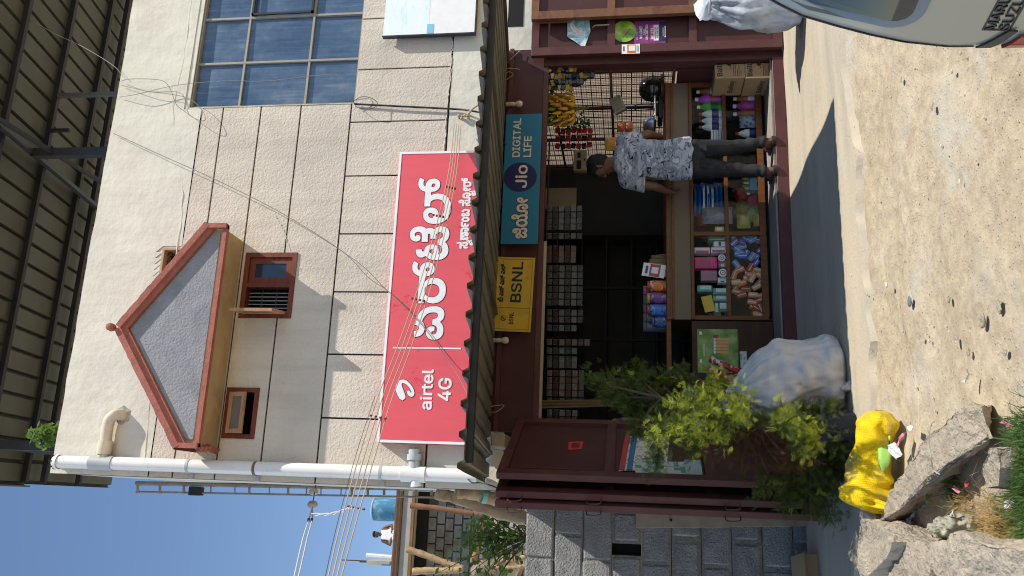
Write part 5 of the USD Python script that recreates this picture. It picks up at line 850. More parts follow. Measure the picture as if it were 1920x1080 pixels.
# ---- two cartons in front of the counter's right end
KRAFT = mat('kraft_carton', (.34, .23, .125), .8, .1, 4, col2=(.28, .185, .10), s2=3); PRT = flat('carton_ink', (.035, .03, .028), .8)
def kcarton(px0, px1, label):
    fy = .03; a, b = at(px1, 145.5, fy), at(px0, 145.5, fy); x0 = a[0]; z0, z1 = a[2], b[2]; d = ray((px0+px1)/2, 180); far = x0/(d[0]/d[1])-7.0; x1 = 3.985
    t = thing('water_carton', label, 'carton', (x0, fy, z0))
    part('box', MB().span((x0, fy, z0), (x1, far, z1), ch=.004), KRAFT, t); part('tape', MB().span((x0-.001, fy+.001, z1-.001), (x1, (fy+far)/2+.03, z1+.001)), mat('tape', (.36, .27, .16), .3), t)
    h = z1-z0
    part('lettering', MB().text('Bailley', x0+.016, z0+.76*h, h*.17, fy-.0003, .001, True, .20), PRT, t)
    for k in range(5): part('lettering', MB().text(('packaged drinking water', 'best before six months', 'net contents', 'store in a cool place', 'one litre')[k], x0+.02, z0+(.36-.06*k)*h, h*.03, fy-.0003, .001, False), PRT, t)
    g = Point(x0+.14, z0+.52*h).buffer(.018).union(LineString([(x0+.10, z0+.46*h), (x0+.2, z0+.58*h)]).buffer(.003)); part('emblem', MB().prism(g, fy-.0003, .001), PRT, t)
    m = MB().text('Bailley', -.02, -.02, h*.17, 0, .001, True, .22); m.rot(rz(-math.pi/2)); m.v = [v@ry(0).T+np.array([x0-.0004, (fy+far)/2+.09, z0+.4*h]) for v in m.v]; part('lettering', m, PRT, t)
    return t
kcarton(1398, 1452, 'lower brown drinking water carton standing on the sill'); kcarton(1341, 1397, 'upper brown drinking water carton stacked on the other one')
# ---- left cabinet with the green poster
cab = thing('side_cabinet', 'plain dark wooden cabinet left of the glass counter', 'cabinet', (1.3, .5, .12))
x0 = .80; part('front', MB().span((x0, CY, .125), (xL-.015, CY+.03, .80)), WOODD, cab); part('side', MB().span((xL-.035, CY+.03, .125), (xL-.016, CY+.45, .8)), WOODD, cab); part('rail', MB().span((x0, CY-.005, zt-.04), (xL-.012, CY+.05, zt)), WOODC, cab); part('top', MB().span((x0, CY+.0, .801), (xL-.015, CY+.45, .82)), WOODD, cab)
GPOST = usdkit.material(stage, '/World/Looks/green_poster_print', {'g': ('geometry', {}), 'n': ('noise_texture', {'scale': 9.0, 'detail': 4.0}), 'r': ('rgb_ramp', {'ramp': [(.3, (.06, .16, .02)), (.5, (.16, .30, .05)), (.7, (.35, .45, .18))]}), 'p': ('principled_bsdf', {'roughness': .35})},
    [('g.position', 'n.vector'), ('n.fac', 'r.fac'), ('r.color', 'p.base_color')], surface='p.BSDF')
t = thing('green_poster', 'green printed poster with orange cups on the side cabinet', 'poster', at(1345, 650, CY)); a, b = at(1386, 700, CY), at(1307, 617, CY)
part('sheet', MB().span((a[0], CY-.006, a[2]), (b[0], CY-.002, b[2])), GPOST, t)
def pq(px0, px1, py0, py1, m_, nm, d=.008): a, b = at(px1, py1, CY), at(px0, py0, CY); part(nm, MB().span((a[0], CY-d, a[2]), (b[0], CY-.0062, b[2])), m_, t)
for k in range(5): pq(1341+k*.5, 1366, 634+k*6, 639+k*6, OR[1], 'cup'); pq(1338, 1342, 634+k*6, 639+k*6, WHITEP, 'cup_rim')
pq(1337, 1347, 628, 634, REDP, 'red_dot'); pq(1311, 1316, 622, 628, WHITEP, 'logo'); pq(1312, 1316, 674, 680, WHITEP, 'logo'); pq(1318, 1322, 645, 668, flat('faint_print', (.42, .5, .3)), 'lettering'); pq(1382, 1385.5, 618, 699, flat('dark_green_print_b', (.03, .09, .02)), 'border')
solo('white_leaflet', MB().span(at(1401, 690, CY-.02), at(1387, 659, CY-.012)), PRINT, 'small white printed leaflet under the green poster', 'leaflet')
# red and white snack packets in front of the cabinet
RW = sheetmat('red_white_wrap', [(0, (.45, .02, .02)), (.5, (.5, .48, .45)), (.72, (.05, .03, .03)), (.85, (.42, .03, .03))], (28, 28, 60), .3)
for k, (a, b, py0, py1) in enumerate(((1330, 1402, 672, 706), (1326, 1400, 690, 722), (1345, 1400, 700, 730))):
    A, B = at(a, py0, .05+k*.02), at(b, py1, .05+k*.02); c = (A+B)/2; L = np.linalg.norm(A-B); an = math.atan2((A-B)[0], (A-B)[2])
    pillow('snack_bag', ('top', 'middle', 'lowest')[k]+' long red and white snack bag leaning by the white sack', c, (.06, .05, L), RW, 30+k, rot=an)
# ---- things on the counter
TOPZ = zt
def ontop(px, py, y=CY+.16): p = at(px, py, y); p[2] = TOPZ; return p
JARC = [('red lidded jar of orange sweets beside the payment card', (.45, .12, .02), REDP), ('jar of purple wrapped sweets with a yellow badge', (.12, .03, .16), YELP), ('jar of blue and white wrapped sweets', (.03, .10, .36), REDP), ('small jar of dark blue sweets at the left end', (.02, .06, .20), BLUEP)]
for k, (lb, col, lidm) in enumerate(JARC):
    c = ontop(1243, 536.5+k*22.5, CY+.10); t = thing('sweet_jar', lb, 'jar', c); r, h = .052, .165 if k < 3 else .12
    part('jar', MB().lathe([(0, 0), (r, 0), (r, h*.8), (r*.8, h*.88), (r*.8, h*.9)], c, 18), sheetmat(f'sweet_wrap_{"abcd"[k]}', [(0, col), (.45, tuple(min(1, x*2.2+.03) for x in col)), (.7, (.3, .25, .22)), (.82, tuple(x*.4 for x in col))], (60, 60, 60), .25), t, smooth=40)
    part('lid', MB().lathe([(r*.86, h*.88), (r*.88, h*.9), (r*.86, h), (0, h)], c, 18), lidm, t, smooth=40); part('wrapper', MB().lathe([(r*1.01, h*.25), (r*1.01, h*.6)], c, 18), flat(f'jar_label_{"abcd"[k]}', tuple(min(1, x*1.5+.02) for x in col), .4), t, smooth=60)
for k in range(5):
    c = ontop(1243, 545+k*17, CY+.26); t = thing('sweet_jar', ('clear jar with a pink lid at the back of the sweets', 'clear jar of pale sweets in the back row', 'clear jar of red sweets in the back row', 'back row jar with a grey lid', 'back row jar at the left end')[k], 'jar', c); r, h = .05, .20
    part('jar', MB().lathe([(0, 0), (r, 0), (r, h*.8), (r*.8, h*.88)], c, 16), mat(f'jar_tone_{"abcde"[k]}', ((.22, .14, .12), (.25, .22, .18), (.20, .06, .05), (.14, .13, .12), (.08, .10, .16))[k], .25, .4, 30, spec=.6), t, smooth=40)
    part('lid', MB().lathe([(r*.9, h*.87), (r*.92, h*.9), (r*.9, h), (0, h)], c, 16), PINKP if k == 0 else flat('grey_lid', (.14, .13, .12), .5), t, smooth=40)
c = ontop(1240, 510, CY+.04); t = thing('payment_card', 'tilted white and red payment card on a stand on the counter', 'card', c); R = ry(.17)@rx(-.12)
for nm, (w, hh, oz, m_, y) in dict(board=(.125, .205, .11, WHITEP, 0), red_panel=(.115, .095, .10, REDP, -.003), white_panel=(.06, .06, .10, WHITEP, -.005), band=(.07, .022, .175, NAVYP, -.004)).items():
    m = MB().box((0, y, oz), (w, .004, hh)); m.v = [v@R.T+c for v in m.v]; part(nm, m, m_, t)
m = MB().box((0, .04, .05), (.05, .004, .13), rx(.6)); m.v = [v@R.T+c for v in m.v]; part('stand', m, WHITEP, t)
for k in range(3): c = ontop(1238, 482+k*8, CY+.12); pillow('sweet_packet', ('brown', 'olive', 'dull yellow')[k]+' paper packet behind the payment card', c+[0, 0, .06], (.05, .03, .14+.03*k), plast(f'paper_pkt_{"abc"[k]}', ((.16, .09, .04), (.17, .15, .06), (.3, .24, .08))[k], .6), 40+k, rot=.1*(k-1))
# helmet on its round stand, scale, bowl, breads
HB = flat('helmet_black', (.008, .008, .009), .12, spec=.7)
c = ontop(1238, 166, CY+.13); t = thing('black_helmet', 'glossy black helmet on a wooden disc at the right of the counter', 'helmet', c)
part('disc', MB().lathe([(0, 0), (.135, 0), (.14, .012), (.14, .035), (0, .04)], c, 26), WOODD, t, smooth=40)
part('shell', MB().lathe([(.10, .04), (.122, .06), (.128, .11), (.120, .16), (.098, .205), (.06, .235), (.0, .245)], c, 28), HB, t, smooth=True); part('rim', MB().lathe([(.129, .092), (.136, .10), (.129, .108)], c, 28), BLACK, t, smooth=True)
ST = mat('brushed_steel', (.42, .42, .42), .3, .12, 20, metal=.9)
c = ontop(1238, 205, CY+.18); t = thing('weighing_scale', 'steel weighing scale with a tilted display head on a post', 'scale', c)
part('body', MB().span(c+[-.13, -.09, .015], c+[.13, .12, .06], ch=.008), STEELD, t); part('pan', MB().span(c+[-.17, -.12, .078], c+[.15, .15, .10], ch=.006), ST, t); part('pan_support', MB().span(c+[-.05, -.04, .06], c+[.05, .05, .078]), STEELD, t)
part('post', MB().tube([c+[.10, .10, .05], c+[.10, .10, .40]], .013, 10), ST, t); m = MB().box((0, 0, 0), (.17, .07, .12), ry(-.35)@rx(-.3), ch=.008); m.v = [v+c+np.array([.10, .08, .45]) for v in m.v]; part('display', m, mat('ivory_plastic', (.30, .27, .2), .5), t)
part('hoop', MB().tube(curve([c+[-.02, -.05, .10], c+[-.03, -.05, .25], c+[.0, -.05, .29], c+[.035, -.05, .25], c+[.03, -.05, .10]], 24), .006, 6), BLACK, t)
c = ontop(1238, 235, CY+.12); c[2] += .10; t = thing('steel_bowl', 'upturned steel bowl on the scale', 'bowl', c); part('bowl', MB().lathe([(.10, 0), (.096, .03), (.075, .075), (.05, .10), (0, .105)], c, 26), ST, t, smooth=True); part('rim', MB().lathe([(.10, .0), (.106, .004), (.10, .008)], c, 26), ST, t)
for k in range(2):
    c = at(1164+k*15, 238, CY+.14); pillow('bread_pack', ('upper', 'lower')[k]+' orange wrapped bread pack beside the steel bowl', c, (.11, .10, .075), mat('orange_bread', (.42, .13, .05), .4, .3, 25), 50+k)
c = at(1148, 270, CY+.12); pillow('yellow_snack_bag', 'bright yellow snack bag hanging behind the man', c, (.14, .08, .14), YELP, 55, band=plast('orange_print', (.45, .12, .02)))
# ---- hanging goods
BAN = mat('banana_yellow', (.66, .36, .035), .5, .2, 18, col2=(.40, .20, .02), s2=14, obj=False); BANG = mat('banana_green', (.16, .22, .03), .5, .2, 18)
def banana(t, base, out, mm, L=.17, r=.018):
    base = np.asarray(base); out = np.asarray(out)/np.linalg.norm(out); P = [base, base+out*L*.30+[0, 0, -.035], base+out*L*.62+[0, 0, -.055], base+out*L*.88+[0, 0, -.035], base+out*L*1.02+[0, 0, .010]]; C = curve(P, 12); n = len(C)
    rad = np.interp(np.linspace(0, 1, n), [0, .12, .3, .7, .9, 1], [.3, .5, 1, 1, .6, .3])*r*1.12; part('banana', MB().tube(C, rad, 6), mm, t, smooth=60)
c = at(1050, 206, .42); t = thing('banana_bunch', 'hanging stalk of ripe yellow bananas turning green at the top', 'bananas', c); rb = random.Random(3)
for lvl in range(5):
    for k in range(11):
        a = k/11*2*math.pi+lvl*.3; z = .15-lvl*.062
        banana(t, c+[.028*math.cos(a), .028*math.sin(a), z], (math.cos(a), math.sin(a), .25), BANG if lvl == 0 or (lvl == 1 and math.cos(a) < .0) else BAN, .12+.02*rb.random(), .0175)
part('stalk', MB().tube(curve([c+[0, 0, .42], c+[.01, 0, .2], c+[0, 0, -.15], c+[.02, 0, -.28]], 14), .016, 7), mat('banana_stalk', (.10, .13, .03), .8), t)
# the strings of small black and yellow packs
PK = [plast('black_foil', (.02, .02, .022), .25), plast('yellow_foil', (.42, .28, .03), .25), plast('dark_gold_foil', (.20, .13, .03), .25)]
def stringpack(label, px, py0, n, y, grp):
    top = at(1003, px, y); t = thing('hanging_packets', label, 'packets', top, grp)
    part('string', MB().tube([top+[0, 0, .0], top+[0, 0, -n*.036]], .002, 4), RUST, t)
    for k in range(n):
        s = rb.uniform(-.012, .012); m = MB().box((0, 0, 0), (.062, .028, .046), ry(rb.uniform(-.45, .45))@rz(rb.uniform(-.7, .7)), ch=.010); m.v = [v+top+np.array([s, rb.uniform(-.01, .01), -.03-k*.034]) for v in m.v]; part('packet', m, PK[rb.choice((0, 0, 0, 1, 2, 1))], t)
for k, (py, n, y) in enumerate(((133, 11, .04), (144, 16, .05), (155, 13, .04), (166, 10, .06), (160, 12, .12), (150, 14, .10))): stringpack(('strip of black and yellow packs nearest the right jamb', 'second strip of black and yellow packs from the jamb', 'longest strip of black and yellow packs', 'short strip of black and yellow packs next to the bananas', 'short back strip of black and yellow packs', 'back strip of black and yellow packs by the jamb')[k], py, 1003, n, y, 'strips of black and yellow packs')
# leafy vegetables and the red strips in the middle
LEAFG = mat('dark_leaf', (.03, .08, .02), .6, .3, 20, transl=(.05, .12, .02))
c = at(1075, 232, .7); t = thing('leaf_bunch', 'bunch of dark green leaves hanging below the bananas', 'leaves', c); m = MB()
for k in range(120):
    p = c+[rb.gauss(0, .04), rb.gauss(0, .04), rb.uniform(-.16, .16)]; d = np.array([rb.gauss(0, 1), rb.gauss(0, 1), rb.gauss(-.6, .6)]); d /= np.linalg.norm(d); s = np.cross(d, [.2, .3, .9]); s /= np.linalg.norm(s); m.add([p-s*.012, p+d*.035, p+s*.012, p-d*.03], [[0, 1, 2, 3]])
part('leaves', m, LEAFG, t, kind='stuff')
rs = plast('red_snack_foil', (.30, .02, .02), .3)
for k in range(3):
    top = at(1040, 246+k*14, .75+.1*k); t = thing('red_packet_strip', ('strip of small red packs right of the meter box', 'middle strip of small red packs behind the man', 'darkest strip of small red packs near the meter box')[k], 'packets', top); part('string', MB().tube([top, top+[0, 0, -.40]], .002, 4), RUST, t)
    for j in range(7): m = MB().box(top+[rb.uniform(-.01, .01), 0, -.03-j*.055], (.06, .02, .05), ry(rb.uniform(-.25, .25)), ch=.006); part('packet', m, rs if j % 2 == 0 or k == 0 else PK[0], t)
# ---- sachet strips across the opening
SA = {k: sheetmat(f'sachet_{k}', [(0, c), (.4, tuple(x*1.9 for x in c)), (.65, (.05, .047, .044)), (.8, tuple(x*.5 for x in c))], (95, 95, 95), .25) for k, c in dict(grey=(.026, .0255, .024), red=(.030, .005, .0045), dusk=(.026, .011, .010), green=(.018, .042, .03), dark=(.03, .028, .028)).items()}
groups = [('dark', 386, 432, 6, 1), ('grey', 436, 450, 6, 1), ('red', 461, 493, 5, 1), ('grey', 497, 574, 6, 1), ('dusk', 580, 606, 6, 1), ('grey', 611, 620, 5, .8), ('red', 636, 648, 7, 1), ('green', 652, 664, 5, 1), ('dark', 668, 690, 5, 1), ('red', 694, 744, 6, 1), ('grey', 748, 752, 6, 1), ('grey', 768, 794, 5, 1)]
names = {'dark': 'dark', 'grey': 'silver grey', 'red': 'red', 'dusk': 'dull red', 'green': 'green'}
pn = 0
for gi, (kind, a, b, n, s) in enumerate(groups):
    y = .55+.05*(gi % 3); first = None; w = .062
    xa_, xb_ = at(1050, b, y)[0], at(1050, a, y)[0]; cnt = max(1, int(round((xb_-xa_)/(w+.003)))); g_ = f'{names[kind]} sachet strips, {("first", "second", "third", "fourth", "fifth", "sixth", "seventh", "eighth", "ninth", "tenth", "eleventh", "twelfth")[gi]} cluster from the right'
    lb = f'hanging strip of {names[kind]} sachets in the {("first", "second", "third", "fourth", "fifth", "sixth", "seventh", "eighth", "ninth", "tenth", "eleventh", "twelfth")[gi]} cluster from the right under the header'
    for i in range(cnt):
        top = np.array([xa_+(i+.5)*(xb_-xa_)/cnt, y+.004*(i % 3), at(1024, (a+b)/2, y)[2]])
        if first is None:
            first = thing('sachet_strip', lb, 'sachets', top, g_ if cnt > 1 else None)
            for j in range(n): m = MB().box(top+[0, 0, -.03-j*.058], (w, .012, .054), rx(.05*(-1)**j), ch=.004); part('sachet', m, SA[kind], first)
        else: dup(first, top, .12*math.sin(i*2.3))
part('rail', MB().tube([(.7, .56, at(1022, 600, .56)[2]+.01), (3.5, .56, at(1022, 600, .56)[2]+.01)], .008, 6), STEELD, room)
# bundle of sticks/ropes at the left of the opening and a few things low on the left
m = MB()
st = thing('stick_bundle', 'bundle of thin brown sticks leaning inside the left of the opening', 'sticks', at(1100, 757, .12))
for k in range(7): a = at(985, 752+k*2.2, .12+.01*(k % 3)); b = at(1150, 750+k*1.8, .16); part('stick', MB().tube([a, b], .006, 5), mat('dry_stick', (.14, .085, .045), .8, .3, 12), st)
for k, (px, py, lb, col) in enumerate(((1160, 789, 'green and red flask standing low by the left door leaf', (.04, .09, .06)), (1180, 790, 'red capped bottle by the left door leaf', (.35, .02, .02)))):
    c = at(px+10, py, .1); bottle('flask', lb, c+[0, 0, -.1], .2, .03, flat(f'flask_{"ab"[k]}', col, .3), REDP)
solo('white_packet', MB().box(at(1219, 789, .05), (.055, .03, .06), ch=.004), WHITEP, 'small white packet behind the shrub by the left leaf', 'packet')
# ================================================================== people
def ball(c, r, n=20):
    s = m3.Manifold.sphere(1.0, n); r = np.broadcast_to(r, 3); return s.scale(tuple(map(float, r))).translate(tuple(map(float, c)))
def chain(pts, rads, n=16):
    out = []
    for i in range(len(pts)-1): out.append(m3.Manifold.batch_hull([ball(pts[i], rads[i], n), ball(pts[i+1], rads[i+1], n)]))
    return out
def hullof(*items): return m3.Manifold.batch_hull([ball(c, r) for c, r in items])
def weld(items, edge=.012, it=10, wr=None):
    m = m3.Manifold.batch_boolean(items, m3.OpType.Add).refine_to_length(edge); q = m.to_mesh()
    t = trimesh.Trimesh(q.vert_properties[:, :3], q.tri_verts, process=True); t.merge_vertices(); trimesh.smoothing.filter_taubin(t, .5, .52, it)
    v = np.array(t.vertices)
    if wr is not None: v = wr(v, np.array(t.vertex_normals))
    return v, np.array(t.faces)
def hand(wrist, d, palm_n, thumb_side, s=1.0, curl=.5):
    """palm and five fingers; d = towards the fingertips, palm_n = the way the palm faces"""
    d = d/np.linalg.norm(d); palm_n = palm_n-d*(palm_n@d); palm_n /= np.linalg.norm(palm_n); w = np.cross(d, palm_n)*thumb_side; it = []
    k = wrist+d*.085*s
    it.append(m3.Manifold.batch_hull([ball(wrist, .024*s), ball(k+w*.030*s, .012*s), ball(k-w*.030*s, .011*s), ball(wrist+d*.04*s+w*.03*s, .013*s)]))
    for i, (o, L) in enumerate(((.030, .072), (.010, .080), (-.010, .075), (-.029, .058))):
        p = k+w*o*s; P = [p-d*.01*s]; a = .15
        for j, seg in enumerate((.45, .32, .23)):
            a += curl*(.55+.15*i*.5); q = d*math.cos(a)+palm_n*math.sin(a); P.append(P[-1]+q*L*seg*s)
        it += chain(P, [.0092*s, .0088*s, .008*s, .007*s], 10)
    t0 = wrist+d*.022*s+w*.026*s; P = [t0, t0+(d*.6+w*.6+palm_n*.35)*.036*s, t0+(d*.85+w*.62+palm_n*.6)*.060*s, t0+(d*1.1+w*.5+palm_n*.8)*.074*s]; it += chain(P, [.014*s, .0105*s, .0095*s, .008*s], 10)
    return it
def head_items(c, f, tilt_up=(0, 0, 1), s=1.0):
    """skull, jaw, nose, ears; f = facing direction"""
    f = np.asarray(f, float); f /= np.linalg.norm(f); u = np.asarray(tilt_up, float); u = u-f*(u@f); u /= np.linalg.norm(u); r = np.cross(f, u); P = lambda a, b, d_: c+(r*a+f*b+u*d_)*s
    it = [hullof((P(0, -.022, .030), .080*s), (P(0, .018, .035), .072*s), (P(0, .03, -.01), .060*s)), hullof((P(0, .022, -.02), .058*s), (P(0, .058, -.088), .026*s), (P(.028, .02, -.07), .030*s), (P(-.028, .02, -.07), .030*s)),
          hullof((P(0, .086, .018), .010*s), (P(0, .104, -.022), .013*s), (P(.012, .088, -.026), .009*s), (P(-.012, .088, -.026), .009*s)), hullof((P(.018, .080, -.056), .009*s), (P(-.018, .080, -.056), .009*s)),
          hullof((P(.032, .074, .03), .010*s), (P(.012, .084, .03), .010*s)), hullof((P(-.032, .074, .03), .010*s), (P(-.012, .084, .03), .010*s))]
    for q in (-1, 1): it.append(hullof((P(q*.080, -.008, .012), .012*s), (P(q*.086, -.020, .022), .013*s), (P(q*.080, -.010, -.022), .009*s)))
    return it, P
SKIN = mat('brown_skin', (.13, .058, .034), .5, .12, 14, spec=.35); HAIR = mat('black_hair', (.005, .0045, .0045), .8, .4, 60, fine=.6, fs=180, dist=.004)
CAMO = usdkit.material(stage, '/World/Looks/camouflage_shirt', {'g': ('geometry', {}), 'mp': ('mapping', {'scale': (1.0, 1.0, 1.7)}), 'n1': ('noise_texture', {'scale': 8.0, 'detail': 3.0, 'roughness': .55, 'distortion': 1.2}), 'n2': ('noise_texture', {'scale': 12.0, 'detail': 3.0, 'roughness': .6, 'distortion': 1.6}), 'ad': ('vector_math', {'math_type': 'add', 'vector2': (7.3, 2.1, 4.4)}),
    'r1': ('rgb_ramp', {'ramp': [(0, (.36, .37, .42)), (.44, (.36, .37, .42)), (.47, (.22, .23, .27)), (.58, (.22, .23, .27)), (.61, (.46, .47, .52))]}), 'r2': ('rgb_ramp', {'ramp': [(.60, (0, 0, 0)), (.615, (1, 1, 1))]}), 'm': ('mix_color', {'b': (.030, .034, .045)}),
    'n3': ('noise_texture', {'scale': 26.0, 'detail': 3.0}), 'b': ('bump', {'strength': .3, 'distance': .01}), 'p': ('principled_bsdf', {'roughness': .85, 'specular_ior_level': .2})},
    [('g.position', 'mp.vector'), ('mp.vector', 'n1.vector'), ('mp.vector', 'ad.vector1'), ('ad.vector', 'n2.vector'), ('n1.fac', 'r1.fac'), ('n2.fac', 'r2.fac'), ('r1.color', 'm.a'), ('r2.color', 'm.fac'), ('m.result', 'p.base_color'), ('g.position', 'n3.vector'), ('n3.fac', 'b.height'), ('b.normal', 'p.normal')], surface='p.BSDF')
DENIM = mat('charcoal_denim', (.013, .0135, .015), .85, .45, 7, fine=.35, fs=40, dist=.008, col2=(.032, .032, .033), s2=8, cut=(.5, .75))
LEATH = mat('dark_sandal', (.03, .022, .018), .6, .2, 20)
def customer():
    Y0 = .02; J = lambda px, py, y=Y0: at(px, py, y)
    base = J(1468, 297); t = thing('person', 'man in a grey camouflage shirt and dark jeans leaning on the counter, seen from behind', 'person', (base[0], Y0, .105))
    neck, hc = J(1152, 304, .05), J(1126, 311, .09)
    shR, shL = J(1170, 265, .05), J(1176, 342, .05); hipc = J(1292, 299, .0); hpR, hpL = J(1302, 281, .0), J(1302, 316, .0)
    knR, knL = J(1378, 276, .05), J(1380, 318, .06); anR, anL = J(1449, 266, -.01), J(1455, 321, -.01)
    anR[2] = max(anR[2], .18); anL[2] = .175
    elL, wrL = J(1226, 349, .06), J(1250, 358, .20); elR, wrR = J(1214, 252, .12), J(1232, 256, .34); wrR[2] = zt+.05
    hd, P = head_items(hc, (-.80, .55, -.22))
    sk = list(hd); sk += chain([neck+[0, 0, -.04], neck+[0, .01, .03], hc+[0, -.01, -.03]], [.062, .056, .056])
    sk += chain([shL, elL, wrL], [.050, .042, .030]); sk += chain([shR, elR, wrR], [.050, .042, .030])
    dL = wrL-elL; dL = dL/np.linalg.norm(dL)+np.array([0, .1, -.35]); sk += hand(wrL, dL, np.array([.3, .5, -.8]), -1, 1.0, .45); sk += hand(wrR, np.array([-.35, .9, -.15]), np.array([0, .0, -1.]), 1, 1.0, .25)
    ch = (shR+shL)/2+[0, 0, -.18]
    sk.append(hullof((shR+[-.04, 0, -.03], .06), (shL+[.04, 0, -.03], .06), (ch, .11), (hipc+[0, 0, .1], .11)))
    for h_, k_, a_ in ((hpR, knR, anR), (hpL, knL, anL)):
        sk += chain([hipc+[0, 0, .08], h_, k_, a_], [.10, .075, .048, .036])
        sk.append(hullof((a_+[0, -.02, -.045], .030), (a_+[-.005, .06, -.055], .026), (a_+[-.02, .16, -.062], .022), (a_+[.012, .17, -.062], .020), (a_, .036)))
    v, f = weld(sk, .011, 8); part('body', (v, f), SKIN, t, smooth=True)
    # hair: a cap over the back and top of the head
    hr = [hullof((P(0, -.030, .040), .086), (P(0, .030, .058), .066), (P(0, -.05, .0), .066)), hullof((P(.05, -.025, .0), .040), (P(-.05, -.025, .0), .040), (P(0, -.06, -.04), .040))]
    hm = m3.Manifold.batch_boolean(hr, m3.OpType.Add)
    v, f = weld([hm], .010, 3, lambda v, n: v+n*(.012*(meshkit.fbm(v*60, 3, 4)-.45))[:, None]); part('hair', (v, f), HAIR, t, smooth=True)
    for q in (-1, 1): part('eye', MB().mesh(trimesh.creation.icosphere(2, .011)).rot(np.eye(3)) if False else MB().add(np.array(trimesh.creation.icosphere(1, .011).vertices)+P(q*.030, .072, .004), trimesh.creation.icosphere(1, .011).faces), flat('eye_dark', (.03, .02, .02), .2), t)
    # shirt: loose torso with short sleeves and a straight hem
    hem = J(1293, 298)[2]; tb = hipc.copy(); tb[2] = hem+.02
    it = [hullof((shR+[-.015, 0, .0], .062), (shL+[.015, 0, 0], .062), (neck+[0, -.01, -.045], .072)), hullof((shR+[-.03, 0, -.02], .075), (shL+[.03, 0, -.02], .075), (ch+[.07, -.01, 0], .115), (ch+[-.08, -.01, 0], .115)),
          hullof((ch+[.07, -.01, 0], .115), (ch+[-.08, -.01, 0], .115), (tb+[.085, -.01, .10], .105), (tb+[-.085, -.01, .10], .105)), hullof((tb+[.085, -.01, .12], .105), (tb+[-.085, -.01, .12], .105), (tb+[.10, -.015, 0], .100), (tb+[-.10, -.015, 0], .100))]
    sl = shL+(elL-shL)*.62; sr = shR+(elR-shR)*.62; it += chain([shL, sl], [.068, .066]) + chain([shR, sr], [.068, .062])
    m = m3.Manifold.batch_boolean(it, m3.OpType.Add); m = m.trim_by_plane((0, 0, 1.), hem-.015)
    for e, s_ in ((elL, shL), (elR, shR)):
        n = (e-s_)/np.linalg.norm(e-s_); o = s_+(e-s_)*.66; side = m3.Manifold.cube((.16, .16, .2), True); far = o+n*.10
        zx = np.cross(n, [0, 1., 0]); zx /= np.linalg.norm(zx); yy = np.cross(n, zx); side = side.transform(np.column_stack([zx, yy, n, far])); m = m-side
    def wr(v, n):
        q = v-base; folds = .012*np.sin(20*q[:, 2]+26*q[:, 0]+9*meshkit.noise(v*7, 3))*meshkit.noise(v*5, 6)+.016*(meshkit.fbm(v*[9, 9, 5], 3, 2)-.5); return v+n*folds[:, None]
    v, f = weld([m], .012, 6, wr); part('shirt', (v, f), CAMO, t, smooth=True)
    part('collar', MB().tube([neck+[.058*math.cos(a), .02+.056*math.sin(a), -.012+.012*math.sin(a)] for a in np.linspace(0, 2*math.pi, 20)], .010, 6), CAMO, t, smooth=True)
    # trousers
    it = [hullof((hipc+[.06, -.005, .10], .095), (hipc+[-.06, -.005, .10], .095), (hpR+[.0, -.01, .0], .092), (hpL+[0, -.01, .0], .092))]
    for h_, k_, a_ in ((hpR, knR, anR), (hpL, knL, anL)): it += chain([h_, k_, a_+[0, 0, .02]], [.092, .064, .052], 20)
    m = m3.Manifold.batch_boolean(it, m3.OpType.Add).trim_by_plane((0, 0, 1.), .185)
    def wr2(v, n):
        k = np.clip((.50-v[:, 2])/.25, .15, 1); w = .010*k*np.sin(v[:, 2]*64+9*meshkit.noise(v*7, 3)+5*v[:, 0])*meshkit.noise(v*11+3, 5)*1.5+.012*(meshkit.fbm(v*8, 3, 8)-.5); return v+n*w[:, None]
    v, f = weld([m], .010, 5, wr2); part('jeans', (v, f), DENIM, t, smooth=True)
    for k, (px0, py0) in enumerate(((1312, 284), (1312, 314))):
        c = J(px0, py0); part('pocket', MB().box((c[0], Y0-.108, c[2]), (.09, .006, .10), ch=.002), DENIM, t)
    for a_ in (anR, anL):
        so = union_all([Point(a_[0], a_[1]-.03).buffer(.040), Point(a_[0]-.005, a_[1]+.17).buffer(.046)]).convex_hull; m = MB(); tm = trimesh.creation.extrude_polygon(so, .03, engine='earcut'); m.add(np.array(tm.vertices)+[0, 0, .106], tm.faces); part('sandal_sole', m, LEATH, t)
        for dy in (.06, .12): part('sandal_strap', MB().tube([a_+[.042*math.cos(q), dy, -.055+.05*math.sin(q)] for q in np.linspace(0, math.pi, 10)], .012, 6), LEATH, t)
    return t
customer()
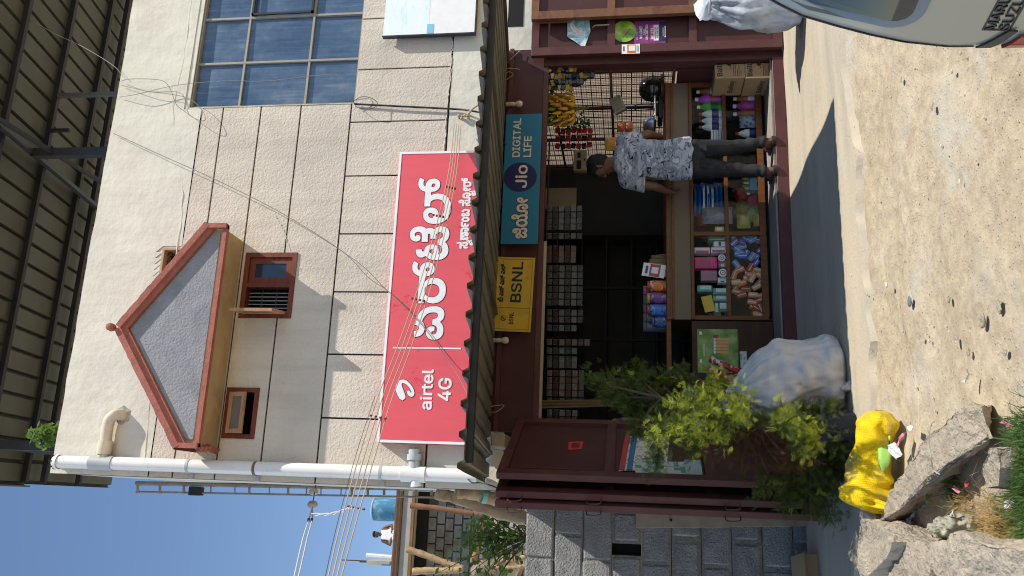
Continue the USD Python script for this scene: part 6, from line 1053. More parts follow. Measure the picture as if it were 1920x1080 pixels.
def roof_person(base):
    base = np.asarray(base, float); t = thing('person', 'distant person in a white vest on the roof of the unfinished building', 'person', base); B = lambda x, y, z: base+np.array([x, y, z])
    hd, P = head_items(B(0, -.02, 1.57), (.75, -.65, -.1)); sk = list(hd)
    sk += chain([B(0, 0, 1.38), B(0, -.01, 1.5)], [.06, .055]); sk.append(hullof((B(-.16, 0, 1.36), .06), (B(.16, 0, 1.36), .06), (B(-.08, 0, .95), .11), (B(.08, 0, .95), .11)))
    for q in (-1, 1):
        el, wr = B(q*.30, -.02, 1.10), B(q*.16, -.22, 1.02); sk += chain([B(q*.19, 0, 1.36), el, wr], [.052, .04, .03]); sk += hand(wr, np.array([-q*.8, -.5, .1]), np.array([0, 0, -1.]), q, 1, .5)
        sk += chain([B(q*.09, 0, .92), B(q*.10, -.03, .5), B(q*.10, 0, .08)], [.09, .055, .04]); sk.append(hullof((B(q*.10, .02, .05), .04), (B(q*.11, -.14, .035), .03)))
    v, f = weld(sk, .03, 4); part('body', (v, f), SKIN, t, smooth=True)
    v, f = weld([hullof((P(0, -.03, .045), .088), (P(0, .035, .065), .066), (P(0, -.05, .0), .066))], .03, 2); part('hair', (v, f), HAIR, t, smooth=True)
    v, f = weld([hullof((B(-.12, 0, 1.36), .065), (B(.12, 0, 1.36), .065), (B(-.10, 0, .92), .125), (B(.10, 0, .92), .125))], .03, 3); part('vest', (v, f), flat('white_cotton', (.72, .70, .68), .9), t, smooth=True)
    it = [hullof((B(-.08, 0, .95), .12), (B(.08, 0, .95), .12), (B(0, 0, .85), .13))]
    for q in (-1, 1): it += chain([B(q*.09, 0, .9), B(q*.10, -.03, .5), B(q*.10, 0, .10)], [.11, .075, .06])
    v, f = weld(it, .03, 3); part('trousers', (v, f), DENIM, t, smooth=True)
# ================================================================== sacks
def sack(name, label, base, H, wx, wy, mat_, seed, prof, neck=.82, lean=(0, 0), fold=1.0):
    """a stuffed plastic sack standing on base, tied near the top"""
    t = thing(name, label, 'sack', base); n, m_ = 110, 80; u = np.linspace(0, 1, m_); P = np.zeros((m_, n, 3))
    prof = np.interp(u, *zip(*prof))
    for i, s in enumerate(u):
        for j in range(n):
            a = 2*math.pi*j/n; q = np.array([math.cos(a)*1.1, math.sin(a)*1.1, s*2.2])
            lump = 1+.30*(meshkit.noise(q*1.5+seed, seed)-.5)*fold; k = .10*np.interp(s, [0, .3, .6, neck, 1], [.3, .25, .6, 2.4, 3.0])*fold
            pl = k*(meshkit.noise(np.array([math.cos(a)*5, math.sin(a)*5, s*1.6+seed]), seed+1)-.5); crease = abs(meshkit.noise(np.array([math.cos(a+.5*s)*6, math.sin(a+.5*s)*6, s*2.5+seed*2]), seed+5)-.5); fine = .028*fold*(meshkit.fbm(np.array([math.cos(a)*4.5, math.sin(a)*4.5, s*6+seed]), 3, seed+2)-.5)-.10*fold*max(0, .12-crease)*2
            rad_ = (.05+.16*max(0, (s-.45)/.5)**1.2)*fold*(.55*abs(math.sin(6*a+3*meshkit.noise(np.array([math.cos(a)*2, math.sin(a)*2, s*3]), seed+8)+seed))-.35) if s > .4 else 0.0; wr_ = .018*fold*math.sin(34*s+6*meshkit.noise(np.array([math.cos(a)*2.2, math.sin(a)*2.2, s*4+seed]), seed+3))*meshkit.noise(np.array([math.cos(a)*2.5+4, math.sin(a)*2.5, s*3]), seed+6); r = prof[i]*(lump+pl+fine+rad_+wr_); sag = -.02*math.sin(3*a+seed)*s
            P[i, j] = (base[0]+wx*r*math.cos(a)+lean[0]*s*s, base[1]+wy*r*math.sin(a)+lean[1]*s*s, base[2]+H*(s+sag*(.5 if s < .9 else 2)))
    mb = MB(); V = P.reshape(-1, 3); F = [[i*n+j, i*n+(j+1) % n, (i+1)*n+(j+1) % n, (i+1)*n+j] for i in range(m_-1) for j in range(n)]; mb.add(V, F)
    c0 = P[0].mean(0); mb.add(np.vstack([P[0], c0]), [[n, (j+1) % n, j] for j in range(n)]); part('bag', mb, mat_, t, smooth=True); c = P[int(neck*m_)].mean(0)
    part('tie', MB().tube([c+[wx*prof[int(neck*m_)]*1.02*math.cos(a), wy*prof[int(neck*m_)]*1.02*math.sin(a), .008*math.sin(2*a)] for a in np.linspace(0, 2*math.pi, 18)], .008, 6), mat_, t, smooth=True)
    return t, P
PLA = mat('white_poly_sack', (.72, .71, .70), .38, .12, 7, fine=.35, fs=260, dist=.004, spec=.5, col2=(.50, .46, .40), s2=5, cut=(.56, .75), transl=(.3, .3, .3))
b0 = gnd(1596, 694); b0[2] = 0; b0[1] += .12
W1, Pw = sack('white_sack', 'big white plastic sack with a gathered neck standing beside the shrub', b0+[.02, .12, 0], .74, .265, .23, PLA, 4, prof=[(0, .55), (.04, .82), (.15, 1.0), (.4, 1.04), (.6, .96), (.75, .76), (.87, .46), (.94, .20), (.97, .16), (1, .24)], neck=.955, lean=(-.20, -.02), fold=1.9)
e_ = at(1598, 722, b0[1]-.10); ear = MB().add(*rough_rock([e_+np.array([R_.uniform(-.05, .05), R_.uniform(-.02, .10), R_.uniform(-.05, .07)]) for _ in range(14)], 6, .02, 3, 16)); part('knotted_corner', ear, PLA, W1, smooth=True)
b1 = gnd(1513, 30); b1[2] = 0
BLS = mat('pale_blue_sack', (.42, .44, .49), .45, .12, 7, fine=.35, fs=9, dist=.03, spec=.5)
W2, Pq = sack('white_sack', 'bluish white sack standing in front of the right door leaves behind the car', b1+[.22, .10, 0], .74, .24, .22, BLS, 9, prof=[(0, .55), (.04, .85), (.15, 1.0), (.45, 1.02), (.65, .96), (.8, .80), (.9, .62), (.96, .55), (1, .5)], neck=.98, fold=1.5)
c = Pq[-1].mean(0); part('torn_tip', MB().add(*rough_rock([c+np.array(p) for p in ((-.14, 0, -.06), (.1, .05, -.08), (.1, -.08, -.06), (-.17, -.02, .03), (-.12, 0, .10), (.0, .02, .12), (-.19, -.03, .07))], 4, .03, 3, 12)), BLS, W2, smooth=True)
# yellow net sack lying on the ground
NET = usdkit.material(stage, '/World/Looks/yellow_net', {'g': ('geometry', {}), 'n0': ('noise_texture', {'scale': 5.0, 'detail': 2.0}), 'mx': ('vector_math', {'math_type': 'multiply_add', 'vector2': (.05, .05, .05)}), 'v': ('voronoi_texture', {'scale': 115.0, 'randomness': .55, 'feature': 'distance_to_edge'}),
    'r': ('rgb_ramp', {'ramp': [(0.0, (.80, .56, .006)), (.10, (.72, .50, .006)), (.22, (.42, .27, .012))]}), 'n2': ('noise_texture', {'scale': 6.0, 'detail': 3.0}), 'r2': ('rgb_ramp', {'ramp': [(.50, (0, 0, 0)), (.64, (1, 1, 1))]}), 'm': ('mix_color', {'b': (.40, .29, .06)}),
    'b': ('bump', {'strength': .6, 'distance': .004, 'invert': True}), 'p': ('principled_bsdf', {'roughness': .75, 'specular_ior_level': .15})},
    [('g.position', 'n0.vector'), ('n0.color', 'mx.vector1'), ('g.position', 'mx.vector3'), ('mx.vector', 'v.vector'), ('v.distance', 'r.fac'), ('g.position', 'n2.vector'), ('n2.fac', 'r2.fac'), ('r2.color', 'm.fac'), ('r.color', 'm.a'), ('m.result', 'p.base_color'), ('v.distance', 'b.height'), ('b.normal', 'p.normal')], surface='p.BSDF')
A, B = gnd(1668, 770), gnd(1672, 955); A[2] = B[2] = 0
def netsack():
    t = thing('yellow_net_sack', 'crumpled yellow net sack lying along the long stone', 'sack', (A+B)/2); n, m_ = 56, 80; C = curve([A+[.0, .0, .055], A*.72+B*.28+[0, -.01, .075], A*.5+B*.5+[0, .03, .095], A*.25+B*.75+[0, .0, .115], A*.06+B*.94+[0, .02, .08], B+[-.02, .04, .05]], 80); m_ = len(C); P = np.zeros((m_, n, 3)); d = (B-A)/np.linalg.norm(B-A); s_ = np.cross(d, [0, 0, 1.])
    rad = np.interp(np.linspace(0, 1, m_), [0, .02, .08, .2, .3, .5, .62, .8, .9, .97, 1], [.02, .06, .10, .095, .085, .105, .125, .145, .11, .075, .02])
    for i in range(m_):
        x = i/(m_-1)
        for j in range(n):
            a = 2*math.pi*j/n; q = np.array([math.cos(a), math.sin(a), x*6]); fold = .045*math.sin(17*x+2.2*math.sin(2*a+3)+6*meshkit.noise(q*1.2, 3))+.08*(meshkit.fbm(q*1.4, 3, 5)-.5)+.012*math.sin(40*x+5*math.sin(a)+8*meshkit.noise(q, 9)); r = rad[i]*(1+3.0*fold)
            z = C[i, 2]+r*math.sin(a)*1.0; P[i, j] = (C[i]+s_*r*1.15*math.cos(a)); P[i, j, 2] = max(z, -.03)
    mb = MB(); F = [[i*n+j, i*n+(j+1) % n, (i+1)*n+(j+1) % n, (i+1)*n+j] for i in range(m_-1) for j in range(n)]; mb.add(P.reshape(-1, 3), np.array(F)[:, ::-1]); part('net', mb, NET, t, smooth=True)
    c = B+[-.03, .04, .06]; part('tail', MB().tube(curve([c, c+[-.05, .02, -.02], c+[-.08, .0, -.07]], 8), [.02]*9 if False else .014, 8), NET, t, smooth=True)
    c2 = A*.55+B*.45+[0, -.10, .07]; part('lining', MB().add(*rough_rock([c2+np.array([rr_.uniform(-.12, .12), rr_.uniform(-.03, .03), rr_.uniform(-.05, .03)]) for _ in range(18)], 5, .02, 2, 14)), mat('green_poly', (.30, .52, .10), .4, .2, 9, spec=.5), t, smooth=True)
netsack()
# ================================================================== stones
STONE = mat('pale_granite', (.40, .335, .25), .92, .28, 9, fine=1.0, fs=55, dist=.025, col2=(.29, .235, .17), s2=5, cut=(.5, .7))
STONE2 = mat('buff_granite', (.43, .365, .275), .92, .26, 8, fine=1.0, fs=50, dist=.025, col2=(.33, .27, .2), s2=4, cut=(.5, .72))
def stone(label, pts, seed, amp=.03, m_=STONE, sub=5, freq=6, name='boulder'):
    c = np.mean(pts, 0); t = solo(name, MB().add(*rough_rock(pts, seed, amp, sub, freq)), m_, label, 'stone', smooth=38); return t
def cp(cx_, cy_, z): return gnd(1560+cx_/3.272, 750+cy_/3.272, z)
slab_top = [cp(278, 750, .09), cp(380, 515, .11), cp(505, 335, .11), cp(575, 235, .10), cp(745, 85, .09), cp(845, 18, .07), cp(912, 30, .065), cp(970, 235, .06), cp(872, 262, .08), cp(700, 395, .11), cp(560, 490, .12), cp(410, 675, .12)]
def backdown(p, dz, dy=.10): return np.array([p[0]+.01, p[1]+dy, dz])
slab_bot = [cp(375, 800, -.03), cp(640, 610, -.06), cp(800, 440, -.06), cp(955, 300, -.05)]+[backdown(p, -.05, .06) for p in slab_top[1:6]]
stone('long pale stone slab lying diagonally in front of the yellow sack', slab_top+slab_bot, 3, .030, STONE, 5, 7, 'stone_slab')
def blk(tops, zs, seed, label, amp=.035, m_=STONE2, dep=.12, freq=5):
    T = [cp(x, y, z) for (x, y), z in zip(tops, zs)]; Bt = [np.array([p[0]*1.0+(p[0]-np.mean([q[0] for q in T]))*.08, p[1]+(p[1]-np.mean([q[1] for q in T]))*.08, -.06]) for p in T]
    stone(label, T+Bt, seed, amp, m_, 5, freq)
blk([(190, 730), (300, 770), (370, 870), (345, 960), (220, 1080), (180, 1070), (80, 960), (110, 850)], [.16, .20, .21, .20, .15, .12, .10, .12], 11, 'rounded pale boulder at the far left by the block wall')
blk([(365, 910), (420, 868), (560, 870), (610, 950), (600, 1080), (540, 1190), (330, 1180), (330, 1000)], [.13, .15, .16, .17, .16, .15, .13, .14], 12, 'cracked pale boulder between the round one and the broad one', m_=STONE)
blk([(610, 870), (700, 838), (830, 830), (960, 880), (1140, 930), (1230, 1010), (1200, 1240), (720, 1240), (640, 1080), (595, 960)], [.18, .20, .24, .25, .24, .22, .2, .2, .2, .19], 13, 'broad buff boulder nearest the camera at the left edge', m_=STONE2)
blk([(905, 440), (960, 290), (1010, 290), (1030, 420), (1020, 530), (940, 545)], [.08, .10, .10, .09, .08, .07], 14, 'flat pale stone at the end of the long slab beside the grass', .015, STONE, freq=9)
blk([(345, 815), (430, 850), (470, 862), (400, 895), (372, 890)], [.05, .06, .05, .05, .05], 15, 'small angular stone wedged behind the cracked boulder', .012, STONE, freq=10)
blk([(575, 800), (640, 730), (720, 700), (735, 770), (690, 830), (600, 850)], [.07, .09, .09, .08, .07, .06], 16, 'crumbled grey clod beside the straw', .03, mat('grey_clod', (.34, .32, .25), .95, .3, 20, col2=(.16, .20, .08), s2=14), freq=14)
# embedded road stones
for k, (px, py, r, m_) in enumerate(((1703, 565, .045, flat('slate_stone', (.14, .145, .16), .8)), (1870, 575, .05, STONE), (1838, 600, .05, STONE), (1776, 562, .03, STONE), (1790, 640, .035, STONE2), (1721, 632, .022, STONE2), (1660, 535, .03, flat('quartz', (.6, .58, .54), .6)), (1796, 340, .02, flat('quartz', (.6, .58, .54), .6)), (1745, 200, .03, STONE2), (1687, 150, .03, STONE2), (1812, 660, .028, STONE), (1880, 660, .03, STONE2))):
    c = gnd(px, py, -.005); rk = random.Random(k); r *= .5; pts = [c+np.array([q[0]*r*1.35, q[1]*r, q[2]*r*.36-.006]) for q in (lambda w: w/np.linalg.norm(w, axis=1)[:, None])(np.array([[rk.gauss(0, 1) for _ in range(3)] for _ in range(26)]))]
    lb = ('dark slate stone set in the dirt', 'rounded stone half sunk in the dirt near the grass', 'low stone in the dirt beyond the grass', 'small pale stone near the slate one', 'small buff stone between slab and road', 'tiny buff stone near the concrete edge', 'white pebble on the concrete edge', 'white pebble in the middle of the dirt road', 'small buff stone below the car shadow', 'buff stone at the ragged concrete edge', 'low flat stone beyond the long slab end', 'buff pebble beyond the grass tuft')[k]
    solo('stone', MB().add(*rough_rock(pts, k, .006, 2, 20)), m_, lb, 'stone', smooth=40)
# gravel: nobody could count it
gr = random.Random(5); m = MB(); ico = trimesh.creation.icosphere(0, 1.0); iv, if_ = np.array(ico.vertices), np.array(ico.faces)
for k in range(4200):
    x, y = gr.uniform(-1.2, 5.2), gr.uniform(-5.6, -1.7); r = .0026*math.exp(gr.gauss(.1, .42)); edge = abs(y+2.15) < .25
    if y > -2.05 and gr.random() < .75: continue
    if not edge and gr.random() < .35: continue
    m.add((iv*(1+.35*np.array([[gr.random()-.5] for _ in range(12)])))*[r*1.3, r, r*.7]+[x, y, .0 if y > -2.1 else -.032], if_)
solo('gravel', m, mat('gravel_stone', (.50, .43, .33), .9, .25, 40), 'fine gravel and crumbs strewn over the dirt road', 'gravel', kind='stuff')
# ================================================================== grass and straw
GRASS = mat('green_grass', (.075, .135, .030), .6, .55, 22, transl=(.10, .22, .03)); STRAW = mat('dry_straw', (.42, .28, .10), .8, .3, 15, transl=(.25, .17, .06))
def blades(n, pos, L, w, m_, name, label, cat, seed, lean=.5, droop=.5):
    g = random.Random(seed); mb = MB()
    for _ in range(n):
        p = pos(g); a = g.uniform(0, 2*math.pi); l = L*g.uniform(.5, 1.25); d = np.array([math.cos(a), math.sin(a), 0]); s = np.array([-d[1], d[0], 0])*w*g.uniform(.7, 1.3); le = lean*g.uniform(.2, 1.3)
        q = [p, p+d*l*.30*le+[0, 0, l*.42], p+d*l*.75*le+[0, 0, l*(.78-.1*droop)], p+d*l*1.2*le+[0, 0, l*(1.0-droop*le*.6)]]
        V = [q[0]-s, q[0]+s, q[1]-s*.9, q[1]+s*.9, q[2]-s*.6, q[2]+s*.6, q[3]]; mb.add(V, [[0, 1, 3], [0, 3, 2], [2, 3, 5], [2, 5, 4], [4, 5, 6]])
    solo(name, mb, m_, label, cat, kind='stuff')
def around(pxs, sd=(.10, .08)):
    C = [gnd(*p, -.03) for p in pxs]
    return lambda g: C[g.randrange(len(C))]+np.array([g.gauss(0, sd[0]), g.gauss(0, sd[1]), 0])
blades(1500, around([(1935, 835), (1945, 870), (1940, 900), (1955, 815), (1940, 940), (1965, 860), (1960, 920), (1950, 985)], (.05, .04)), .105, .0022, GRASS, 'grass', 'dense green grass tuft at the lower left beside the boulders', 'grass', 3, .75, .6)
blades(200, around([(1792, 925), (1788, 905), (1800, 915)], (.03, .02)), .06, .0016, GRASS, 'grass', 'small sprig of green grass under the end of the long slab', 'grass', 8, .8, .5)
blades(520, around([(1812, 975), (1822, 955), (1850, 980), (1830, 990), (1870, 985), (1890, 1000)], (.07, .05)), .085, .0011, STRAW, 'straw', 'dry yellow straw between the boulders and the grass', 'straw', 5, 1.5, 1.0)
blades(260, around([(1895, 985), (1910, 1010)], (.05, .04)), .12, .002, STRAW, 'straw', 'dry brown stalks at the foot of the grass', 'straw', 6, 1.2, .8)
# ================================================================== litter
LT = [flat('litter_white', (.62, .60, .57), .6), flat('litter_pink', (.55, .22, .25), .5), flat('litter_yellow', (.58, .40, .03), .5), flat('litter_grey', (.24, .23, .22), .7), flat('litter_red', (.42, .04, .04), .5), flat('litter_green', (.18, .26, .12), .7)]
def scrap(px, py, w, h, m_, label, seed, z=-.01, up=.02):
    c = gnd(px, py, z); g = random.Random(seed); a = g.uniform(0, 3.1); u = np.array([math.cos(a), math.sin(a), g.uniform(-.2, .5)]); v = np.array([-math.sin(a), math.cos(a), g.uniform(.0, .6)]); P = [c-u*w/2-v*h/2, c+u*w/2-v*h/2, c+u*w/2+v*h/2, c-u*w/2+v*h/2]; lo = min(p[2] for p in P); P = [p+[0, 0, z+up-lo] for p in P]
    solo('litter', quadsheet(P, curl=.03, seed=seed, n=np.array([0, -.3, 1.]), res=7), m_, label, 'litter')
for k, (px, py, w, h, j, lb) in enumerate(((1707, 826, .10, .07, 1, 'pink and white wrapper above the long slab'), (1700, 846, .10, .08, 0, 'crumpled white paper beside the yellow sack'), (1722, 803, .03, .10, 0, 'thin white paper shred above the slab'), (1717, 985, .06, .06, 2, 'yellow wrapper among the boulders'), (1712, 1004, .05, .05, 2, 'bright yellow scrap with red corner by the clod'), (1733, 962, .05, .06, 3, 'grey card leaning under the slab'), (1722, 978, .04, .08, 3, 'grey strip of cardboard under the slab'), (1748, 952, .06, .05, 3, 'faded printed card in the shade of the slab'),
        (1811, 918, .04, .03, 1, 'pink foil scrap near the flat stone'), (1827, 908, .04, .04, 4, 'red and white scrap near the flat stone'), (1806, 972, .03, .09, 0, 'white plastic strip lying in the straw'), (1757, 935, .05, .05, 5, 'dull green scrap under the slab'), (1915, 945, .06, .05, 0, 'white paper scrap at the edge of the grass'), (1910, 795, .05, .03, 1, 'pale pink scrap behind the grass'), (1722, 1000, .03, .03, 4, 'tiny red scrap by the yellow wrapper'), (1862, 1000, .04, .03, 5, 'pale dry leaf on the straw'), (1830, 706, .02, .08, 0, 'white paper shred on the road'))): scrap(px, py, w*.7, h*.7, LT[j], lb, k)
c = gnd(1792, 985, .02); m = MB().tube([c+[.034*math.cos(a), .05*math.sin(a)*.8, .02*math.sin(a)] for a in np.linspace(0, 2*math.pi, 28)], .006, 7); solo('plastic_ring', m, WHITEP, 'white plastic ring lying in the straw', 'ring', smooth=True)
m = MB().tube(curve([gnd(1752, 790, .24), gnd(1744, 800, .27), gnd(1742, 835, .27), gnd(1746, 860, .27), gnd(1750, 880, .25), gnd(1762, 890, .24)], 40), .0022, 5); solo('loose_wire', m, flat('pale_wire', (.40, .34, .26), .6), 'thin pale wire looped over the long slab', 'wire')
# ================================================================== the shrub in its pot
FOLY = mat('cypress_young', (.30, .35, .035), .6, .3, 14, transl=(.40, .44, .04)); FOL = mat('cypress_green', (.058, .082, .014), .6, .4, 12, transl=(.13, .17, .018), rnd=0); FOLB = mat('cypress_dead', (.11, .045, .022), .8, .3, 10, transl=(.12, .05, .02))  # yellow green tips made brighter: sunlight painted into the foliage colour
BARK = mat('shrub_bark', (.09, .06, .04), .9, .3, 20, fine=.5, fs=60)
def shrub():
    base = gnd(1602, 800); base[2] = 0; yb = base[1]; t = thing('potted_shrub', 'feathery green cypress shrub in a pot with dead brown sprays underneath', 'shrub', base)
    part('pot', MB().lathe([(0, .0), (.085, 0), (.09, .02), (.11, .19), (.12, .19), (.12, .215), (.10, .215), (.098, .19), (0, .185)], base, 26), flat('navy_pot', (.004, .007, .020), .5), t, smooth=40)
    g = random.Random(21); BV, BF, cnt = [[], [], []], [[], [], []], [0, 0, 0]
    def template(q_):
        """a flat feathery spray of unit length along +x: a stem with pairs of forked shoots"""
        h = random.Random(q_); V, F = [], []; k = 8
        def shoot(c, e, w):
            d = (e-c); n = np.array([-d[1], d[0], 0])*w; b = len(V); V.extend([c, c*.55+e*.45+n, e, c*.55+e*.45-n]); F.extend([[b, b+1, b+2], [b, b+2, b+3]])
        for i in range(k):
            t_ = (i+.4)/k; c = np.array([t_, 0, -.12*t_*t_]); l = .50*(1-t_*.72)*h.uniform(.8, 1.2)
            for q in (-1, 1):
                e = c+np.array([.80, q*.62, h.uniform(-.22, .22)])*l; shoot(c, e, .05)
                if l > .25:
                    m_ = c*.5+e*.5; shoot(m_, m_+np.array([.45, q*.05, h.uniform(-.15, .15)])*l*1.0, .07); shoot(m_, m_+np.array([.12, q*.55, h.uniform(-.15, .15)])*l*.8, .07)
        shoot(np.array([0, 0, 0.]), np.array([1.1, 0, -.14]), .03); return np.array(V), np.array(F)
    T_ = [template(k) for k in range(14)]
    def spray(p, d, L, dead=False):
        d = d/np.linalg.norm(d); n = np.array([g.gauss(0, 1), g.gauss(0, 1), g.gauss(0, 1)]); n -= d*(n@d); n /= np.linalg.norm(n); v, f = T_[g.randrange(14)]; k = int(dead)
        BV[k].append(p+(v*L)@np.stack([d, np.cross(n, d), n])); BF[k].append(f+cnt[k]); cnt[k] += len(v)
    # branches aim at the ends seen in the picture
    ends = [(1105, 708, -.1), (1140, 745, .0), (1165, 700, .05), (1200, 690, 0), (1215, 740, -.1), (1240, 700, .05), (1275, 690, .0), (1250, 770, -.15), (1290, 745, -.3), (1310, 790, -.3), (1345, 710, .0), (1340, 770, -.35), (1395, 770, -.3), (1390, 740, -.2), (1235, 830, -.15), (1200, 820, .0), (1230, 880, -.1), (1290, 850, -.2), (1270, 810, -.2),
            (1420, 790, -.2), (1425, 840, -.1), (1380, 850, .0), (1480, 770, -.25), (1500, 800, -.25), (1530, 810, -.2), (1520, 850, -.1), (1450, 900, -.05), (1465, 930, 0), (1500, 880, -.05), (1530, 930, .0), (1520, 970, .0), (1560, 980, .05), (1570, 930, .05), (1560, 880, .0), (1590, 870, 0), (1480, 960, .05), (1545, 900, -.1), (1330, 730, -.1), (1310, 830, -.1), (1355, 820, -.15), (1460, 800, -.1), (1490, 840, .0), (1210, 770, .1), (1170, 760, .1), (1255, 740, 0), (1430, 930, .0), (1510, 900, .1), (1580, 900, .1), (1540, 960, .1), (1490, 920, .1), (1400, 800, .15), (1440, 770, .1), (1360, 780, .2), (1300, 810, .2), (1550, 830, .05), (1570, 800, -.05), (1540, 790, -.1), (1265, 720, .1), (1320, 750, .15), (1560, 770, -.27), (1572, 812, -.27), (1540, 800, -.27), (1585, 840, -.2), (1520, 780, -.25)]
    root = base+[0, 0, .17]; trunk = curve([root, at(1450, 800, yb), at(1370, 790, yb), at(1290, 760, yb), at(1220, 740, yb)], 30); part('stem', MB().tube(trunk, np.linspace(.026, .008, len(trunk)), 7), BARK, t)
    lit = {(1345, 710), (1340, 770), (1310, 790), (1290, 745), (1395, 770), (1390, 740), (1310, 830), (1355, 820), (1330, 730), (1480, 770), (1500, 800), (1530, 810), (1520, 850), (1235, 830), (1270, 810)}  # branch ends that get the brighter, sun painted sprays
    for e in ends:
        E = at(e[0], e[1], yb+e[2]+(-.64 if e[:2] in lit else .22)); k = int(np.argmin(np.linalg.norm(trunk-E, axis=1)+.25*np.maximum(0, trunk[:, 2]-E[2]+.05)*4)); S = trunk[max(0, k-2)]; mid = (S+E)/2+[0, 0, .04]; C = curve([S, mid, E], 14)
        part('branch', MB().tube(C, np.linspace(.009, .003, len(C)), 5), BARK, t); ax = C[-1]-C[-3]
        nsp = 165
        for i in range(nsp):
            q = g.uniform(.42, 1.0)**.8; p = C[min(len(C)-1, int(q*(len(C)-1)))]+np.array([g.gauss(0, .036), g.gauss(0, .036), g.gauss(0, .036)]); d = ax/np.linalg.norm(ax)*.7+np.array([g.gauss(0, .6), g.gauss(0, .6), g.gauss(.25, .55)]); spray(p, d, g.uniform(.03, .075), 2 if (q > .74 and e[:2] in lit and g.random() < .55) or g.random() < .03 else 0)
    for (px, py, dy) in ((1370, 850, -.05), (1390, 880, -.05), (1400, 830, -.1), (1420, 870, -.05), (1440, 890, -.05), (1460, 870, -.1), (1480, 890, 0), (1345, 865, .0), (1500, 870, -.15), (1420, 800, .1), (1440, 830, .05), (1520, 860, -.1)):
        E = at(px, py, yb+dy); S = trunk[min(len(trunk)-1, 9)]; C = curve([S, (S+E)/2+[0, 0, .03], E], 12); part('branch', MB().tube(C, np.linspace(.007, .002, len(C)), 5), BARK, t)
        for i in range(26): q = g.uniform(.3, 1); p = C[min(len(C)-1, int(q*(len(C)-1)))]+np.array([g.gauss(0, .03), g.gauss(0, .03), g.gauss(0, .03)]); d = (E-S)/np.linalg.norm(E-S)+np.array([g.gauss(0, .5), g.gauss(0, .5), g.gauss(-.5, .4)]); spray(p, d, g.uniform(.05, .09), True)
    part('foliage', MB().add(np.vstack(BV[0]), np.vstack(BF[0])), FOL, t, kind='stuff'); part('young_foliage', MB().add(np.vstack(BV[2]), np.vstack(BF[2])), FOLY, t, 'bright yellow green tips with sunlight painted in', kind='stuff'); part('dead_foliage', MB().add(np.vstack(BV[1]), np.vstack(BF[1])), FOLB, t, 'reddish brown dead sprays', kind='stuff')
shrub()
# ================================================================== parked car, its rear left corner in view
yc = 1.45; CC = np.array([.5985*yc, -7+yc]); Uh = np.array([.984, .18]); Wl = np.array([-.18, .984]); MID = -.66
CARP = mat('silver_beige_paint', (.30, .285, .235), .28, .04, 2, metal=.35, spec=.6, coat=.6)
zs_ = [.17, .24, .34, .45, .60, .72, .76, .84, .90, .96, 1.03, 1.08, 1.12, 1.20, 1.29, 1.36, 1.40, 1.42]
ed = np.interp(zs_, [.17, .3, .45, .6, .654, .71, .747, .822, .882, .943, 1.011, 1.058, 1.093, 1.132, 1.2, 1.3, 1.4, 1.42], [.03, .05, .056, .057, .059, .070, .076, .070, .059, .048, .032, .019, .0, -.022, -.07, -.15, -.27, -.32])
s0 = np.interp(zs_, [.17, .3, .5, .70, .72, .84, .9, 1.03, 1.12, 1.29, 1.42], [.06, .012, -.012, -.01, .0, .012, .022, .05, .08, .17, .34])
s1 = np.interp(zs_, [.17, .3, .6, .74, .80, .86, .9, 1.03, 1.12, 1.29, 1.42], [3.32, 3.40, 3.42, 3.34, 3.2, 2.62, 2.52, 2.34, 2.22, 1.98, 1.70])
car = thing('parked_car', 'silver beige hatchback seen by its rear corner at the right edge', 'car', (CC[0]+1.6, CC[1]-.3, 0))
def cl(s, l, z): return np.array([CC[0]+Uh[0]*s+Wl[0]*l, CC[1]+Uh[1]*s+Wl[1]*l, z])
def outline(k, n=9):
    a, b, e0 = s0[k], s1[k], ed[k]; e1 = 2*MID-e0; r = .055; rf = .22; o = []
    for (cs, cw, rr, t0) in ((a+r, e0-r, r, 90), (a+r, e1+r, r, 180), (b-rf, e1+rf, rf, 270), (b-rf, e0-rf, rf, 0)):
        for t in np.linspace(t0, t0+90, n): q = math.radians(t); o.append((cs+rr*math.cos(q), cw+rr*math.sin(q)))
    return o
mb = MB(); L = [[cl(s, l, zs_[k]) for s, l in outline(k)] for k in range(len(zs_))]; nn = len(L[0]); V = np.array(L).reshape(-1, 3); F = [[k*nn+j, k*nn+(j+1) % nn, (k+1)*nn+(j+1) % nn, (k+1)*nn+j] for k in range(len(zs_)-1) for j in range(nn)]
mb.add(V, np.array(F)); c = np.array(L[-1]).mean(0)+[0, 0, .012]; mb.add(np.vstack([L[-1], c]), [[nn, j, (j+1) % nn] for j in range(nn)]); c = np.array(L[0]).mean(0); mb.add(np.vstack([L[0], c]), [[nn, (j+1) % nn, j] for j in range(nn)])
part('body', mb, CARP, car, smooth=35)
def rear(poly, off, m_, name, th=.004):
    """a patch lying on the hatch, given in (lateral, height)"""
    mb = MB()
    for g in getattr(poly, 'geoms', [poly]):
        t = trimesh.creation.extrude_polygon(g, 1.0, engine='earcut')
        for _ in range(1 if len(t.faces) > 300 else 2): t = t.subdivide()
        v = np.array(t.vertices); s = np.interp(v[:, 1], zs_, s0)-off-(1-v[:, 2])*0+(v[:, 2]*-th); e0 = np.interp(v[:, 1], zs_, ed); s = s+np.where(v[:, 0] > e0-.055, .055-np.sqrt(np.maximum(0, .055**2-np.clip(v[:, 0]-(e0-.055), 0, .055)**2)), 0)
        mb.add(np.array([cl(a, l, z) for a, (l, z) in zip(s, v[:, :2])]), t.faces)
    return part(name, mb, m_, car, smooth=40)
CARG = mat('car_glass', (.016, .020, .022), .05, .3, 3, spec=.8)
win = Polygon([(-.060, .882), (2*MID+.060, .882), (2*MID+.19, 1.32), (-.19, 1.32), (-.080, 1.01)]).buffer(.03)
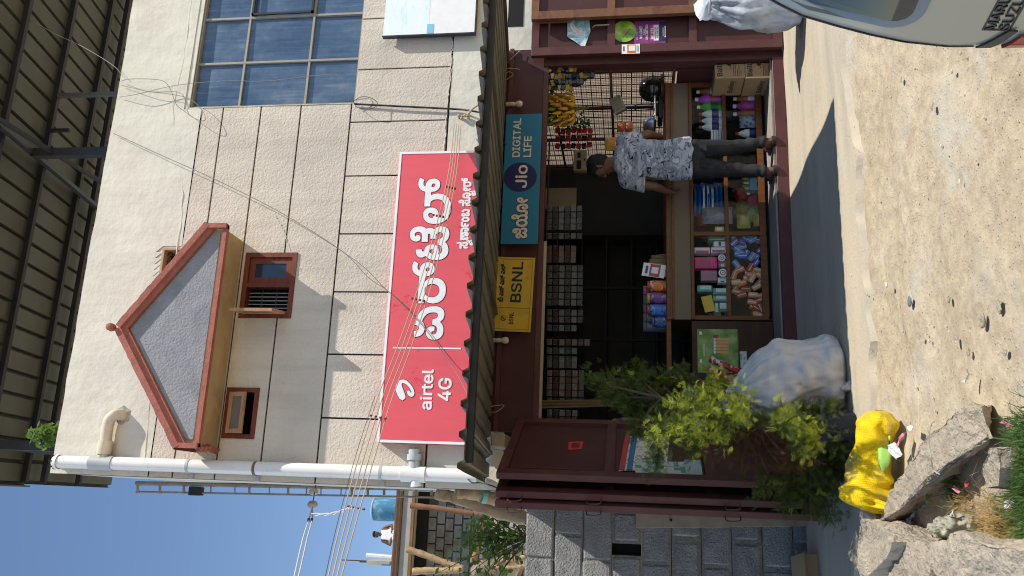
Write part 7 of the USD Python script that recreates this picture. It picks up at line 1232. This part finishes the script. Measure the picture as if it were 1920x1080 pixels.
rear(win.buffer(.022), .001, mat('bluish_seal', (.15, .17, .20), .3, .05, spec=.6), 'window_seal'); rear(win, .006, CARG, 'rear_window')
rear(Polygon([(-.30, 1.33), (2*MID+.30, 1.33), (2*MID+.31, 1.345), (-.31, 1.345)]), .004, BLACK, 'brake_light')
SEAM = flat('shut_line', (.02, .02, .02), .6)
edge = [(np.interp(z, zs_, ed)-.030, z) for z in np.linspace(.72, 1.36, 30)]; rear(LineString(edge).buffer(.0028), .0008, SEAM, 'shut_line', .001)
CHR = mat('dark_chrome_letter', (.06, .055, .05), .3, .1, metal=.6)
def rtext(txt, l0, z0, h, w):
    t = meshkit.text_mesh(txt, h, .003, False); v = np.array(t.vertices); v[:, 0] *= w/(v[:, 0].max()-v[:, 0].min()); s = np.interp(z0+v[:, 1], zs_, s0)-.001-v[:, 2]; l = l0-v[:, 0]; e0 = np.interp(z0+v[:, 1], zs_, ed); s = s+np.where(l > e0-.055, .055-np.sqrt(np.maximum(0, .055**2-np.clip(l-(e0-.055), 0, .055)**2)), 0)
    part('lettering', MB().add(np.array([cl(a, b, z) for a, b, z in zip(s, l, z0+v[:, 1])]), t.faces), CHR, car)
rtext('MARUTI', -.008, .702, .017, .115); rtext('SUZUKI', -.008, .680, .017, .115)
rear(sbox(-.30, .675, -.008, .722).difference(sbox(-.297, .678, -.011, .719)), .0006, CHR, 'badge_frame', .001)
rear(sbox(2*MID+.10, .655, .040, .671), .001, SEAM, 'bumper_gap', .002)
m = MB()
for k in range(4): a = [cl(-.004+.003*k, .036-.004*k, .712-.014*k), cl(-.01, .0-.004*k, .70-.014*k)]
rear(Polygon([(.040, .716), (.040, .690), (-.012, .664), (-.012, .678)]), .002, mat('tail_vent', (.05, .042, .035), .4), 'tail_light_base', .004)
rear(Polygon([(.038, .672), (.0, .655), (-.012, .48), (.036, .48)]), .002, mat('red_lens', (.28, .045, .03), .15, spec=.7), 'tail_light', .006)
rear(Polygon([(2*MID+.012, .48), (2*MID+.0, .66), (2*MID-.036, .67), (2*MID-.036, .48)]), .002, _mats['red_lens'], 'tail_light', .006)
rear(sbox(MID-.24, .50, MID+.24, .60), .003, WHITEP, 'number_plate', .006)
for s_ in (.62, 2.75):
    for l in (.01, 2*MID-.01):
        c = cl(s_, l+(.0 if l > MID else 0), .27); Rw = np.array([[Uh[0], Wl[0], 0], [Uh[1], Wl[1], 0], [0, 0, 1]])@rx(math.pi/2); tw = part('wheel', MB().lathe([(0, -.09), (.15, -.085), (.245, -.08), (.27, -.05), (.27, .05), (.245, .08), (.15, .085), (0, .06)], c, 28, Rw), mat('tyre_rubber', (.02, .02, .02), .8), car, smooth=40); part('rim', MB().lathe([(.0, -.094), (.14, -.09), (.155, -.084)], c, 24, Rw), ST, tw); part('rim', MB().lathe([(.0, .094), (.14, .09), (.155, .084)], c, 24, Rw), ST, tw)
sidew = MB()
for q in (0, 1):
    for a, b in ((.55, 1.25), (1.33, 1.95)):
        P = []
        for z in (.93, 1.0, 1.1, 1.2, 1.28):
            e0 = np.interp(z, zs_, ed)+.004; l = e0 if q == 0 else 2*MID-e0; P.append([cl(a+.16*(z-.93), l, z), cl(b-(.5 if b > 1.5 else 0)*(z-.93), l, z)])
        sidew.grid(P if q == 0 else [r_[::-1] for r_ in P])
part('side_window', sidew, CARG, car)
# ================================================================== block wall at the left
BLK = mat('hollow_block', (.36, .355, .34), .95, .2, 5, fine=1.0, fs=60, dist=.05, col2=(.25, .25, .245), s2=9, cut=(.45, .7)); MORT = mat('grey_mortar_joint', (.22, .205, .18), .95, .3, 12, fine=1.0, fs=40, dist=.03)
bw = thing('block_wall', 'grey concrete block boundary wall at the left with a missing block', 'wall', (-1.5, .4, 0))
zt0 = at(985, 1000, .05)[2]; ph = .2345; g = random.Random(4); wl = MB(); hole = (at(1138, 1040, .05)[0], at(1138, 1018, .05)[0])
for r in range(11):
    z1 = zt0-r*ph; z0 = z1-ph
    x = .02-(.0 if r % 2 else .22)+(.06 if r == 3 else 0); first_ = True; xr = .0
    while xr > -2.6:
        xl = xr-(.40 if not (first_ and r % 2) else .21); first_ = False
        if r == 3 and xl < -.2 < xr: xl = hole[1]
        jz, jx_ = (.034+g.uniform(-.012, .016), .036+g.uniform(-.015, .02)) if r > 2 else (.010, .012)
        if not (r == 3 and abs(xr-hole[1]) < .01):
            c = np.array([(xl+xr)/2, .15+g.uniform(-.006, .006), (z0+z1)/2]); sz = (xr-xl-jx_, .2, ph-jz)
            part('block', MB().box(c, sz, rz(g.uniform(-.02, .02))@ry(g.uniform(-.018, .018)), ch=.014), BLK, bw)
        else: xl = hole[0]; 
        xr = xl
    wl.span((-2.6, .062, z0 if r < 10 else -.3), (hole[0] if r == 3 else -.004, .24, z1-.006)) if r != 3 else (wl.span((-2.6, .062, z0), (hole[0], .24, z1-.006)), wl.span((hole[1], .062, z0), (-.004, .24, z1-.006)))
part('hole_back', MB().span((hole[0]-.01, .20, zt0-4*ph), (hole[1]+.01, .245, zt0-3*ph)), DARK, bw); part('mortar', wl, MORT, bw); 
pl = thing('plank', 'weathered wooden plank leaning on the block wall behind the doors', 'plank', at(1300, 980, .12)); a, b = at(1192, 985, .02), at(1560, 978, -.06); part('board', MB().beam(a+[.04, 0, 0], b+[.03, 0, 0], .125, .03, (0, -1, 0), ch=.003), mat('weathered_plank', (.30, .235, .17), .85, .25, 9), pl); part('knot', MB().box(at(1258, 975, -.01)+[.0, -.02, 0], (.02, .01, .02), ch=.004), DARK, pl)
c = at(1600, 1062, -.25); cb = thing('brown_carton', 'flattened brown carton at the foot of the block wall', 'carton', c); part('box', MB().box((c[0]-.16, -.22, .05), (.42, .34, .14), rz(.2), ch=.005), KRAFT, cb); part('flap', MB().box((c[0]-.08, -.36, .13), (.30, .22, .006), rz(.2)@rx(.25)), KRAFT, cb)
# logs leaning over the wall
LOG = mat('peeled_log', (.40, .27, .15), .8, .25, 9, fine=.6, fs=30, col2=(.24, .15, .08), s2=8); CUT = mat('log_cut', (.58, .36, .16), .8, .15, 20)
def log(name, label, a, b, r0, r1, y_, m_=LOG, cat='log', cutc=True):
    a, b = np.asarray(a), np.asarray(b); t = thing(name, label, cat, (a+b)/2); P = [a+(b-a)*q+np.array([.012*math.sin(q*7), 0, .012*math.cos(q*5)]) for q in np.linspace(0, 1, 14)]; rr2 = np.linspace(r0, r1, 14)*[1+.10*math.sin(k*2.3) for k in range(14)]; part('log', MB().tube(P, rr2, 14), m_, t, smooth=50)
    if cutc: d = (a-b)/np.linalg.norm(a-b); part('cut_end', MB().tube([P[0]-d*.0, P[0]+d*.003], r0*.97, 14), CUT, t)
    return t
t = log('log', 'thick peeled log with a green paint mark above the folded doors', at(858, 922, .42), at(955, 938, .62), .062, .058, 0); part('paint_mark', MB().tube([at(903, 929.5, .45), at(912, 931, .47)], .0645, 14), flat('green_paint', (.22, .42, .30), .7), t)
log('log', 'long rough log lying slanted behind the thick one', at(822, 926, .75), at(988, 974, .62), .055, .062, 0)
log('log', 'thin dark pole under the slanted log', at(880, 930, .9), at(960, 955, .8), .03, .03, 0, wood('pole_dark', '5a4026', .6), cutc=False)
# steel service pole beside the building with straps
POLEM = mat('pole_steel', (.26, .22, .18), .6, .25, 9, metal=.2); sp = thing('service_pole', 'thin double steel service pole with cross ties beside the building', 'pole', (.05, 1.2, 3))
ya = 1.6
for py0, py1, r in ((922, 927, .011), (906, 912, .024)):
    a, b = at(255, py0, ya), at(1000, py1, ya); b[2] = 0; part('upright', MB().tube([b, a], r, 8), POLEM, sp, smooth=50)
for px in (258, 300, 345, 395, 440, 468, 505, 540, 575, 602, 640, 660, 690, 720, 745, 780, 810):
    u = (px-255)/745; a, b = at(px, 906+6*u-2, ya-.02), at(px+R_.uniform(-1, 1), 922+5*u+3, ya-.02); part('tie', MB().tube([a, b], .008 if px % 3 else .014, 6), POLEM, sp)
m = MB().box(at(368, 921, ya), (.09, .08, .14), ch=.006); part('junction_box', m, BLACK, sp)
# ================================================================== unfinished building behind
FY = 15.0; ub = thing('unfinished_building', 'unfinished grey block house with a concrete roof slab and timber props', 'building', at(850, 1000, FY))
FB = mat('far_block', (.20, .20, .19), .95, .25, 1.2, col2=(.15, .10, .07), s2=.8, cut=(.55, .65)); FM = mat('far_mortar', (.10, .095, .085), .95)
xl, xr = at(800, 1120, FY)[0], at(800, 925, FY)[0]; z1 = at(769, 1000, FY)[2]; z0 = 0.0; CONCF = mat('far_concrete', (.36, .345, .31), .9, .15, 2)
part('wall', MB().span((xl, FY+.75, z0), (xr+3, FY+1.0, z1)), FM, ub); bh, bl = .235, .34; g = random.Random(9); r = 0; z = z1-.06
while z > 3.0:
    x = xr-.1-(.17 if r % 2 else 0)
    while x > xl:
        if not (g.random() < .03): part('block', MB().box((x-bl/2, FY+.74, z-bh/2), (bl-.035, .12, bh-.035), ch=.012), FB, ub)
        x -= bl
    z -= bh; r += 1
part('slab', MB().span((xl, FY, z1), (xr+3, FY+6.5, at(752, 1000, FY)[2])), CONCF, ub)
zt_ = at(735, 1000, FY)[2]; zb_ = at(752, 1000, FY)[2]
for k in range(4): part('formwork_plank', MB().span((xl+.1*k, FY-.05+.05*k, zb_+.005+k*(zt_-zb_)/4), (xr+.6, FY+.4+.05*k, zb_+(k+.8)*(zt_-zb_)/4)), wood(f'form_{"abcd"[k]}', ('5c4330', '7a5c42', '6b4a30', '86694c')[k], .7), ub)
part('slab_edge_board', MB().span((xl, FY-.12, z1-.10), (xr+.4, FY-.02, z1-.02)), wood('edge_board', '8a6a48', .8), ub)
part('parapet_block', MB().span(at(730, 1061, FY+.5), at(702, 1048, FY+1.2)), CONCF, ub)
for k, (px, py) in enumerate(((640, 1053), (674, 1055), (690, 1057))): a, b = at(702, py-.5, FY+.6), at(px, py-(702-px)*.05, FY+.6); part('rebar', MB().tube([a, b], .016, 5), RUST, ub)
part('pipe_stub', MB().tube([at(735, 1045, FY+.3), at(687, 1041, FY+.3)], .06, 8), PVCW, ub); part('upper_shadow_wall', MB().span((xl, FY+.6, z1-.28), (xr+3, FY+.74, z1-.005)), DARK, ub)  # dark strip stands in for the shade under the slab
def prop(label, p0, p1, r, y, m_=LOG): log('timber_prop', label, at(*p0, y), at(*p1, y), r, r*.9, y, m_, 'prop', False)
prop('reddish vertical prop under the far slab', (771, 948), (965, 972), .075, FY-.3, mat('rusty_prop', (.20, .10, .055), .85, .3, 4)); prop('pale slanting prop under the far slab', (764, 1030), (868, 1066), .085, FY-.4)
prop('lower pale prop at the left edge', (775, 1072), (868, 1068), .09, FY-.6); prop('upper of the two sticks on the stone stump', (905, 978), (886, 1056), .075, FY-2, mat('rusty_stick', (.26, .14, .07), .85, .3, 4)); prop('lower of the two sticks on the stone stump', (895, 990), (890, 1058), .07, FY-2, _mats['rusty_stick'])
prop('pale bamboo low behind the block wall', (930, 1056), (985, 1045), .06, FY-3); prop('second bamboo low behind the block wall', (925, 1066), (984, 1062), .05, FY-3)
a = at(888, 1066, FY-2); stone('rough stone stump carrying the sticks in front of the far house', [a+np.array([g.uniform(-.5, .4), g.uniform(-.2, .3), g.uniform(-1.2, .12)]) for _ in range(26)], 5, .12, mat('stump_stone', (.22, .17, .12), .95, .3, 3), 3, 2)
solo('lit_wall', MB().span(at(985, 1020, FY-.8), at(925, 968, FY-.3)), mat('far_pale_wall', (.40, .36, .29), .9, .2, 1.5), 'low pale wall behind the green shrub beyond the block wall', 'wall')
bt_ = thing('water_barrel', 'blue water barrel standing on the far roof', 'barrel', at(733, 956, FY+.8)); c = at(733, 956, FY+.8); r = abs(at(717, 934, FY+.8)[0]-at(717, 978, FY+.8)[0])/2; h = at(701, 956, FY+.8)[2]-c[2]
part('drum', MB().lathe([(0, -.25), (r*.92, -.25), (r*.98, .05), (r, h*.5), (r*.96, h*.95), (0, h*.95)], c, 28), mat('worn_blue_drum', (.05, .20, .33), .5, .3, 3, col2=(.25, .38, .45), s2=2.5, cut=(.5, .65)), bt_, smooth=40); part('rim', MB().lathe([(r*.98, h*.92), (r*1.03, h*.96), (r*.98, h)], c, 28), flat('pale_blue_rim', (.40, .52, .58), .5), bt_, smooth=40)
d = ray(715, 1002); k = (FY+4.6+7)/d[1]; hp = CAM+d*k; roof_person((hp[0], hp[1], hp[2]-1.42))
part('roof_deck', MB().span((xl, FY+3.0, hp[2]-1.62), (xr+2, FY+6.4, hp[2]-1.42)), CONCF, ub)
# green shrub behind the block wall, and two small plants on the building
def leafy(name, label, c, spread, n, leaf, m_, seed, cat='plant', stem=None, droop=.2):
    t = thing(name, label, cat, c); g = random.Random(seed); mb = MB(); st_ = MB(); c = np.asarray(c)
    for k in range(max(4, n//28)):
        tip = c+np.array([g.gauss(0, spread[0]*.6), g.gauss(0, spread[1]*.6), abs(g.gauss(.6, .35))*spread[2]]); C = curve([c, (c+tip)/2+[0, 0, spread[2]*.12], tip], 8); st_.tube(C, np.linspace(leaf*.08, leaf*.03, len(C)), 4)
        for j in range(28):
            q = g.uniform(.25, 1); p = C[min(len(C)-1, int(q*len(C)))]+np.array([g.gauss(0, leaf*.6), g.gauss(0, leaf*.6), g.gauss(0, leaf*.6)]); d = np.array([g.gauss(0, 1), g.gauss(0, 1), g.gauss(.1-droop, .6)]); d /= np.linalg.norm(d); s = np.cross(d, [g.gauss(0, .4), g.gauss(0, .4), 1]); s /= np.linalg.norm(s); w = leaf*.22; mb.add([p, p+d*leaf*.45+s*w, p+d*leaf, p+d*leaf*.45-s*w], [[0, 1, 2], [0, 2, 3]])
    part('stems', st_, BARK, t); part('leaves', mb, m_, t, kind='stuff')
LEAFL = mat('light_leaf', (.12, .22, .04), .55, .3, 12, transl=(.18, .28, .05))
leafy('leafy_plant', 'green leafy shrub in the gap between the block wall and the far house', at(990, 1010, 6), (.9, .5, 1.0), 700, .15, LEAFL, 4)
leafy('terrace_plant', 'small green plant growing on the terrace parapet', at(104, 815, .35), (.10, .08, .22), 200, .07, LEAFL, 6)
c_ = at(-2, 62, 1.0); solo('yellow_leaf', quadsheet([c_+[-.02, 0, -.05], c_+[.04, 0, -.05], c_+[.04, 0, .02], c_+[-.02, 0, .02]], curl=.01), flat('pale_leaf', (.5, .45, .2), .6), 'small pale leaf hanging at the shed roof edge', 'leaf')
# ================================================================== wires
CABLE = mat('cream_cable', (.42, .31, .20), .6, .15, 9); CABLEW = flat('white_cable', (.52, .50, .46), .5); CABLEB = flat('black_cable', (.02, .02, .02), .5)
# bundle of four cables from the wall to the pole behind the viewer
way = [(862, 228, .0), (800, 520, -.75), (752, 665, -1.25), (712, 805, -1.75), (668, 950, -2.3), (628, 1085, -2.9), (590, 1210, -3.5)]
off = [(-7, -13, -15, -14, -12.5, -11), (-2.3, -4.5, -5.5, -5, -4.5, -4), (2.3, 4.5, 5, 5, 4.5, 4), (7, 13, 15, 14, 12.5, 11)]
bd = thing('cable_bundle', 'four cream cables with spacers crossing in front of the red sign', 'cables', at(862, 228, 0))
def wire_pt(px, py, y, o, along=.24): return at(px+o, py+o*along, y)
pathpx = [(858, 232, .02), (846, 340, -.22), (806, 505, -.62), (762, 640, -.98), (722, 745, -1.28), (688, 855, -1.6), (652, 985, -2.0), (627, 1085, -2.35), (598, 1215, -2.9)]
half = [6, 7.5, 10.5, 12, 13, 14, 13.5, 12, 12]
for k, q in enumerate((-1, -.33, .33, 1)):
    P = curve([at(px+q*h, py+q*h*.2, y) for (px, py, y), h in zip(pathpx, half)], 70); part('cable', MB().tube(P, .0042, 6), CABLE, bd, smooth=True)
P = curve([at(px-1.45*h, py-h*.2, y) for (px, py, y), h in zip(pathpx[4:], half[4:])], 40); part('cable', MB().tube(P, .002, 5), CABLEB, bd)
for px, py, y, h in ((845, 352, -.24, 8), (822, 405-0, -.44, 9), (784, 562, -.80, 11), (709, 782, -1.41, 13.5), (668, 962-10, -1.88, 14)):
    for q in (-1, -.33, .33, 1): part('spacer', MB().tube([at(px+q*h, py+q*h*.2-1.6, y), at(px+q*h, py+q*h*.2+1.6, y)], .0095, 7), RUST, bd)
ins = thing('wire_insulator', 'cream wire anchor with knotted cable ends on the wall above the canopy', 'insulator', at(872, 215, .05)); c = at(869, 219, WY-.03)
for k in range(4): part('bead', MB().mesh(trimesh.creation.icosphere(2, .018)).rot(np.eye(3)), CABLE, ins) if False else part('bead', MB().add(np.array(trimesh.creation.icosphere(2, .017).vertices)+c+[.012*(-1)**k, 0, .045-.03*k], trimesh.creation.icosphere(2, .017).faces), CABLE, ins, smooth=True)
part('cable', MB().tube(curve([c+[0, 0, -.03], at(885, 205, -.05), at(898, 195, -.15), at(905, 190, -.3), at(908, 188, -.6)], 20), .011, 7), CABLE, ins, smooth=True)
part('hook', MB().tube([c+[0, .03, .05], c+[0, 0, .04], c+[0, -.01, 0]], .006, 6), RUST, ins)
# the upper pair with insulators and the twisted tail
up = thing('service_cable', 'pair of white cables anchored by two insulators left of the building', 'cables', at(590, 945, .9))
for k, (px, py) in enumerate(((588, 922), (586, 946))): part('insulator', MB().lathe([(0, -.035), (.03, -.03), (.045, -.008), (.045, .012), (.028, .032), (0, .035)], at(px, py, .9-.5*k), 14, ry(math.pi/2)), mat('porcelain', (.45, .38, .32), .3), up, smooth=True)
part('strap', MB().tube([at(594, 900, 1.3), at(590, 922, .9), at(586, 946, .4)], .006, 5), CABLEB, up)
for q in (-1, 1): part('cable', MB().tube(curve([at(586, 950, .38), at(582+q*3, 975, .1), at(572+q*4, 1010, -.4), at(556+q*4, 1080, -1.2), at(530, 1180, -2.4)], 30), .006, 6), CABLEW, up, smooth=True)
for q in (0, math.pi):
    P = []
    for i, s in enumerate(np.linspace(0, 1, 60)): a = s*14+q; px, py = 585+s*75, 964+3*math.sin(s*3)-14*s*s; P.append(at(px+1.2*math.cos(a)*2, py+math.sin(a)*2.2, .1-1.7*s))
    part('twisted_tail', MB().tube(P, .005, 5), CABLEW, up, smooth=True)
for q in (-1, 1): part('clip', MB().tube([at(582+q*3, 973, .12), at(581+q*3, 977, .08)], .012, 6), RUST, up)
def wire(name, label, pts, r, m_, n=40): solo(name, MB().tube(curve([at(*p) for p in pts], n), r, 5), m_, label, 'wire', smooth=True)
wire('slack_wire', 'thin grey wire sagging across the facade to the canopy', [(213, 250, .07), (300, 290, .05), (400, 335, .045), (520, 395, .045), (640, 470, .045), (690, 520, .03), (730, 548, -.01), (790, 608, -.02), (850, 690, -.06), (885, 755, -.4)], .0035, mat('grey_wire', (.20, .18, .16), .6))
wire('drop_cable', 'black cable clipped down the groove below the blue window', [(664, 195, .075), (700, 197, .075), (760, 200, .07), (820, 203, .07), (870, 206, .06), (905, 212, -.1)], .010, CABLEB)
wire('loop_wire', 'wire loop hanging from the parapet beside the blue window', [(228, 152, .08), (245, 148, .03), (300, 150, .03), (318, 165, .04), (330, 195, .05), (345, 208, .06), (365, 222, .02), (384, 226, .02), (380, 208, .03), (355, 185, .04), (315, 176, .05), (280, 172, .05), (228, 160, .08)], .003, _mats['grey_wire'], 60)
wire('loop_wire', 'long wire curving across the blue window panes', [(225, 182, .08), (260, 176, .03), (330, 160, .03), (420, 152, -.02), (500, 152, -.03), (590, 142, -.03), (630, 142, -.02), (648, 160, .0), (655, 192, .05)], .003, _mats['grey_wire'], 60)
wire('loop_wire', 'short wire looping above the cable clip under the blue window', [(662, 190, .07), (680, 181, .03), (700, 186, .03), (708, 196, .05), (695, 204, .03), (672, 202, .04), (662, 192, .07)], .003, CABLEB)
wire('hanging_wire', 'thin pale wire drooping below the shed roof at the upper right', [(0, 29, 1.0), (30, 32, .9), (65, 42, .8), (100, 62, .7), (150, 85, .6), (185, 105, .3), (215, 125, .1), (232, 145, .07)], .0025, mat('pale_grey_wire', (.30, .29, .26), .6))
wire('hanging_wire', 'thin cord across the header and the left door leaf', [(905, 832, -.35), (935, 835, -.4), (960, 855, -.45), (995, 870, -.6), (1010, 885, -.75), (1028, 902, -.95)], .0035, mat('dirty_cord', (.24, .18, .13), .7))
wire('hanging_wire', 'black cable loop where the drainpipe meets the canopy', [(873, 893, .0), (885, 905, -.05), (900, 905, -.05), (925, 912, -.1), (935, 918, .05)], .006, CABLEB)
for k, pts in enumerate((((975, 95, -.03), (950, 118, -.06), (940, 128, -.08), (958, 128, -.08), (975, 130, -.04)), ((945, 152, -.03), (962, 140, -.05), (952, 135, -.06), (940, 150, -.06), (937, 170, -.04)), ((908, 770, -.1), (922, 762, -.12), (945, 760, -.1), (930, 772, -.1), (915, 772, -.05)))):
    wire('frayed_twine', ('knotted twine on the header near the right end', 'frayed pale twine above the white bulb', 'frayed twine on the header near the wooden block')[k], pts, .0035, mat('pale_twine', (.36, .27, .18), .8), 24)
